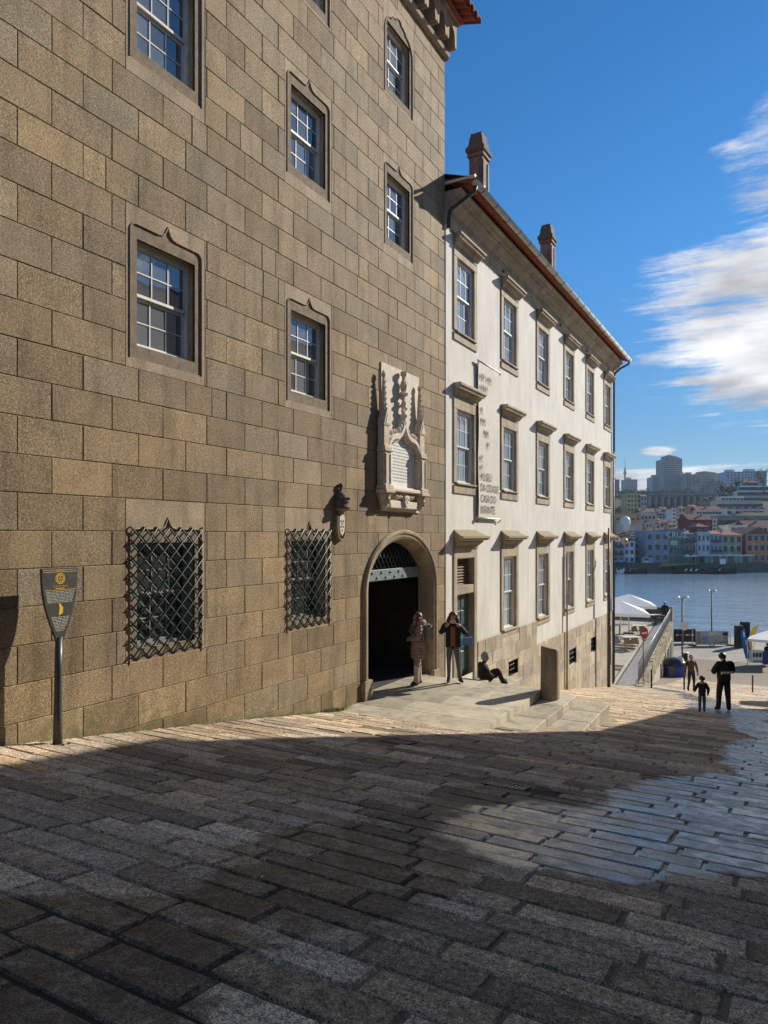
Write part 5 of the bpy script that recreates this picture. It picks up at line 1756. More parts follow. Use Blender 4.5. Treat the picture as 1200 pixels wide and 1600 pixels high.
# parasols
pm_ = plain('parasol_canvas', (.80, .79, .75), .8, .05, 3)
def parasol(name, x, y, zf, h, half, rz_, label):
    p = empty(name, (x, y, zf), rz_, label, 'parasol', 'white cafe parasols')
    mb = MB()
    ap = (0, 0, h)
    cs = [(-half, -half), (half, -half), (half, half), (-half, half)]
    for i in range(4):
        a, b = cs[i], cs[(i + 1) % 4]
        mid = ((a[0] + b[0]) / 2 * .96, (a[1] + b[1]) / 2 * .96)
        for (u, v) in ((a, mid), (mid, b)):
            mb.poly([ap, (u[0], u[1], h - .72), (v[0], v[1], h - .72 + (.04 if v is mid else 0))])
            mb.poly([(u[0], u[1], h - .72), (u[0] * .99, u[1] * .99, h - .9), (v[0] * .99, v[1] * .99, h - .9), (v[0], v[1], h - .72 + (.04 if v is mid else 0))])
    mb.build('canopy', pm_, p, local=True, fix=False)
    mb = MB(); mb.tube([(0, 0, 0), (0, 0, h - .05)], .035, 8); mb.build('pole', M['paintwhite'], p, local=True)
    mb = MB(); mb.bbox(-.35, -.35, 0, .35, .35, .08, .02); mb.build('base', M['iron'], p, local=True)
    for c_ in cs:
        mb = MB(); mb.tube([(0, 0, h - .7), (c_[0] * .95, c_[1] * .95, h - .72)], .012, 5); mb.build('rib', M['paintwhite'], p, local=True)
    return p
def at_px(px, k): return pix(px, 900, k)[:2]
x_, y_ = at_px(982.5, 52); parasol('parasol', x_, y_, -7.22, 2.90, 1.75, TH - .25, 'white square parasol over the cafe terrace, the farther one')
x_, y_ = at_px(969.5, 47.5); parasol('parasol', x_, y_, -7.44, 3.05, 1.7, TH - .25, 'white square parasol nearest the end of the white building')

# cafe tables and chairs
wick = plain('wicker', (.26, .17, .09), .7, .35, 30, .4, 80)
ttop = plain('table_top', (.62, .60, .55), .5, .1, 4)
def table_proto():
    t = empty('cafe_table', (0, 0, 0), 0, 'table', 'table', 'cafe tables on the terrace')
    mb = MB(); mb.bbox(-.6, -.38, .71, .6, .38, .745, .008); mb.build('table_top', ttop, t, local=True)
    mb = MB(); mb.tube([(0, 0, .03), (0, 0, .71)], .035, 8); mb.build('column', M['iron'], t, local=True)
    mb = MB(); mb.bbox(-.28, -.22, 0, .28, .22, .03, .006); mb.build('foot', M['iron'], t, local=True)
    return t
def chair_proto():
    t = empty('wicker_chair', (0, 0, 0), 0, 'chair', 'chair', 'wicker chairs on the terrace')
    mb = MB(); mb.bbox(-.23, -.23, .42, .23, .23, .47, .02); mb.build('seat', wick, t, local=True)
    mb = MB()
    n = 8
    for i in range(n + 1):
        a = -1.15 + 2.3 * i / n
        x, y_ = .26 * math.sin(a), -.02 - .25 * math.cos(a)
        mb.v += [(x, y_, .47), (x * 1.08, y_ * 1.1, .86 - .12 * abs(a)), (x * .92, y_ * .92, .47), (x * .98, y_ * 1.0, .86 - .12 * abs(a))]
    for i in range(n):
        p = i * 4
        for (a, b, c_, d) in ((0, 1, 5, 4), (2, 6, 7, 3), (1, 3, 7, 5)):
            mb.f.append((p + a, p + b, p + c_, p + d)); mb.m.append(0); mb.sm.append(True)
    mb.build('backrest', wick, t, local=True, fix=False)
    for (x, y_) in ((-.2, -.2), (.2, -.2), (.2, .2), (-.2, .2)):
        mb = MB(); mb.tube([(x * 1.08, y_ * 1.08, 0), (x, y_, .42)], .016, 6); mb.build('leg', wick, t, local=True)
    return t
def spread(proto, spots):
    for i, (x, y_, z_, rz_, lab) in enumerate(spots):
        o = proto if i == 0 else copy_tree(proto)
        o.location = (x, y_, z_); o.rotation_euler = (0, 0, rz_); o['label'] = lab
def tp(px, k, z_, rz_, lab): return (*at_px(px, k), z_, TH + rz_, lab)
spread(table_proto(), [
    tp(986, 46.8, -7.44, .05, 'pale cafe table on the lower terrace with two chairs before it'),
    tp(1000, 51.0, -7.22, .05, 'pale cafe table under the farther parasol with tucked in chairs'),
    tp(968, 51.5, -7.22, .05, 'cafe table half hidden by the corner of the white building'),
    tp(1024, 57.8, -7.22, 0, 'small cafe table in front of the parapet beside the standing man')])
spread(chair_proto(), [
    tp(979, 45.9, -7.44, .1, 'wicker chair at the near table, the left one of the pair'),
    tp(992, 45.9, -7.44, -.1, 'wicker chair at the near table, the right one of the pair'),
    tp(990, 50.2, -7.22, .15, 'wicker chair tucked under the middle table, left one'),
    tp(1003, 50.2, -7.22, 0, 'wicker chair tucked under the middle table, right one'),
    tp(976, 57.5, -7.22, .2, 'wicker chair in the shade beneath the farther parasol'),
    tp(1015, 57.8, -7.22, -1.4, 'chair left of the table by the parapet'),
    tp(1033, 57.9, -7.22, 1.5, 'chair right of the table by the parapet')])

# ------------------------------------------------------------------ street furniture down the hill
def gz(y_): return zs(y_)
def on_street(px, py):
    """street point seen at that spot"""
    u, v = (px - 600) / 1109.0, (836 - py) / 1109.0
    dx, dy = -SN + CS * u, CS + SN * u
    lo, hi = 3.0, 72.0
    for _ in range(60):
        m = (lo + hi) / 2
        if v * m < zs(dy * m): hi = m
        else: lo = m
    k = lo
    return Vector((CAMX + dx * k, dy * k, zs(dy * k))), k
for i, (px, py, h, lab) in enumerate(((1018, 1075, .92, 'slim black street post nearest the ramp railing'), (1069, 1078, 1.02, 'slim black street post beside the walking man'), (1176, 1082, .98, 'slim black street post standing alone near the kiosk side'))):
    p, k = on_street(px, py)
    e = empty('street_post', p, 0, lab, 'post', 'black posts across the street')
    mb = MB(); mb.tube([(p.x, p.y, p.z - .03), (p.x, p.y, p.z + h - .06)], .042, 10); mb.build('shaft', M['iron'], e)
    mb = MB(); mb.lathe([(.046, h - .10), (.05, h - .07), (.046, h - .03), (.02, h), (0, h + .003)], p, 10); mb.build('cap', M['iron'], e)
# no entry sign
p, k = on_street(1006, 1062)
p = Vector((.98, 38.6, zs(38.6)))
p = Vector(pix(1005, 1062, 36.6)); p.z = zs(p.y) if zs(p.y) > p.z else p.z
ne = empty('no_entry_sign', (p.x, p.y, zs(p.y)), 0, 'round red no entry sign with white bar on a thin pole', 'road sign')
mb = MB(); mb.tube([(p.x, p.y, zs(p.y) - .05), (p.x, p.y, pix(1006, 978, 36.6)[2])], .025, 8); mb.build('pole', M['rustiron'], ne)
dsk = MB(); c0 = Vector(pix(1006, 989, 36.55))
redm = plain('sign_red', (.48, .02, .025), .4, .08, 5); whm = plain('sign_white', (.75, .75, .73), .4, .05, 5)
nv = Vector((math.sin(rad(18)), -math.cos(rad(18)), 0)); rv = Vector((0, 0, 1)).cross(nv) * -1
rv = Vector((-nv.y, nv.x, 0))
def disc(mb, c, r0, r1, off, th=.004):
    n = 24
    for q in range(n):
        a0, a1 = 2*math.pi*q/n, 2*math.pi*(q+1)/n
        def P_(r_, a): return c + rv * (r_ * .62 * math.cos(a)) + Vector((0, 0, r_ * math.sin(a))) + nv * off
        if r0 == 0: mb.poly([P_(0, 0), P_(r1, a0), P_(r1, a1)])
        else: mb.poly([P_(r0, a0), P_(r1, a0), P_(r1, a1), P_(r0, a1)])
rv2 = rv
def disc_full(c, r_, off0, off1):
    mb = MB(); n = 24
    A = [c + rv * (r_ * math.cos(2*math.pi*q/n)) + Vector((0, 0, r_ * math.sin(2*math.pi*q/n))) + nv * off0 for q in range(n)]
    B = [a + nv * (off1 - off0) for a in A]
    mb.faces(A + B, [tuple(range(n)), tuple(range(n, 2*n))] + [(q, (q+1) % n, n + (q+1) % n, n + q) for q in range(n)])
    return mb
nv = (Vector((CAMX, 0, 0)) - c0); nv.z = 0; nv.normalize()
nv = (Matrix.Rotation(rad(52), 3, 'Z') @ nv); rv = Vector((-nv.y, nv.x, 0))
disc_full(c0, .30, .03, .036).build('disc', redm, ne)
mb = MB(); q4 = [c0 + rv * (sx_ * .22) + Vector((0, 0, sz_ * .05)) + nv * .0365 for (sx_, sz_) in ((-1, -1), (1, -1), (1, 1), (-1, 1))]
mb.faces(q4 + [a + nv * .003 for a in q4], [(0, 1, 2, 3), (4, 5, 6, 7), (0, 1, 5, 4), (1, 2, 6, 5), (2, 3, 7, 6), (3, 0, 4, 7)]); mb.build('bar', whm, ne)

# waste bank: blue drum with a dark domed lid
wb0 = Vector(pix(1052, 1057, 50.0))
wb0.z = zs(wb0.y)
wb = empty('waste_container', wb0, 0, 'large round blue recycling container with black domed lid', 'waste container')
blu = plain('container_blue', (.025, .05, .30), .4, .15, 4); lidm = plain('container_black_lid', (.022, .024, .028), .28, .15, 4)
mb = MB(); mb.lathe([(.80, -.3), (.82, 0), (.84, .45), (.84, .88), (.80, .90)], wb0, 28); mb.build('drum', blu, wb)
mb = MB(); mb.lathe([(.86, .84), (.88, .90), (.86, .98), (.70, 1.14), (.48, 1.26), (.25, 1.32), (0, 1.34)], wb0, 28); mb.build('lid', lidm, wb)
td = (Vector((CAMX, 0, 0)) - wb0); td.z = 0; td.normalize(); rt_ = Vector((-td.y, td.x, 0))
mb = MB()
c1 = wb0 + rt_ * .42 + td * .25 + Vector((0, 0, 1.21))
mb.tube([c1 + Vector((0, 0, -.1)), c1 + Vector((0, 0, .05)), c1 + td * .05 + Vector((0, 0, .09))], [.26, .25, .2], 14); mb.build('hatch', M['zinc'], wb)
pn = MB(); pc = wb0 + td * .845 - rt_ * .12
for (w_, z0, z1) in ((.19, .12, .80),):
    q4 = [pc - rt_ * w_ + Vector((0, 0, z0)), pc + rt_ * w_ + Vector((0, 0, z0)), pc + rt_ * w_ + Vector((0, 0, z1)), pc - rt_ * w_ + Vector((0, 0, z1))]
    pn.faces(q4 + [a + td * .03 for a in q4], [(0, 1, 2, 3), (4, 5, 6, 7), (0, 1, 5, 4), (1, 2, 6, 5), (2, 3, 7, 6), (3, 0, 4, 7)])
pn.build('side_panel', plain('container_brown_panel', (.16, .12, .10), .6, .1, 4), wb)
bx_ = Vector(pix(1028, 1058, 48.5)); bx_.z = zs(bx_.y)
mb = MB(); mb.bbox(bx_.x - .3, bx_.y - .25, bx_.z, bx_.x + .3, bx_.y + .25, bx_.z + .62, .01); mb.box(bx_.x - .32, bx_.y - .27, bx_.z + .62, bx_.x + .32, bx_.y + .27, bx_.z + .66)
tag(mb.build('cardboard_crate', plain('dark_brown_crate', (.10, .065, .05), .8, .2, 5)), 'dark brown crate on the ground beside the blue container', 'crate')

# plaza lamps
def lamp(px, k, ytop, label, disc_sign):
    x, y_, _ = pix(px, 900, k); zb_ = zs(y_); zt = (836 - ytop) / 1109.0 * k
    l_ = empty('plaza_lamp', (x, y_, zb_), 0, label, 'street lamp', 'lamp posts by the river')
    mb = MB(); mb.tube([(x, y_, zb_ - .05), (x, y_, zb_ + 1.0), (x, y_, zb_ + 1.02), (x, y_, zt - .2)], [.085, .08, .06, .05], 10); mb.build('post', M['iron'], l_)
    for s_ in (-1, 1):
        mb = MB(); rr_ = Vector((CS, SN, 0)) * s_
        a = Vector((x, y_, zt - .22))
        mb.tube([a, a + rr_ * .18 + Vector((0, 0, .14)), a + rr_ * .34 + Vector((0, 0, .12))], .022, 6); mb.build('arm', M['iron'], l_)
        mb = MB(); c_ = a + rr_ * .34 + Vector((0, 0, .10)); mb.lathe([(.17, -.06), (.165, 0), (.10, .08), (.03, .12), (0, .125)], c_, 12); mb.build('lamp_shade', M['zinc'], l_)
        mb = MB(); mb.lathe([(0, -.13), (.08, -.11), (.13, -.06), (.13, -.05)], c_, 10); mb.build('bulb', whm, l_)
    if disc_sign:
        c_ = Vector(pix(1069, 978, k - .12)); mb = MB(); n = 20
        fwd = Vector((SN, -CS, 0)); r2 = Vector((CS, SN, 0))
        A = [c_ + r2 * (.33 * math.cos(2*math.pi*q/n)) + Vector((0, 0, .33 * math.sin(2*math.pi*q/n))) for q in range(n)]
        mb.faces(A + [a + fwd * .02 for a in A], [tuple(range(n)), tuple(range(n, 2*n))] + [(q, (q+1) % n, n + (q+1) % n, n + q) for q in range(n)])
        mb.build('sign_disc', M['zinc'], l_)
lamp(1066, 53, 931, 'double headed lamp post with grey round sign behind the container', True)
lamp(1112, 71, 921, 'double headed lamp post at the river edge behind the banner fence', False)

# litter bin
lx, ly, _ = pix(1070, 1020, 57); mb = MB()
lb = empty('litter_bin', (lx, ly, zs(ly)), 0, 'slim dark litter bin by the lamp post', 'litter bin')
mb.bbox(lx - .22, ly - .22, zs(ly), lx + .22, ly + .22, zs(ly) + .95, .02); mb.build('body', M['iron'], lb)
mb = MB(); mb.bbox(lx - .25, ly - .25, zs(ly) + .95, lx + .25, ly + .25, zs(ly) + 1.03, .02); mb.build('lid', M['zinc'], lb)

# banner fence by the river
def panel_mesh(px0, px1, py0, py1, k, th, mt, name, root, off=0.0):
    a0, a1 = (px0 - 600) / 1109.0 * k, (px1 - 600) / 1109.0 * k
    z0, z1 = (836 - py1) / 1109.0 * k, (836 - py0) / 1109.0 * k
    mb = MB(); q4 = [far(a0, k - off, z0), far(a1, k - off, z0), far(a1, k - off, z1), far(a0, k - off, z1)]
    q8 = [far(a0, k - off - th, z0), far(a1, k - off - th, z0), far(a1, k - off - th, z1), far(a0, k - off - th, z1)]
    mb.faces(q4 + q8, [(0, 1, 2, 3), (4, 5, 6, 7), (0, 1, 5, 4), (1, 2, 6, 5), (2, 3, 7, 6), (3, 0, 4, 7)])
    return mb.build(name, mt, root)
FK = 67.5
bf = empty('banner_fence', far((1110 - 600) / 1109 * FK, FK, -10.5), 0, 'construction fence with a printed banner of pictures at the plaza edge', 'fence')
cols_ = {'cream': (.52, .47, .38), 'blue': (.16, .33, .45), 'tan': (.40, .30, .18), 'dark': (.05, .05, .055), 'sky': (.42, .50, .55), 'white': (.68, .67, .63)}
CM = {k_: plain('print_' + k_, v_, .6, .15, 3) for k_, v_ in cols_.items()}
panel_mesh(1087, 1138, 986, 1007.5, FK, .02, CM['cream'], 'banner', bf)
for (a, b, c_, d, m_) in ((1088, 1095, 987, 1007, 'tan'), (1096, 1105, 994, 1000, 'blue'), (1105, 1113, 996, 1000, 'sky'), (1107, 1126, 988, 992, 'white'), (1118, 1128, 997, 1000.5, 'sky'), (1129, 1137, 988, 993, 'dark'), (1130, 1136, 995, 999, 'tan'), (1129, 1137, 1001, 1005, 'blue'), (1097, 1099, 1001, 1006, 'blue'), (1101, 1103, 1001, 1006, 'blue'), (1121, 1123, 1003, 1007, 'blue'), (1125, 1127, 1003, 1007, 'blue'), (1088, 1095, 998, 1001, 'cream')):
    panel_mesh(a, b, c_, d, FK, .004, CM[m_], 'picture', bf, .021)
mb = MB(); c_ = Vector(pix(1112.5, 1002.5, FK - .03)); n = 28
for q in range(n):
    a0, a1 = 2*math.pi*q/n, 2*math.pi*(q+1)/n
    r2 = Vector((CS, SN, 0)); Zv = Vector((0, 0, 1))
    mb.poly([c_ + r2*(.44*math.cos(a0)) + Zv*(.44*math.sin(a0)), c_ + r2*(.44*math.cos(a1)) + Zv*(.44*math.sin(a1)), c_ + r2*(.36*math.cos(a1)) + Zv*(.36*math.sin(a1)), c_ + r2*(.36*math.cos(a0)) + Zv*(.36*math.sin(a0))])
mb.build('picture_ring', CM['tan'], bf, fix=False)
for px in (1082, 1141):
    x, y_, _ = pix(px, 1000, FK)
    mb = MB(); mb.tube([(x, y_, -10.5), (x, y_, pix(px, 985, FK)[2])], .03, 6); mb.build('post', M['zinc'], bf)
    mb = MB(); mb.bbox(x - .35, y_ - .15, -10.515, x + .35, y_ + .15, -10.40, .02); mb.build('foot', M['iron'], bf)
df = empty('dark_site_fence', far((1070 - 600) / 1109 * 69, 69, -10.5), 0, 'black mesh fence with a red and white tape left of the printed banner', 'fence')
panel_mesh(1052, 1087, 983, 1003, 69, .03, plain('black_mesh', (.03, .03, .033), .8, .3, 6), 'mesh_panel', df)
for i, a in enumerate(range(1056, 1081, 4)):
    panel_mesh(a, a + 4, 991, 993, 69, .01, redm if i % 2 else CM['white'], 'tape', df, .031)
for px in (1052, 1068, 1086):
    x, y_, _ = pix(px, 1000, 68.9); mb = MB(); mb.tube([(x, y_, -10.5), (x, y_, pix(px, 982, 69)[2])], .04, 6); mb.build('post', M['iron'], df)

# black cabinets, flags and kiosk on the plaza
for (a, b, c_, d, k, lab) in ((1151, 1163, 978, 1006, 66, 'lower of two black upright cabinets by the river'), (1160, 1172, 972, 1005, 67, 'taller black upright cabinet with rounded top by the river')):
    x0, y0, z0 = pix(a, d, k); cab = empty('black_cabinet', far(((a + b) / 2 - 600) / 1109 * k, k, -10.515), 0, lab, 'cabinet', 'black cabinets by the river')
    w_ = (b - a) / 1109 * k; zt = (836 - c_) / 1109 * k
    body = MB(); a0 = (a - 600) / 1109 * k
    P_ = [far(a0, k, -10.515), far(a0 + w_, k, -10.515), far(a0 + w_, k + .5, -10.515), far(a0, k + .5, -10.515)]
    T_ = [(p_[0], p_[1], zt - .08) for p_ in P_]; cx0 = sum(p_[0] for p_ in P_) / 4; cy0 = sum(p_[1] for p_ in P_) / 4
    U_ = [(cx0 + (p_[0] - cx0) * .86, cy0 + (p_[1] - cy0) * .86, zt) for p_ in P_]
    body.faces(P_ + T_ + U_, [(0, 1, 5, 4), (1, 2, 6, 5), (2, 3, 7, 6), (3, 0, 4, 7), (4, 5, 9, 8), (5, 6, 10, 9), (6, 7, 11, 10), (7, 4, 8, 11), (8, 9, 10, 11)])
    body.build('case', M['iron'], cab)
    fr = MB(); q4 = [far(a0 + w_ * f_, k - .02, z_) for (f_, z_) in ((.12, -10.2), (.88, -10.2), (.88, zt - .2), (.12, zt - .2))]
    fr.faces(q4 + [far((Vector(p_) - Vector((CAMX, 0, 0))).dot(Vector((CS, SN, 0))), k - .001, p_[2]) for p_ in q4], [(0, 1, 2, 3), (0, 1, 5, 4), (1, 2, 6, 5), (2, 3, 7, 6), (3, 0, 4, 7)])
    fr.build('front_panel', plain('matt_black_panel', (.016, .016, .017), .8, .2, 6), cab)
def feather(name, outline, k, mt, label, pole):
    e = empty(name, far((outline[-1][0] - 600) / 1109 * k, k, -10.5), 0, label, 'flag', 'feather flags at the kiosk')
    mb = MB(); n = len(outline)
    A = [far((x - 600) / 1109 * k, k + .05 * math.sin(i * 1.7), (836 - y_) / 1109 * k) for i, (x, y_) in enumerate(outline)]
    B = [far((x - 600) / 1109 * k, k + .02 + .05 * math.sin(i * 1.7), (836 - y_) / 1109 * k) for i, (x, y_) in enumerate(outline)]
    mb.faces(A + B, [tuple(range(n)), tuple(range(n, 2*n))] + [(i, (i+1) % n, n + (i+1) % n, n + i) for i in range(n)])
    mb.build('sail', mt, e, fix=True)
    mb = MB(); mb.tube([far((x - 600) / 1109 * k, k + .06, (836 - y_) / 1109 * k) for (x, y_) in pole], .02, 6); mb.build('pole', M['zinc'], e)
    return e
fb = feather('blue_flag', [(1162.5, 982), (1164, 984), (1168, 1000), (1172, 1013), (1174, 1020), (1174.5, 1026), (1168, 1030), (1165, 1029), (1162, 1015), (1159, 1000), (1157.5, 991), (1158.5, 986)], 57.5, plain('flag_blue', (.02, .16, .50), .6, .15, 3), 'blue feather flag in front of the black cabinets', [(1163, 982), (1168, 1006), (1169, 1039)])
for (x, y_, w_, h_) in ((1161, 987, 2, 9), (1164, 1000, 2.2, 8), (1166.5, 1011, 2.6, 7)):
    k = 57.45; mb = MB(); q4 = [pix(x, y_, k), pix(x + w_, y_, k), pix(x + w_ + 1, y_ + h_, k), pix(x + 1, y_ + h_, k)]
    mb.poly(q4); mb.build('print_mark', whm, fb, fix=False)
fy = feather('yellow_flag', [(1186, 976), (1184, 984), (1178, 995), (1174, 1001), (1176, 1012), (1176, 1018), (1173, 1016), (1170, 1003), (1172, 990), (1177, 980), (1182, 978)], 60, plain('flag_yellow', (.72, .42, .05), .6, .15, 3), 'yellow feather flag behind the kiosk roof', [(1189, 974), (1186, 975), (1180, 994), (1176, 1037)])

KK = 57.0
kio = empty('kiosk', far((1196 - 600) / 1109 * KK, KK, zs(63)), 0, 'small white canopied ticket kiosk with poster panels', 'kiosk')
def kbox(px0, px1, py0, py1, k0, k1, mt, nm):
    mb = MB(); P_ = []
    for k in (k0, k1):
        for (px, py) in ((px0, py1), (px1, py1), (px1, py0), (px0, py0)):
            a = (px - 600) / 1109 * k0; z_ = (836 - py) / 1109 * k0
            P_.append(far(a, k, z_))
    mb.faces(P_, [(0, 1, 2, 3), (4, 5, 6, 7), (0, 1, 5, 4), (1, 2, 6, 5), (2, 3, 7, 6), (3, 0, 4, 7)])
    return mb.build(nm, mt, kio)
kbox(1175, 1193, 1017, 1036, KK, KK + .6, whm, 'counter'); kbox(1194, 1204, 1019, 1038, KK - .2, KK + .6, plain('kiosk_blue', (.02, .04, .16), .5, .1, 3), 'counter_side')
for (a, b) in ((1176.5, 1180), (1181, 1185), (1186, 1190)): kbox(a, b, 1020, 1027, KK - .01, KK - .002, CM['dark'], 'poster')
kbox(1177, 1192, 1032, 1035, KK - .01, KK - .002, CM['blue'], 'poster')
mb = MB(); R_ = [pix(1168, 998, KK - 1.2), pix(1228, 1003, KK - 1.2), pix(1222, 1000, KK + 1.6), pix(1172, 994, KK + 1.6)]; ap = pix(1200, 985, KK + .2)
for i in range(4): mb.poly([ap, R_[i], R_[(i+1) % 4]]); mb.poly([R_[i], R_[(i+1) % 4], (R_[(i+1) % 4][0], R_[(i+1) % 4][1], R_[(i+1) % 4][2] - .2), (R_[i][0], R_[i][1], R_[i][2] - .2)])
mb.build('canopy', pm_, kio, fix=False)
for i in range(4):
    p_ = R_[i]; mb = MB(); mb.tube([(p_[0], p_[1], zs(p_[1])), p_], .03, 6); mb.build('post', whm, kio)

# ------------------------------------------------------------------ the far bank
FR = random.Random(17)
def ter_px(k, a):
    T = [(262, 880.5), (290, 868), (330, 850), (400, 826), (500, 805), (600, 790), (800, 773), (1000, 768), (1400, 766), (2500, 786)]
    for (k0, y0), (k1, y1) in zip(T[:-1], T[1:]):
        if k0 <= k <= k1:
            return y0 + (y1 - y0) * (k - k0) / (k1 - k0)
    return T[-1][1] if k > 1000 else T[0][1]
def ter_z(a, k):
    z = (836 - ter_px(k, a)) / 1109.0 * k
    # the hill is steeper towards the right
    px = 600 + 1109 * a / k
    s_ = min(max((px - 1105) / 60.0, 0), 1); s_ = s_ * s_ * (3 - 2 * s_)
    t_ = min(max((k - 330) / 170.0, 0), 1); u_ = min(max((900 - k) / 300.0, 0), 1)
    return z + s_ * t_ * u_ * 13.0
hill_m = NT('hillside_scrub')
hn = hill_m.noise(.05, 5, .6); hn2 = hill_m.noise(.6, 4, .6)
hill_mat = hill_m.set(hill_m.scale(hill_m.ramp(hn, [(0.3, (.055, .060, .030)), (.5, (.085, .075, .045)), (.7, (.065, .075, .03))]), hill_m.rng(hn2, .3, .7, .6, 1.4)), .95, hill_m.bump(hn2, 1.0, 2.0), 0, .2)
ks = [262, 275, 290, 310, 330, 360, 400, 450, 500, 550, 600, 680, 760, 820, 900, 1000, 1200, 1500, 2000, 2500]
as_ = [i * 10.0 for i in range(-60, 100)]
mb = MB()
na_ = 131
for k in ks:
    for i in range(na_):
        a = (-.9 + 2.2 * i / (na_ - 1)) * k
        mb.v.append(far(a, k, ter_z(a, k) + FR.uniform(-.3, .3)))
for j in range(len(ks) - 1):
    for i in range(na_ - 1):
        mb.f.append((j*na_ + i, j*na_ + i + 1, (j+1)*na_ + i + 1, (j+1)*na_ + i)); mb.m.append(0); mb.sm.append(True)
tag(mb.build('hills', hill_mat, fix=False), 'hillside of the far bank rising behind the riverfront', 'hill', kind='structure')
# far quay wall
qm = granite('quay_stone', [(0, (.10, .095, .075)), (1, (.14, .125, .09))], grain=6, use_attr=False, stain=.5)
mb = MB()
zq = (836 - 879.5) / 1109 * 258
mb.poly([far(-400, 256, RIVER - 1), far(500, 256, RIVER - 1), far(500, 258, zq), far(-400, 258, zq)])
mb.poly([far(-400, 258, zq), far(500, 258, zq), far(500, 264, zq), far(-400, 264, zq)])
tag(mb.build('far_quay', qm, fix=False), 'dark stone quay wall along the opposite bank', 'quay', kind='structure')
mb = MB(); mb.poly([far((1030 - 600) / 1109 * 254, 254.5, pix(0, 886, 254)[2]), far((1092 - 600) / 1109 * 254, 254.5, pix(0, 882, 254)[2]), far((1092 - 600) / 1109 * 257, 257.9, zq + .05), far((1035 - 600) / 1109 * 257, 257.9, zq + .05)])
tag(mb.build('grass_bank', plain('quay_grass', (.24, .25, .08), .9, .3, .5), fix=False), 'strip of pale grass on top of the far quay', 'grass', kind='structure')

FMAT = {}
def fm(col, rough=.85):
    key = tuple(round(c, 2) for c in col)
    if key not in FMAT: FMAT[key] = plain('far_render_%d' % len(FMAT), col, rough, .18, .35)
    return FMAT[key]
ROOFM = [plain('far_roof_red', (.26, .085, .055), .9, .3, .6), plain('far_roof_brown', (.17, .085, .065), .9, .3, .6), plain('far_roof_maroon', (.15, .045, .045), .9, .25, .6), plain('far_roof_orange', (.33, .13, .07), .9, .3, .6)]
FWIN = {}
def fwindow(root, x, z, w, h, frame=None, y=-.06):
    key = (round(w, 2), round(h, 2), frame.name if frame else '')
    if key not in FWIN:
        mb = MB(); f = min(w, h) * .10
        mb.box(-w/2, -.10, 0, -w/2 + f, .02, h, 1); mb.box(w/2 - f, -.10, 0, w/2, .02, h, 1)
        mb.box(-w/2 + f, -.10, h - f, w/2 - f, .02, h, 1); mb.box(-w/2 + f, -.10, 0, w/2 - f, .02, f, 1)
        mb.poly([(-w/2 + f, .0, f), (w/2 - f, .0, f), (w/2 - f, .0, h - f), (-w/2 + f, .0, h - f)], 0)
        FWIN[key] = mb.mesh('window', [M['glassfar'], frame or M['farwindow']])
    return place('window', FWIN[key], root, (x, y, z), local=True)
WF = plain('far_white_trim', (.40, .41, .42), .7, .15, 1)
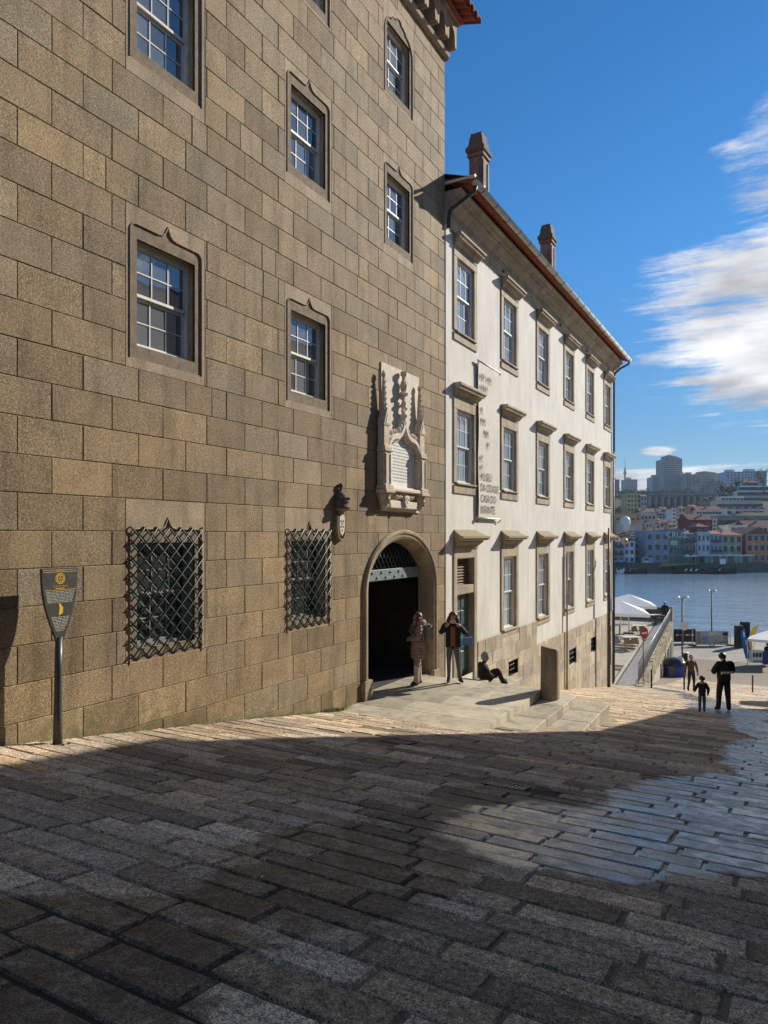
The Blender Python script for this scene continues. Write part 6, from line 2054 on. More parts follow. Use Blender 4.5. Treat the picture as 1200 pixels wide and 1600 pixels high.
def fhouse(name, label, px0, px1, ptop, pbase, k, col, roof='gable', depth=11, nx=2, ny=3, group=None, win=None, frame=None, rm=None, balc=False, cat='house', wz0=.10, sidewin=False, rh=None):
    w = (px1 - px0) / 1109 * k; h = (pbase - ptop) / 1109 * k
    a = ((px0 + px1) / 2 - 600) / 1109 * k; zb = (836 - pbase) / 1109 * k
    root = empty(name, far(a, k, zb), TH, label, cat, group)
    col = tuple(min(c_ * 1.25, .75) for c_ in col)
    mt = fm(col)
    mb = MB(); mb.box(-w/2, 0, -12, w/2, depth, h); mb.build('wall', mt, root, local=True)
    rm = rm or FR.choice(ROOFM)
    if roof:
        o = .25; rr = MB(); H_ = rh or min(w, depth) * .26
        if roof == 'gable':      # ridge across the view
            rr.faces([(-w/2 - o, -o, h), (w/2 + o, -o, h), (w/2 + o, depth + o, h), (-w/2 - o, depth + o, h), (-w/2 - o, depth/2, h + H_), (w/2 + o, depth/2, h + H_)], [(0, 1, 5, 4), (2, 3, 4, 5), (0, 4, 3), (1, 2, 5), (0, 3, 2, 1)])
        elif roof == 'front':    # gable faces the river
            rr.faces([(-w/2 - o, -o, h), (w/2 + o, -o, h), (w/2 + o, depth + o, h), (-w/2 - o, depth + o, h), (0, -o, h + H_), (0, depth + o, h + H_)], [(0, 4, 5, 3), (1, 2, 5, 4), (0, 1, 4), (2, 3, 5), (0, 3, 2, 1)])
        elif roof == 'hip':
            t_ = min(w, depth) * .42
            rr.faces([(-w/2 - o, -o, h), (w/2 + o, -o, h), (w/2 + o, depth + o, h), (-w/2 - o, depth + o, h), (-w/2 + t_, depth/2, h + H_), (w/2 - t_, depth/2, h + H_)], [(0, 1, 5, 4), (2, 3, 4, 5), (0, 4, 3), (1, 2, 5), (0, 3, 2, 1)])
        elif roof == 'flat':
            rr.box(-w/2 - .1, -.1, h, w/2 + .1, depth, h + .5)
        R_ = rr.build('roof', rm if roof != 'flat' else mt, root, local=True)
        if roof in ('gable', 'hip') and FR.random() < .5:
            c_ = MB(); cx_ = FR.uniform(-w * .3, w * .3); c_.box(cx_ - .35, depth * .35, h, cx_ + .35, depth * .35 + .7, h + H_ + .8); c_.build('chimney', fm((.4, .36, .32)), R_, local=True)
    fh = h / max(ny, 1)
    ww = min(w / max(nx, 1) * .48, 1.5) if win is None else win[0]
    wh = fh * .55 if win is None else win[1]
    for j in range(ny):
        for i in range(nx):
            fwindow(root, -w/2 + w * (i + .5) / nx, fh * j + fh * .22, ww, wh, frame)
    if balc:
        for j in range(1, ny):
            mb = MB(); zz = fh * j + fh * .12
            mb.box(-w * .42, -.7, zz, w * .42, -.01, zz + .12); mb.box(-w * .42, -.7, zz + .12, w * .42, -.66, zz + .9); mb.build('balcony', M['farwindow'], root, local=True)
    if sidewin:
        for j in range(ny):
            for i in range(3):
                o_ = fwindow(root, w/2 + .06, fh * j + fh * .25, 1.2, fh * .5, frame, y=depth * (i + .5) / 3); o_.rotation_euler = (0, 0, rad(90))
    return root, w, h

K0 = 262
fhouse('riverfront_house', 'grey riverfront house with dark balconies at the left end of the row', 958, 974.5, 846, 880, K0, (.24, .27, .32), 'gable', 10, 2, 3, 'riverfront houses', balc=True, rm=ROOFM[1])
fhouse('riverfront_house', 'narrow white riverfront house with brown gabled roof', 975, 991.5, 845, 880, K0 + 1, (.50, .53, .60), 'front', 10, 2, 3, 'riverfront houses', rm=ROOFM[1])
fhouse('side_street_house', 'sunlit yellow house side in the narrow lane between riverfront houses', 991.6, 998.5, 838, 878, K0 + 9, (.50, .42, .25), 'gable', 14, 1, 4, 'houses in the lane')
fhouse('side_street_house', 'cream house deeper in the narrow lane', 998.5, 1008.5, 836, 872, K0 + 26, (.46, .40, .30), 'gable', 10, 2, 3, 'houses in the lane')
fhouse('riverfront_house', 'long blue grey riverfront block with three rows of windows', 1009, 1046, 831, 880, K0, (.20, .245, .31), 'flat', 12, 3, 3, 'riverfront houses', (2.0, 2.3), WF)
rz_, w_, h_ = fhouse('wine_lodge_house', 'glazed riverfront house with a white rooftop name sign', 1046.3, 1067.5, 829, 880, K0 + .3, (.12, .17, .18), 'flat', 12, 4, 4, 'riverfront houses', (1.05, 2.2), fm((.25, .38, .36)))
text('CRUZ', 3.1, Matrix.Translation((0, -.35, h_ - 2.6)) @ Matrix.Rotation(rad(90), 4, 'X'), whm, rz_, align='CENTER', extrude=.05, local=True)
mb = MB(); mb.box(-w_ * .45, -.2, h_ - 5.5, w_ * .1, -.1, h_ - 3.7); mb.build('display_window', fm((.45, .55, .30)), rz_, local=True)
fhouse('riverfront_house', 'dark brown riverfront house with two balcony rows', 1068, 1089, 834, 880, K0, (.16, .14, .14), 'gable', 10, 2, 3, 'riverfront houses', balc=True, frame=WF, rm=ROOFM[1])
fhouse('riverfront_house', 'pale blue riverfront house beneath the maroon attic', 1089.5, 1109, 833, 880, K0, (.36, .43, .50), 'flat', 10, 3, 3, 'riverfront houses', frame=WF)
fhouse('attic_house', 'maroon tiled attic storey with two small windows', 1088, 1108, 823, 834, K0 + 4, (.14, .04, .045), 'hip', 8, 2, 1, 'houses behind the riverfront', (1.6, 1.2), WF, ROOFM[2])
fhouse('riverfront_house', 'slate blue riverfront house with full width balconies', 1109.3, 1128, 834, 880, K0, (.22, .28, .34), 'gable', 10, 3, 3, 'riverfront houses', balc=True, frame=WF, rm=ROOFM[0])
rz_, w_, h_ = fhouse('riverfront_house', 'tan riverfront building with hipped red roof and two lines of lettering', 1128.3, 1159.5, 836, 880, K0, (.27, .24, .17), 'hip', 12, 3, 3, 'riverfront houses', (1.2, 2.1), rm=ROOFM[0])
for zf in (.58, .28):
    mb = MB(); x = -w_ * .33
    while x < w_ * .33:
        l_ = FR.uniform(.15, .4); mb.box(x, -.05, h_ * zf, x + l_, -.01, h_ * zf + .38); x += l_ + .16
    mb.build('lettering', whm, rz_, local=True)
fhouse('orange_warehouse', 'orange riverfront warehouse with white framed windows', 1166, 1206, 834, 880, K0, (.44, .17, .045), 'front', 16, 4, 3, 'riverfront houses', (2.0, 2.4), WF, ROOFM[1], rh=2.6)
fhouse('orange_annex', 'narrow orange side building joining tan house and orange warehouse', 1160, 1166, 842, 880, K0 + 5, (.40, .16, .04), 'gable', 10, 1, 2, 'riverfront houses', rm=ROOFM[1])
# glass pavilion
KP = 259.2
w_ = (1176 - 1093) / 1109 * KP
pav = empty('glass_pavilion', far((1134.5 - 600) / 1109 * KP, KP, (836 - 880) / 1109 * KP), TH, 'long low glass pavilion with flat white roof on the far quay', 'pavilion')
hp = 13 / 1109 * KP
mb = MB(); mb.box(-w_/2 - .5, -.6, hp - .35, w_/2 + .5, 2.5, hp); mb.build('roof', whm, pav, local=True)
mb = MB(); mb.box(-w_/2, .9, 0, w_/2, 2.3, hp - .36); mb.build('inner_wall', fm((.42, .46, .40)), pav, local=True)
for i in range(12):
    x = -w_/2 + w_ * i / 11
    mb = MB(); mb.box(x - .06, -.06, 0, x + .06, .06, hp - .36); mb.build('post', M['iron'], pav, local=True)
    if i < 11:
        mb = MB(); mb.box(x + .08, -.02, .15, x + w_/11 - .08, .02, hp - .45); mb.build('pane', fm((.20, .30, .29)) if i % 3 else M['glassfar'], pav, local=True)
# awnings, car, van and lamp posts on the far quay
for i, (a, b) in enumerate(((1068, 1079), (1079, 1090))):
    k = 258.5; w_ = (b - a) / 1109 * k
    e = empty('quay_parasol', far(((a + b) / 2 - 600) / 1109 * k, k, zq), TH, ('left' if i == 0 else 'right') + ' one of two white parasols on the far quay', 'parasol', 'white parasols on the far quay')
    mb = MB(); mb.faces([(0, 0, 3.2), (-w_/2, -1.2, 2.3), (w_/2, -1.2, 2.3), (w_/2, 1.2, 2.3), (-w_/2, 1.2, 2.3)], [(0, 1, 2), (0, 2, 3), (0, 3, 4), (0, 4, 1)]); mb.build('canopy', whm, e, local=True, fix=False)
    mb = MB(); mb.tube([(0, 0, 0), (0, 0, 3.1)], .06, 6); mb.build('pole', M['iron'], e, local=True)
def car(px, k, col, label):
    e = empty('parked_car', far((px - 600) / 1109 * k, k, zq), TH, label, 'car')
    body = MB(); pr_ = [(-2.1, .35), (-2.1, .8), (-1.3, .95), (-.7, 1.42), (.7, 1.45), (1.3, 1.0), (2.0, .85), (2.1, .35)]
    n = len(pr_)
    body.v = [(x, -.8, z_) for x, z_ in pr_] + [(x, .8, z_) for x, z_ in pr_]
    for i in range(n):
        body.f.append((i, (i+1) % n, n + (i+1) % n, n + i)); body.m.append(0); body.sm.append(False)
    body.f.append(tuple(range(n))); body.m.append(0); body.sm.append(False); body.f.append(tuple(range(n, 2*n))); body.m.append(0); body.sm.append(False)
    body.build('body', fm(col, .3), e, local=True)
    mb = MB(); mb.faces([(-1.15, -.81, .95), (1.15, -.81, .98), (.65, -.81, 1.36), (-.65, -.81, 1.34)], [(0, 1, 2, 3)]); mb.build('side_window', M['glassfar'], e, local=True, fix=False)
    for x in (-1.3, 1.3):
        for y_ in (-.8, .8):
            mb = MB(); mb.tube([(x, y_ - .1, .33), (x, y_ + .1, .33)], .33, 12); mb.build('wheel', M['iron'], e, local=True)
car(970, 257.6, (.20, .33, .50), 'light blue car parked on the far quay')
vk = 257.8; e = empty('market_stall', far((1011 - 600) / 1109 * vk, vk, zq), TH, 'small cream stall on the far quay left of the grey block', 'stall')
mb = MB(); mb.box(-1.8, -.8, 0, .6, .8, 2.0); mb.build('cabin', fm((.55, .48, .38)), e, local=True)
mb = MB(); mb.box(.8, -.6, 0, 1.9, .6, 1.9); mb.build('locker', fm((.35, .42, .5)), e, local=True)
mb = MB(); mb.box(-1.5, -.82, .9, .3, -.805, 1.7); mb.build('hatch', M['farwindow'], e, local=True)
for i, (px, pt) in enumerate(((1024, 849), (1178, 851), (1087, 851))):
    k = 257.4; p_ = far((px - 600) / 1109 * k, k, zq)
    e = empty('quay_lamp', p_, TH, ('thin white lamp post before the grey riverfront block', 'thin white lamp post before the orange warehouse', 'thin lamp post between the brown and pale blue houses')[i], 'street lamp', 'lamp posts on the far quay')
    hh = (879.5 - pt) / 1109 * k
    mb = MB(); mb.tube([(0, 0, 0), (0, 0, hh)], [.14, .09], 6); mb.build('post', WF, e, local=True)
    mb = MB(); mb.lathe([(0, hh), (.3, hh + .15), (.25, hh + .5), (0, hh + .6)], (0, 0, 0), 8); mb.build('lamp_head', whm, e, local=True)

# boats
hullm = plain('boat_dark_hull', (.045, .022, .020), .5, .2, 1); hullr = plain('boat_red_hull', (.11, .02, .025), .5, .2, 1)
def boat(px0, px1, k, mt, label, roofs, mast=None, beam=2.2):
    w_ = (px1 - px0) / 1109 * k
    e = empty('river_boat', far(((px0 + px1) / 2 - 600) / 1109 * k, k, RIVER), TH, label, 'boat', 'moored river boats')
    mb = MB(); n = 14
    for i in range(n + 1):
        t_ = i / n; x = -w_/2 + w_ * t_
        b = beam * math.sin(math.pi * min(max(t_, .02), .98)) ** .6
        sh = .75 + 1.5 * abs(2 * t_ - 1) ** 3
        mb.v += [(x, -b, sh), (x, -b * .7, -.1), (x, b * .7, -.1), (x, b, sh)]
    for i in range(n):
        p = i * 4
        for q in range(3): mb.f.append((p + q, p + 4 + q, p + 5 + q, p + 1 + q)); mb.m.append(0); mb.sm.append(True)
        mb.f.append((p, p + 3, p + 7, p + 4)); mb.m.append(0); mb.sm.append(False)
    mb.build('hull', mt, e, local=True, fix=True)
    for (f_, l_, h_, m_) in roofs:
        x = -w_/2 + w_ * f_
        mb = MB(); mb.box(x, -beam * .6, .9, x + l_, beam * .6, .9 + h_); mb.build('cabin', m_, e, local=True)
    for j in range(5):
        x = -w_/2 + w_ * (.25 + j * .12)
        mb = MB(); mb.faces([(x, -beam * .5, .9), (x + .5, -beam * .5, .9), (x + 1.0, -beam * .5, 1.7), (x + .5, -beam * .5, 1.7), (x, -beam*.4, .9), (x + .5, -beam*.4, .9), (x + 1.0, -beam*.4, 1.7), (x + .5, -beam*.4, 1.7)], [(0, 1, 2, 3), (4, 5, 6, 7), (0, 1, 5, 4), (1, 2, 6, 5), (2, 3, 7, 6), (3, 0, 4, 7)]); mb.build('barrel_rack' if j % 2 else 'bench', whm if j < 3 else mt, e, local=True)
    if mast:
        mb = MB(); mb.tube([(mast * w_ - w_/2, 0, .5), (mast * w_ - w_/2, 0, 6)], .08, 6); mb.build('mast', M['rustiron'], e, local=True)
        mb = MB(); x = mast * w_ - w_/2; mb.box(x + .2, -.02, 3.2, x + 2.2, .02, 5.0); mb.build('flag', whm, e, local=True)
boat(963, 975, 247, whm, 'small white boat moored at the left of the far quay', [], None, 1.2)
boat(972, 1010, 250, hullr, 'dark red wooden river boat moored at the left', [(.3, 3, .7, hullr)], None)
boat(1051, 1118, 249, hullm, 'long dark wooden river boat moored in the middle with white benches', [(.7, 3.5, .8, hullm)], None)
boat(1110, 1150, 251, hullm, 'dark wooden river boat with a white flag moored on the right', [(.35, 3, .9, hullm)], .35)

# houses crowded on the slope
pal = [(.52, .50, .46), (.46, .42, .34), (.40, .36, .30), (.55, .53, .50), (.44, .36, .22), (.34, .33, .33), (.50, .46, .38), (.36, .25, .20)]
spec_boxes = [(978, 1014, 768, 800), (950, 1003, 800, 816), (1002, 1030, 796, 815), (1075, 1125, 808, 832)]
for k, step in ((288, 11.5), (312, 12), (338, 11.5), (368, 11), (400, 10.5), (440, 10.5), (485, 10)):
    x = 955 + FR.uniform(-4, 2)
    while x < 1206:
        wpx = FR.uniform(.65, 1.15) * step
        a = (x + wpx / 2 - 600) / 1109 * k
        zb = ter_z(a, k); pb = 836 - zb / k * 1109
        lim = 1125 if k >= 368 else 1206
        if x + wpx / 2 < lim and FR.random() < .93:
            hpx = FR.uniform(5.5, 9.5) / k * 1109 * .80
            top = pb - hpx
            skip = any(b0 < x + wpx / 2 < b1 and t0 - 2 < top < t1 for (b0, b1, t0, t1) in spec_boxes)
            if not skip:
                ci = FR.randrange(len(pal)); rt_ = FR.choice(('gable', 'gable', 'hip', 'front')); ri = FR.randrange(4)
                lab = 'small %s house with %s %s roof, %s the far slope' % (('white', 'cream', 'beige', 'whitewashed', 'ochre', 'grey', 'sandy', 'brown')[ci], ('red', 'brown', 'maroon', 'orange')[ri], {'gable': 'pitched', 'hip': 'hipped', 'front': 'gable fronted'}[rt_], {288: 'lowest on', 312: 'low on', 338: 'lower middle of', 368: 'middle of', 400: 'upper middle of', 440: 'high on', 485: 'highest on'}[k])
                fhouse('hillside_house', lab, x, x + wpx, top, pb, k + FR.uniform(-6, 6), pal[ci], rt_, FR.uniform(7, 10), 2, 2, 'houses crowded on the far slope', rm=ROOFM[ri])
        x += wpx + FR.uniform(.2, 3.0)
# buildings one can tell apart on the slope
fhouse('yellow_apartment_block', 'sunlit yellow apartment block high on the left slope', 980, 1001, 772, 800, 470, (.50, .40, .18), 'flat', 12, 4, 4, None, cat='building', sidewin=True)
fhouse('grey_apartment_block', 'grey block joined to the sunlit yellow apartment block', 1001, 1011, 775, 800, 468, (.40, .37, .34), 'gable', 10, 2, 3, None, cat='building')
fhouse('ochre_flat_house', 'wide ochre house with flat orange edged roof on the left slope', 961, 1001, 804, 815, 345, (.42, .30, .16), 'flat', 10, 5, 1, None, (1.3, 1.0), cat='house')
fhouse('beige_villa', 'beige house with brown roof and two dark windows on the slope', 1001, 1024, 800, 814, 372, (.44, .39, .30), 'gable', 10, 4, 1, None, (1.2, 1.6), rm=ROOFM[1])
e = empty('white_dome', pix(977, 815, 325), TH, 'small white domed roof above the left riverfront houses', 'dome')
mb = MB(); mb.lathe([(2.2, -4), (2.2, .2), (2.0, 1.2), (1.4, 2.0), (.6, 2.4), (0, 2.5)], (0, 0, 0), 16); mb.build('dome', whm, e, local=True)
mb = MB(); mb.box(-4.5, -1.5, -7, 7, 5, -1.2); mb.build('hall', fm((.5, .49, .47)), e, local=True)
fhouse('maroon_block', 'big dark maroon building with lit white side on the slope', 1076, 1113, 812, 836, 320, (.13, .03, .04), 'gable', 12, 3, 2, None, (1.6, 1.2), WF, ROOFM[2], cat='building')
fhouse('white_stair_house', 'narrow sunlit white building end beside the maroon block', 1113, 1120, 812, 836, 321, (.55, .53, .48), 'flat', 12, 1, 4, None, cat='building')
fhouse('white_tower_house', 'narrow tall white house in the middle of the slope', 1050, 1056, 795, 818, 392, (.60, .61, .62), 'gable', 8, 1, 4, None)
fhouse('yellow_gable_house', 'pale yellow house with curved front right of the tall white one', 1060, 1071, 793, 810, 420, (.47, .40, .22), 'hip', 8, 2, 2, None)
fhouse('pink_house', 'small pink house at the left end of the white terraces', 1078, 1088, 791, 802, 430, (.48, .22, .20), 'gable', 8, 2, 1, None)
fhouse('long_white_terrace', 'long white single storey building with a row of small windows', 1088, 1127, 797, 805, 425, (.50, .54, .60), 'gable', 9, 8, 1, None, (1.5, 1.4), cat='building')
for i in range(5):
    fhouse('gabled_row_house', ('leftmost', 'second', 'middle', 'fourth', 'rightmost')[i] + ' of five white gabled row houses on the right slope', 1134 + i * 12.6, 1145.5 + i * 12.6, 795, 806, 432, (.55, .58, .62), 'front', 9, 1, 1, 'white gabled row houses', (2.4, 2.0), rm=ROOFM[1])
fhouse('grey_retaining_terrace', 'long grey retaining building with garage openings below the row houses', 1122, 1206, 807, 822, 400, (.22, .22, .20), 'flat', 10, 6, 1, None, (5, 2.2), cat='building')
fhouse('white_factory', 'low white building with brown roof above the orange warehouse', 1138, 1168, 822, 832, 330, (.55, .55, .53), 'flat', 10, 2, 1, None, cat='building')
fhouse('brown_shed', 'low shed with maroon roof at the right edge above the warehouse', 1165, 1206, 823, 832, 336, (.46, .46, .46), 'gable', 12, 2, 1, None, rm=ROOFM[2], cat='building')
fhouse('cream_terrace_block', 'long cream two storey block with balconies above the row houses', 1120, 1192, 783, 795, 455, (.44, .42, .36), 'flat', 10, 9, 1, None, (3.2, 2.0), cat='building')
fhouse('white_villa', 'white modern villa with flat roof left of the terraced hotel', 1127, 1162, 777, 783, 470, (.50, .58, .68), 'flat', 8, 6, 1, None, (2.0, 1.6), cat='house')
# terraced hotel
hk = 500
for j, (a, b, t_, bt) in enumerate(((1156, 1206, 760, 768), (1153, 1206, 768, 776))):
    fhouse('hotel_terrace', ('upper', 'lower')[j] + ' storey of the white terraced hotel with blue glazing', a, b, t_, bt, hk - j * 8, (.52, .58, .64), 'flat', 14, 9, 1, 'terraced hotel', (3.4, 2.4), cat='hotel')
fhouse('hotel_penthouse', 'glazed top storey with brown hipped roof on the terraced hotel', 1160, 1184, 754, 760, hk + 6, (.32, .46, .52), 'hip', 10, 6, 1, 'terraced hotel', (2.2, 2.0), cat='hotel', rm=ROOFM[1])
fhouse('hotel_lower_terrace', 'cream lower terrace under the white hotel', 1154, 1206, 776, 783, hk - 16, (.40, .37, .30), 'flat', 12, 9, 1, 'terraced hotel', (3.0, 1.4), cat='hotel')

# towers on the skyline: windows are too small to tell apart
def tower_block(name, label, px0, px1, ptop, pbase, k, col, nx, ny, depth=20, crown=None):
    col = tuple(min(c_ * 1.55, .7) for c_ in col)
    w = (px1 - px0) / 1109 * k; h = (pbase - ptop) / 1109 * k
    root = empty(name, far(((px0 + px1) / 2 - 600) / 1109 * k, k, (836 - pbase) / 1109 * k), TH, label, 'apartment block', 'blocks on the skyline')
    mb = MB(); mb.box(-w/2, 0, -25, w/2, depth, h); mb.build('wall', fm(col), root, local=True)
    mb = MB()
    for j in range(ny):
        for i in range(nx):
            x = -w/2 + w * (i + .5) / nx; z_ = h * (j + .3) / ny
            mb.box(x - w/nx*.28, -.15, z_, x + w/nx*.28, -.02, z_ + h/ny*.45)
    tag(mb.build('windows', M['farwindow'], root, local=True), kind='stuff')
    mb = MB(); mb.box(-w*.3, depth*.3, h, w*.1, depth*.7, h + 3); mb.build('roof_plant', fm(col), root, local=True)
    if crown:
        mb = MB(); mb.faces([(-w*.22, 0, h), (w*.5, 0, h), (w*.5, depth, h), (-w*.22, depth, h), (-w*.22, 0, h + crown), (w*.2, 0, h + crown * .6), (w*.2, depth, h + crown * .6), (-w*.22, depth, h + crown)], [(0, 1, 5, 4), (1, 2, 6, 5), (2, 3, 7, 6), (3, 0, 4, 7), (4, 5, 6, 7)]); mb.build('crown', fm((.42, .34, .30)), root, local=True)
    return root
tower_block('high_rise', 'tall beige high rise tower dominating the skyline', 1037, 1066, 717, 768, 900, (.30, .28, .27), 12, 17, 26, 5)
tower_block('apartment_tower', 'grey apartment block at the left edge of the skyline', 958, 968, 749, 768, 950, (.22, .24, .27), 4, 7)
tower_block('apartment_tower', 'grey apartment block just right of the television tower', 978, 996, 749, 766, 980, (.30, .33, .35), 6, 6)
tower_block('apartment_tower', 'pale flat topped block left of the high rise tower', 1019.5, 1037, 745, 766, 920, (.34, .35, .37), 6, 7)
tower_block('apartment_tower', 'brown block tucked right behind the high rise', 1066, 1074, 740, 768, 940, (.30, .25, .22), 3, 9)
tower_block('apartment_tower', 'beige block between the high rise and the round topped block', 1073, 1091, 741, 768, 880, (.34, .30, .26), 6, 8)
tower_block('apartment_tower', 'wide beige block with stepped round top behind the bare tree', 1090, 1125, 740, 772, 860, (.33, .29, .25), 10, 9, 24, 3)
tower_block('apartment_tower', 'low beige block right of the bare tree', 1118, 1135, 752, 775, 840, (.28, .27, .26), 5, 6)
tower_block('apartment_tower', 'pale blue grey slab block, the left of two on the right skyline', 1135, 1163, 737, 768, 800, (.30, .36, .44), 5, 8)
tower_block('apartment_tower', 'pale blue grey slab block, the right of two on the right skyline', 1163, 1198, 736, 768, 815, (.28, .33, .40), 8, 8)
tk = 1500
e = empty('television_tower', pix(976.5, 768, tk), TH, 'slender concrete television tower with antenna on the skyline', 'tower')
s_ = tk / 1109.0
mb = MB(); mb.lathe([(2.2 * s_, -20), (1.7 * s_, 0), (1.3 * s_, 28 * s_)], (0, 0, 0), 10); mb.build('shaft', fm((.36, .38, .42)), e, local=True)
mb = MB(); mb.lathe([(1.2 * s_, 26 * s_), (2.4 * s_, 28 * s_), (2.4 * s_, 30.5 * s_), (1.5 * s_, 32 * s_), (1.5 * s_, 36 * s_), (.5 * s_, 37 * s_)], (0, 0, 0), 10); mb.build('pod', fm((.33, .35, .40)), e, local=True)
mb = MB(); mb.tube([(0, 0, 36 * s_), (0, 0, 54 * s_)], [.45 * s_, .15 * s_], 6); mb.build('antenna', fm((.33, .35, .40)), e, local=True)
# viaduct
vk = 590
va0, va1 = (1012 - 600) / 1109 * vk, (1132 - 600) / 1109 * vk
vz = (836 - 772.5) / 1109 * vk
e = empty('viaduct', far((va0 + va1) / 2, vk, vz - 8), TH, 'grey concrete road viaduct on tall piers across the hillside', 'viaduct')
hw_ = (va1 - va0) / 2
mb = MB(); mb.box(-hw_, 0, 7.3, hw_, 7, 8.2); mb.box(-hw_, -.2, 8.2, hw_, .1, 9.0); mb.build('deck', fm((.30, .31, .31)), e, local=True)
for i in range(12):
    x = -hw_ + 2 * hw_ * (i + .5) / 12
    mb = MB(); mb.box(x - .55, 1, -14, x + .55, 5, 7.3); mb.build('pier', fm((.34, .35, .36)), e, local=True)
mb = MB(); mb.box(-hw_, 9, -14, hw_, 9.5, 6.5); mb.build('back_wall', fm((.10, .10, .11)), e, local=True)

# trees
bark = plain('bark', (.10, .085, .065), .9, .3, 2)
def leafmat(name, col): return plain(name, col, .8, .5, .4)
LF = {'dark': leafmat('evergreen_leaves', (.030, .045, .022)), 'olive': leafmat('olive_leaves', (.075, .080, .035)), 'twig': leafmat('bare_twigs', (.13, .105, .085)), 'green': leafmat('green_leaves', (.055, .075, .025))}
def crown_leaves(mb, c, r, n, s, rr):
    lumps = [(Vector((rr.gauss(0, .45), rr.gauss(0, .45), rr.gauss(0, .4))), rr.uniform(.35, .6)) for _ in range(9)]
    for i in range(n):
        l_, lr = rr.choice(lumps)
        d = Vector((rr.gauss(0, 1), rr.gauss(0, 1), rr.gauss(0, 1))).normalized() * lr * rr.uniform(.6, 1)
        p = Vector((c[0] + (l_.x + d.x) * r[0], c[1] + (l_.y + d.y) * r[1], c[2] + (l_.z + d.z) * r[2]))
        u = Vector((rr.gauss(0, 1), rr.gauss(0, 1), rr.gauss(0, 1))).normalized(); v = u.orthogonal().normalized()
        q = s * rr.uniform(.6, 1.4)
        mb.poly([p + u * q, p + v * q * .6, p - u * q, p - v * q * .6])
def ftree(name, px, pbase, k, hpx, wpx, kind, label, n=420, bare=False):
    root = empty(name, pix(px, pbase, k), TH, label, 'tree', 'trees on the far hill')
    h = hpx / 1109 * k; w = wpx / 1109 * k / 2
    rr = random.Random(int(px * 7 + pbase))
    mb = MB(); mb.tube([(0, 0, -3), (0, 0, h * .25), (rr.uniform(-.3, .3), 0, h * .55)], [h * .035, h * .028, h * .012], 7); mb.build('trunk', bark, root, local=True)
    mb = MB()
    if bare:
        def br(p, d, L_, r_, lv):
            e_ = p + d * L_
            mb.tube([p, e_], [r_, r_ * .6], 4, caps=False)
            if lv == 0: return
            for _ in range(3 if lv > 1 else 4):
                nd = (d + Vector((rr.gauss(0, .5), rr.gauss(0, .4), rr.gauss(.12, .32)))).normalized()
                br(e_, nd, L_ * rr.uniform(.6, .8), r_ * .6, lv - 1)
        for _ in range(5):
            d = Vector((rr.gauss(0, .75) * w / h * 1.6, rr.gauss(0, .4), 1)).normalized()
            br(Vector((0, 0, h * .22)), d, h * .26, h * .012, 4)
        mb.build('crown', LF['twig'], root, local=True, fix=False)
    else:
        crown_leaves(mb, (0, 0, h * .58), (w, w, h * .45), n, h * .055, rr)
        mb.build('crown', LF[kind], root, local=True, fix=False)
    return root
ftree('bare_tree', 1098, 771, 620, 30, 44, 'twig', 'big bare rounded tree in front of the beige blocks', bare=True)
ftree('bare_tree', 1117, 772, 640, 24, 28, 'twig', 'smaller bare tree right of the big rounded one', bare=True)
ftree('bare_tree', 1193, 765, 470, 36, 34, 'twig', 'tall bare tree above the hotel at the right edge', bare=True)
ftree('evergreen_tree', 1140, 784, 505, 30, 24, 'dark', 'dark evergreen left of the hotel, the leftmost of three', 600)
ftree('evergreen_tree', 1150, 782, 510, 32, 22, 'dark', 'dark evergreen left of the hotel, the middle of three', 600)
ftree('evergreen_tree', 1131, 788, 500, 20, 18, 'dark', 'low dark evergreen beside the viaduct end', 500)
ftree('evergreen_tree', 1188, 760, 520, 20, 20, 'dark', 'dark evergreen behind the hotel roof', 400)
ftree('bare_tree', 1024, 795, 440, 16, 22, 'twig', 'brown bare tree right of the yellow apartment block', bare=True)
ftree('leafy_tree', 1105, 790, 520, 14, 18, 'olive', 'olive green tree below the viaduct')
ftree('leafy_tree', 1092, 793, 505, 13, 24, 'green', 'mossy green shrubby tree on the slope under the viaduct')
ftree('leafy_tree', 988, 808, 380, 9, 16, 'green', 'green garden tree behind the ochre flat house')
gb_ = MB(); rr = random.Random(6)
for i in range(60):
    px = rr.uniform(956, 1200); k = rr.choice((300, 325, 352, 384, 420, 462, 500, 540))
    a = (px - 600) / 1109 * k
    crown_leaves(gb_, far(a, k, ter_z(a, k) + rr.uniform(1, 4)), (rr.uniform(1.5, 3), rr.uniform(1.5, 3), rr.uniform(1.5, 3.2)), 90, .35, rr)
tag(gb_.build('shrubbery', [LF['green']], fix=False), 'dark green gardens and bushes between the houses of the far slope', 'shrubbery', kind='stuff')
wd = MB(); rr = random.Random(4)
for i in range(70):
    px = rr.uniform(953, 1090); k = rr.uniform(700, 790)
    a = (px - 600) / 1109 * k; z_ = ter_z(a, k)
    c_ = far(a, k, z_ + 3)
    crown_leaves(wd, c_, (6.5, 6.5, rr.uniform(3, 6)), 130, .55, rr)
tag(wd.build('woodland', [LF['olive']], fix=False), 'brown green woodland along the ridge below the towers', 'woodland', kind='stuff')

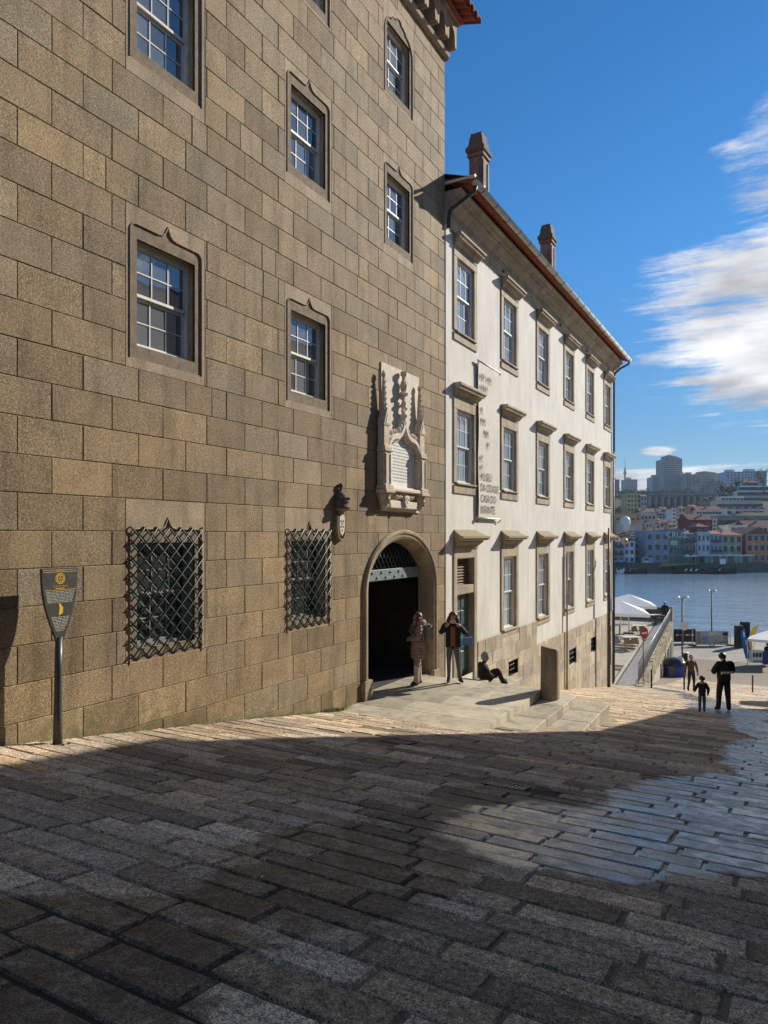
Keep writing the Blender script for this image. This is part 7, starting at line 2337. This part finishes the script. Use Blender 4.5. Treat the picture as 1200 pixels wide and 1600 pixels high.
# ------------------------------------------------------------------ people
def skin_person(name, label, J, bones, radii, mats, zones, loc, rz, scale=1.0, extra=None, subdiv=2, coat_to=None):
    """one continuous body grown over a skeleton; zones: bone -> material slot"""
    root = empty(name, loc, rz, label, 'person')
    root.scale = (scale, scale, scale)
    names = list(J)
    bm = bmesh.new()
    lay = bm.verts.layers.skin.verify()
    vs = {}
    for n in names:
        v = bm.verts.new(J[n]); vs[n] = v
        r = radii.get(n, .05)
        v[lay].radius = r if isinstance(r, tuple) else (r, r)
    bm.verts.ensure_lookup_table()
    vs['pelvis'][lay].use_root = True
    for (a, b) in bones: bm.edges.new((vs[a], vs[b]))
    me = bpy.data.meshes.new('skeleton'); bm.to_mesh(me); bm.free()
    tmp = bpy.data.objects.new('skeleton', me); COL.objects.link(tmp)
    sk = tmp.modifiers.new('s', 'SKIN'); sk.branch_smoothing = .3; sk.use_smooth_shade = True
    sb = tmp.modifiers.new('u', 'SUBSURF'); sb.levels = subdiv
    dg = bpy.context.evaluated_depsgraph_get()
    ev = tmp.evaluated_get(dg)
    body = bpy.data.meshes.new_from_object(ev)
    bpy.data.objects.remove(tmp); bpy.data.meshes.remove(me)
    body.name = 'body'
    body.materials.clear()
    for m in mats: body.materials.append(m)
    segs = [(Vector(J[a]), Vector(J[b]), zones.get((a, b), 0), radii.get(a, .05), radii.get(b, .05)) for (a, b) in bones]
    for p in body.polygons:
        c = p.center; best = None
        for (A, B, zi, ra, rb) in segs:
            d = B - A; t = max(0, min(1, (c - A).dot(d) / max(d.length_squared, 1e-9)))
            rr_ = (ra[0] if isinstance(ra, tuple) else ra) * (1 - t) + (rb[0] if isinstance(rb, tuple) else rb) * t
            dist = (c - A - d * t).length / max(rr_, .01)
            if best is None or dist < best[0]: best = (dist, zi)
        mi_ = best[1]
        if coat_to is not None and mi_ == 1 and c.z > coat_to: mi_ = 0
        p.material_index = mi_; p.use_smooth = True
    # hands: four fingers and a thumb on each
    fm_ = MB()
    for s in ('L', 'R'):
        if 'wrist' + s not in J: continue
        W = Vector(J['wrist' + s]); H = Vector(J['hand' + s])
        d = (H - W).normalized(); side = d.cross(Vector((0, 0, 1)))
        if side.length < .2: side = Vector((1, 0, 0))
        side.normalize(); up = side.cross(d)
        curl = (extra or {}).get('curl' + s, up * -.5)
        for i in range(4):
            o = (i - 1.5) * .019; L_ = (.072, .08, .076, .06)[i]
            b = H + side * o + d * .01
            fm_.tube([b - d * .02, b + d * L_ * .4, b + d * L_ * .75 + curl * L_ * .25, b + d * L_ * .9 + curl * L_ * .6], [.0095, .009, .008, .006], 6, mi=(extra or {}).get('skin', 0))
        b = W + (H - W) * .45 + side * .03
        fm_.tube([b, b + side * .025 + d * .03, b + side * .03 + d * .06], [.011, .0095, .007], 6, mi=(extra or {}).get('skin', 0))
    bmx = bmesh.new(); bmx.from_mesh(body)
    if fm_.v:
        vv = [bmx.verts.new(p) for p in fm_.v]
        for f, mi in zip(fm_.f, fm_.m):
            try:
                q = bmx.faces.new([vv[i] for i in f]); q.material_index = mi; q.smooth = True
            except ValueError: pass
    bmx.to_mesh(body); bmx.free()
    o = bpy.data.objects.new('body', body); COL.objects.link(o); o.parent = root
    return root

SK = plain('skin', (.42, .24, .17), .55, .1, 20)
SKD = plain('skin_tan', (.36, .20, .14), .55, .1, 20)
cloth = lambda n, c, v=.25, s=30: plain(n, c, .85, v, s, .3, 60)
HAIR_AUB = plain('auburn_hair', (.14, .045, .02), .5, .4, 60); HAIR_DK = plain('dark_hair', (.02, .014, .010), .5, .4, 60)

def base_J():
    return dict(pelvis=(0, 0, .93), waist=(0, 0, 1.06), chest=(0, 0, 1.27), neckb=(-.01, 0, 1.41), neck=(.0, 0, 1.47), jaw=(.025, 0, 1.53), head=(.01, 0, 1.60), crown=(0, 0, 1.66),
        hipL=(0, .09, .88), kneeL=(.02, .10, .49), ankL=(-.01, .10, .085), toeL=(.14, .115, .035), heelL=(-.05, .10, .035),
        hipR=(0, -.09, .88), kneeR=(.02, -.10, .49), ankR=(-.01, -.10, .085), toeR=(.14, -.115, .035), heelR=(-.05, -.10, .035),
        shL=(-.01, .165, 1.385), elbL=(-.03, .21, 1.11), wristL=(.06, .20, .88), handL=(.09, .195, .81),
        shR=(-.01, -.165, 1.385), elbR=(-.03, -.21, 1.11), wristR=(.06, -.20, .88), handR=(.09, -.195, .81), nose=(.105, 0, 1.575))
BONES = [('pelvis', 'waist'), ('waist', 'chest'), ('chest', 'neckb'), ('neckb', 'neck'), ('neck', 'jaw'), ('jaw', 'head'), ('head', 'crown'), ('jaw', 'nose')]
for s in 'LR':
    BONES += [('pelvis', 'hip' + s), ('hip' + s, 'knee' + s), ('knee' + s, 'ank' + s), ('ank' + s, 'toe' + s), ('ank' + s, 'heel' + s), ('chest', 'sh' + s), ('sh' + s, 'elb' + s), ('elb' + s, 'wrist' + s), ('wrist' + s, 'hand' + s)]
def base_R():
    r = dict(pelvis=(.125, .15), waist=(.11, .13), chest=(.125, .155), neckb=.075, neck=.052, jaw=.062, head=.088, crown=.062, nose=.014)
    for s in 'LR':
        r.update({'hip' + s: .098, 'knee' + s: .062, 'ank' + s: .045, 'toe' + s: .036, 'heel' + s: .036, 'sh' + s: .075, 'elb' + s: .058, 'wrist' + s: .040, 'hand' + s: .036})
    return r
# material slots: 0 top, 1 trousers, 2 shoes, 3 skin, 4 inner top
def zones(sleeve=True, short_neck=True):
    z = {('pelvis', 'waist'): 0, ('waist', 'chest'): 0, ('chest', 'neckb'): 0, ('neckb', 'neck'): 3, ('neck', 'jaw'): 3, ('jaw', 'head'): 3, ('head', 'crown'): 3, ('jaw', 'nose'): 3}
    for s in 'LR':
        z.update({('pelvis', 'hip' + s): 1, ('hip' + s, 'knee' + s): 1, ('knee' + s, 'ank' + s): 1, ('ank' + s, 'toe' + s): 2, ('ank' + s, 'heel' + s): 2, ('chest', 'sh' + s): 0, ('sh' + s, 'elb' + s): 0, ('elb' + s, 'wrist' + s): 0, ('wrist' + s, 'hand' + s): 3})
    return z
def child(root, mb, name, mat):
    return mb.build(name, mat, root, local=True)
def hair_cap(root, c, mat, long=0.0, face=.35, r=.105, seed=1, sx=1.0):
    """hair: a lumpy cap open at the face, with locks hanging to the given length"""
    rr = random.Random(seed); mb = MB()
    n, m = 14, 9
    P_ = []
    for j in range(m + 1):
        th = j / m * math.pi * .66
        for i in range(n):
            ph = 2 * math.pi * i / n
            d = Vector((math.sin(th) * math.cos(ph), math.sin(th) * math.sin(ph), math.cos(th)))
            k = r * (1 + rr.uniform(-.04, .07))
            if d.x > face and d.z < .62: k *= .72
            P_.append((c[0] - .012 + d.x * k * 1.04, c[1] + d.y * k * .95, c[2] + d.z * k))
    F = []
    for j in range(m):
        for i in range(n): F.append((j*n + i, j*n + (i+1) % n, (j+1)*n + (i+1) % n, (j+1)*n + i))
    mb.faces(P_, F, 0, True)
    if long:
        for i in range(26):
            ph = rad(70) + rad(220) * i / 25
            b = Vector((c[0] + math.cos(ph) * r * .85, c[1] + math.sin(ph) * r * .9, c[2] - .01))
            q = [b]
            for s_ in range(1, 6):
                t = s_ / 5
                q.append(b + Vector((math.cos(ph) * .03 * t + .014 * math.sin(s_ * 2.1 + i), math.sin(ph) * .045 * t + .014 * math.cos(s_ * 2.3 + i), -long * t)))
            mb.tube(q, [.026, .030, .030, .027, .022, .008], 5)
    return child(root, mb, 'hair', mat)

# --- woman in the doorway, quilted coat, seen from the side
J = base_J(); R_ = base_R()
J.update(elbL=(.0, .23, 1.12), wristL=(.15, .13, 1.09), handL=(.19, .06, 1.11), elbR=(.0, -.23, 1.12), wristR=(.15, -.13, 1.07), handR=(.19, -.06, 1.06), hem=(-.03, 0, .58), hip0=(-.02, 0, .76), kneeL=(.03, .08, .49), kneeR=(-.03, -.08, .49), ankL=(.03, .08, .085), ankR=(-.07, -.08, .085), toeL=(.18, .09, .035), toeR=(.08, -.09, .035), heelL=(-.02, .08, .035), heelR=(-.12, -.08, .035))
R_.update(pelvis=(.18, .19), waist=(.165, .175), chest=(.165, .185), hip0=(.20, .20), hem=(.215, .21), neckb=.10, neck=.075, shL=.095, shR=.095, elbL=.08, elbR=.08, wristL=.062, wristR=.062, kneeL=.075, kneeR=.075, ankL=.06, ankR=.06, hipL=.1, hipR=.1)
Z = zones(); Z[('pelvis', 'hip0')] = 0; Z[('hip0', 'hem')] = 0; Z[('pelvis', 'hipL')] = 0; Z[('pelvis', 'hipR')] = 0; Z[('neckb', 'neck')] = 0
COATM = NT('quilted_mauve_coat'); spz = COATM.n('ShaderNodeTexCoord')
sq = COATM.n('ShaderNodeSeparateXYZ'); COATM.l(spz.outputs['Object'], sq.inputs[0])
wv = COATM.math('ABSOLUTE', COATM.math('SINE', COATM.math('MULTIPLY', sq.outputs[2], 42.0)))
coat = COATM.set((.27, .175, .155), .6, COATM.bump(wv, .7, .03), 0, .3)
w1 = skin_person('person', 'person in a mauve quilted coat and cream trousers standing in the arched doorway', J, BONES + [('pelvis', 'hip0'), ('hip0', 'hem')], R_, [coat, cloth('cream_trousers', (.52, .46, .35)), cloth('brown_boots', (.05, .028, .02)), SK, coat], Z, (.30, 13.78, LZ), math.atan2(-SN, -CS) + .15, .935, {'skin': 3}, coat_to=.61)
w1.rotation_euler = (0, 0, math.atan2(-SN, -CS) + .1)
hair_cap(w1, (0, 0, 1.60), HAIR_AUB, .22, seed=3)
mb = MB(); mb.lathe([(.10, 1.36), (.15, 1.40), (.165, 1.46), (.14, 1.52), (.10, 1.53)], (-.05, 0, 0), 14); child(w1, mb, 'fur_hood', plain('fur_trim', (.33, .22, .17), .95, .4, 60, .8, 90))
mb = MB(); mb.bbox(-.36, -.14, 1.02, -.17, .14, 1.42, .06); bp = child(w1, mb, 'backpack', cloth('grey_backpack', (.20, .175, .15)))
for s_ in (-1, 1):
    mb = MB(); mb.tube([(-.18, s_ * .12, 1.40), (-.02, s_ * .15, 1.475), (.12, s_ * .14, 1.40), (.17, s_ * .14, 1.25), (.05, s_ * .2, 1.1), (-.18, s_ * .15, 1.05)], .014, 5); child(w1, mb, 'strap', bpy.data.materials['grey_backpack'])

# --- woman facing us holding up a phone
J = base_J(); R_ = base_R()
J.update(elbL=(.10, .30, 1.20), wristL=(.24, .16, 1.40), handL=(.27, .10, 1.45), elbR=(.10, -.30, 1.20), wristR=(.24, -.16, 1.40), handR=(.27, -.10, 1.45), hipL=(0, .09, .88), kneeL=(.04, .12, .49), ankL=(-.02, .17, .085), toeL=(.10, .24, .035), heelL=(-.06, .15, .035), ankR=(0, -.10, .085), toeR=(.15, -.12, .035))
R_.update(chest=(.135, .165), waist=(.125, .145), pelvis=(.135, .16), elbL=.066, elbR=.066, shL=.085, shR=.085, wristL=.045, wristR=.045, kneeL=.058, kneeR=.058, ankL=.046, ankR=.046)
Z = zones()
face = math.atan2(-CS, SN) 
w2 = skin_person('person', 'person in a navy jacket and grey jeans holding up a phone beside the doorway', J, BONES, R_, [cloth('navy_jacket', (.012, .014, .022)), cloth('grey_jeans', (.115, .11, .11), .35), cloth('rust_boots', (.075, .028, .018)), SK, cloth('rust_sweater', (.26, .085, .03))], Z, (.86, 14.42, LZ), face, .915, {'skin': 3})
w2.rotation_euler = (0, 0, face - .12)
hair_cap(w2, (0, 0, 1.60), HAIR_AUB, .20, seed=5, r=.118)
mb = MB(); mb.bbox(.118, -.065, .90, .160, .065, 1.38, .03); child(w2, mb, 'sweater_front', bpy.data.materials['rust_sweater'])
mb = MB(); mb.bbox(.285, -.075, 1.465, .295, .075, 1.54, .004); child(w2, mb, 'phone', plain('phone_case', (.55, .5, .5), .3, .05, 5))
for s_ in (-1, 1):
    mb = MB(); mb.slabX([(s_ * .075, .88), (s_ * .17, .88), (s_ * .17, 1.36), (s_ * .075, 1.40)][::s_], .10, .165); child(w2, mb, 'jacket_front', bpy.data.materials['navy_jacket'])
bag = MB(); bag.faces([(.02, .20, .92), (.02, .48, .94), (.02, .45, 1.12), (.02, .24, 1.10), (.12, .20, .92), (.12, .48, .94), (.12, .45, 1.12), (.12, .24, 1.10)], [(0, 3, 2, 1), (4, 5, 6, 7), (0, 1, 5, 4), (1, 2, 6, 5), (2, 3, 7, 6), (3, 0, 4, 7)])
child(w2, bag, 'handbag', plain('blue_handbag', (.10, .20, .42), .45, .08, 5))
mb = MB(); mb.tube([(.07, .27, 1.10), (.09, .29, 1.22), (.10, .26, 1.27), (.09, .34, 1.26), (.07, .42, 1.12)], .008, 5); child(w2, mb, 'bag_strap', bpy.data.materials['blue_handbag'])

# --- person sitting on the door step
J = base_J(); R_ = base_R()
dz_ = -.86
J = {k: (v[0], v[1], v[2] + dz_) for k, v in J.items()}
J.update(pelvis=(0, 0, .13), waist=(-.06, 0, .24), chest=(-.07, 0, .43), neckb=(-.02, 0, .56), neck=(.02, 0, .62), jaw=(.06, 0, .665), head=(.05, 0, .735), crown=(.04, 0, .79), nose=(.145, 0, .705),
    hipL=(.06, .09, .12), kneeL=(.37, .12, .36), ankL=(.56, .12, .08), toeL=(.70, .13, .05), heelL=(.53, .12, .035),
    hipR=(.06, -.09, .12), kneeR=(.34, -.10, .42), ankR=(.47, -.11, .08), toeR=(.61, -.12, .05), heelR=(.44, -.11, .035),
    shL=(-.05, .17, .53), elbL=(.03, .24, .28), wristL=(.24, .16, .22), handL=(.30, .13, .22), shR=(-.05, -.17, .53), elbR=(.05, -.24, .29), wristR=(.25, -.16, .24), handR=(.31, -.12, .24))
R_.update(shL=.09, shR=.09, chest=(.15, .17), waist=(.15, .17), pelvis=(.15, .17), elbL=.068, elbR=.068, wristL=.05, wristR=.05, kneeL=.08, kneeR=.08, ankL=.055, ankR=.055)
Z = zones(); Z[('neckb', 'neck')] = 0
dk = cloth('black_anorak', (.018, .016, .018)); 
sitp = skin_person('person', 'seated person in dark anorak and grey hood on the door step', J, BONES, R_, [dk, cloth('black_trousers', (.012, .012, .013)), cloth('dark_shoes', (.02, .018, .016)), SKD, dk], Z, (.50, 17.22, -3.87), math.atan2(SN, CS) + .25, 1.0, {'skin': 3})
mb = MB()
n, m = 14, 9; P_ = []
for j in range(m + 1):
    th = j / m * math.pi * .72
    for i in range(n):
        ph = 2 * math.pi * i / n; d = Vector((math.sin(th) * math.cos(ph), math.sin(th) * math.sin(ph), math.cos(th))); k = .125
        if d.x > .45 and d.z < .55: k = .085
        P_.append((.045 + d.x * k, d.y * k, .735 + d.z * k * 1.08))
mb.faces(P_, [(j*n + i, j*n + (i+1) % n, (j+1)*n + (i+1) % n, (j+1)*n + i) for j in range(m) for i in range(n)], 0, True)
child(sitp, mb, 'hood', cloth('grey_hood', (.20, .21, .21)))

# --- man walking up the street in an olive sweater
J = base_J(); R_ = base_R()
J.update(hipL=(0, .09, .88), kneeL=(.10, .09, .50), ankL=(.06, .09, .11), toeL=(.20, .10, .06), heelL=(.01, .09, .05), kneeR=(.0, -.09, .49), ankR=(-.14, -.09, .13), toeR=(-.02, -.10, .045), heelR=(-.20, -.09, .12), elbL=(-.02, .26, 1.13), wristL=(.04, .28, .90), handL=(.06, .28, .83), elbR=(-.03, -.26, 1.13), wristR=(.05, -.28, .90), handR=(.07, -.28, .83))
R_.update(chest=(.145, .185), shL=.085, shR=.085)
pw, kw = on_street(1080, 1081)
ol = cloth('olive_sweater', (.085, .070, .035))
man1 = skin_person('person', 'man in an olive sweater with a shoulder strap walking up the street', J, BONES, R_, [ol, cloth('black_jeans', (.012, .012, .014)), cloth('black_shoes', (.016, .014, .013)), SKD, ol], zones(), (pw.x, pw.y, pw.z), math.atan2(-CS, SN), 1.05, {'skin': 3})
hair_cap(man1, (0, 0, 1.60), plain('cropped_hair', (.09, .05, .035), .6, .3, 60), 0, r=.098, seed=8)
mb = MB(); mb.tube([(.05, .13, 1.42), (.155, .05, 1.32), (.155, -.06, 1.18), (.10, -.16, 1.06), (-.05, -.17, 1.05), (-.14, -.05, 1.2), (-.12, .10, 1.38), (.05, .13, 1.42)], .014, 5); child(man1, mb, 'strap', M['iron'])

# --- man in a black jacket seen from behind
J = base_J(); R_ = base_R()
J.update(elbL=(.02, .31, 1.14), wristL=(.20, .16, 1.08), handL=(.26, .10, 1.10), elbR=(.02, -.31, 1.14), wristR=(.20, -.16, 1.08), handR=(.26, -.10, 1.10), jaw=(.05, .02, 1.51), head=(.055, .025, 1.585), crown=(.05, .03, 1.65), nose=(.135, .03, 1.545), hem=(0, 0, .80), ankL=(.05, .13, .085), toeL=(.19, .17, .035), heelL=(.0, .12, .035), ankR=(-.04, -.13, .085), toeR=(.10, -.18, .035), heelR=(-.09, -.12, .035), kneeL=(.05, .12, .49), kneeR=(0, -.12, .49))
R_.update(chest=(.165, .205), waist=(.16, .20), pelvis=(.165, .195), hem=(.17, .20), shL=.105, shR=.105, elbL=.085, elbR=.085, wristL=.055, wristR=.055, kneeL=.085, kneeR=.085, ankL=.065, ankR=.065, hipL=.11, hipR=.11)
Z = zones(); Z[('pelvis', 'hem')] = 0; Z[('neckb', 'neck')] = 0
pk_, kk_ = on_street(1131, 1111)
bj = cloth('black_jacket', (.011, .011, .013))
man2 = skin_person('person', 'man in a black jacket with white lettering standing with his back to us', J, BONES + [('pelvis', 'hem')], R_, [bj, cloth('dark_jeans', (.018, .021, .028)), cloth('black_trainers', (.02, .017, .015)), SKD, bj], Z, (pk_.x, pk_.y, pk_.z), TH + rad(90) + .1, 1.07, {'skin': 3}, coat_to=.76)
hair_cap(man2, (.055, .025, 1.585), HAIR_DK, 0, r=.108, seed=9)
text('JUST DO IT.', .085, Matrix.Translation((-.195, .20, 1.12)) @ Matrix(((0, 0, -1, 0), (-1, 0, 0, 0), (0, 1, 0, 0), (0, 0, 0, 1))), whm, man2, sx=.85, extrude=.012, local=True)

# --- child beside him
J = base_J(); R_ = base_R()
for k_ in ('jaw', 'head', 'crown', 'nose', 'neck'):
    J[k_] = (J[k_][0] * 1.3, J[k_][1], 1.47 + (J[k_][2] - 1.47) * 1.35)
R_.update(jaw=.085, head=.122, crown=.085, chest=(.16, .19), waist=(.16, .185), pelvis=(.165, .18), shL=.10, shR=.10, elbL=.085, elbR=.085, wristL=.06, wristR=.06, kneeL=.08, kneeR=.08, ankL=.065, ankR=.065)
J.update(elbL=(.02, .30, 1.14), wristL=(.14, .30, 1.0), handL=(.19, .30, .97), elbR=(0, -.29, 1.13), wristR=(.06, -.28, .92), handR=(.08, -.27, .86))
pc_, kc_ = on_street(1097, 1113)
child_p = skin_person('person', 'small child in a dark coat with a lime collar on the wet street', J, BONES, R_, [cloth('child_dark_coat', (.014, .017, .024)), cloth('child_grey_trousers', (.085, .075, .07)), cloth('child_boots', (.015, .014, .014)), SKD, dk], zones(), (pc_.x, pc_.y, pc_.z), TH + rad(90) - .2, .60, {'skin': 3})
hair_cap(child_p, (.013, 0, 1.645), HAIR_DK, 0, r=.142, seed=12)
mb = MB(); mb.lathe([(.115, 1.40), (.14, 1.42), (.135, 1.46), (.10, 1.475)], (-.01, 0, 0), 14); child(child_p, mb, 'collar', plain('lime_collar', (.30, .40, .05), .8, .1, 8))

# --- man leaning at the terrace parapet
J = base_J(); R_ = base_R(); R_.update(chest=(.14, .18), shL=.085, shR=.085)
J.update(elbR=(.02, -.25, 1.13), wristR=(.1, -.28, .93), handR=(.14, -.29, .88))
tm_ = skin_person('person', 'man in dark clothes and a white cap standing on the cafe terrace', J, BONES, R_, [cloth('dark_blue_coat', (.014, .016, .024)), bpy.data.materials['black_jeans'], bpy.data.materials['black_shoes'], SKD, dk], zones(), (*at_px(1038.5, 58), -7.22), TH + rad(70), 1.04, {'skin': 3})
hair_cap(tm_, (0, 0, 1.60), HAIR_DK, 0, r=.098, seed=14)
mb = MB(); mb.lathe([(.102, 1.635), (.108, 1.66), (.09, 1.70), (.04, 1.722), (0, 1.725)], (0, 0, 0), 14); child(tm_, mb, 'cap', whm)

# --- attendant inside the kiosk
J = base_J(); R_ = base_R()
kp = pix(1199, 1020, 57.9)
kperson = skin_person('person', 'dark haired attendant in a dark jacket behind the kiosk counter', J, BONES, R_, [cloth('kiosk_jacket', (.02, .02, .03)), bpy.data.materials['black_jeans'], bpy.data.materials['black_shoes'], SKD, dk], zones(), (kp[0], kp[1], zs(kp[1])), TH - rad(90), 1.0, {'skin': 3})
hair_cap(kperson, (0, 0, 1.60), HAIR_DK, 0, r=.102, seed=15)

# ------------------------------------------------------------------ haze over the far bank
hz = bpy.data.materials.new('thin_air'); hz.use_nodes = True
ht = hz.node_tree
for n in list(ht.nodes):
    if n.type == 'BSDF_PRINCIPLED': ht.nodes.remove(n)
pv = ht.nodes.new('ShaderNodeVolumePrincipled')
pv.inputs['Color'].default_value = (.62, .80, 1.0, 1)
pv.inputs['Density'].default_value = .00014
pv.inputs['Anisotropy'].default_value = .0
ht.links.new(pv.outputs[0], ht.nodes['Material Output'].inputs['Volume'])
mb = MB()
q = [far(-4200, -3100), far(4200, -3100), far(4200, 3100), far(-4200, 3100)]
mb.faces([(x, y_, -17.2) for (x, y_, _) in q] + [(x, y_, 180) for (x, y_, _) in q], [(0, 3, 2, 1), (4, 5, 6, 7), (0, 1, 5, 4), (1, 2, 6, 5), (2, 3, 7, 6), (3, 0, 4, 7)])
hb = mb.build('haze', hz)
tag(hb, 'thin bluish haze in the air over the river and far hill', 'haze', kind='stuff')
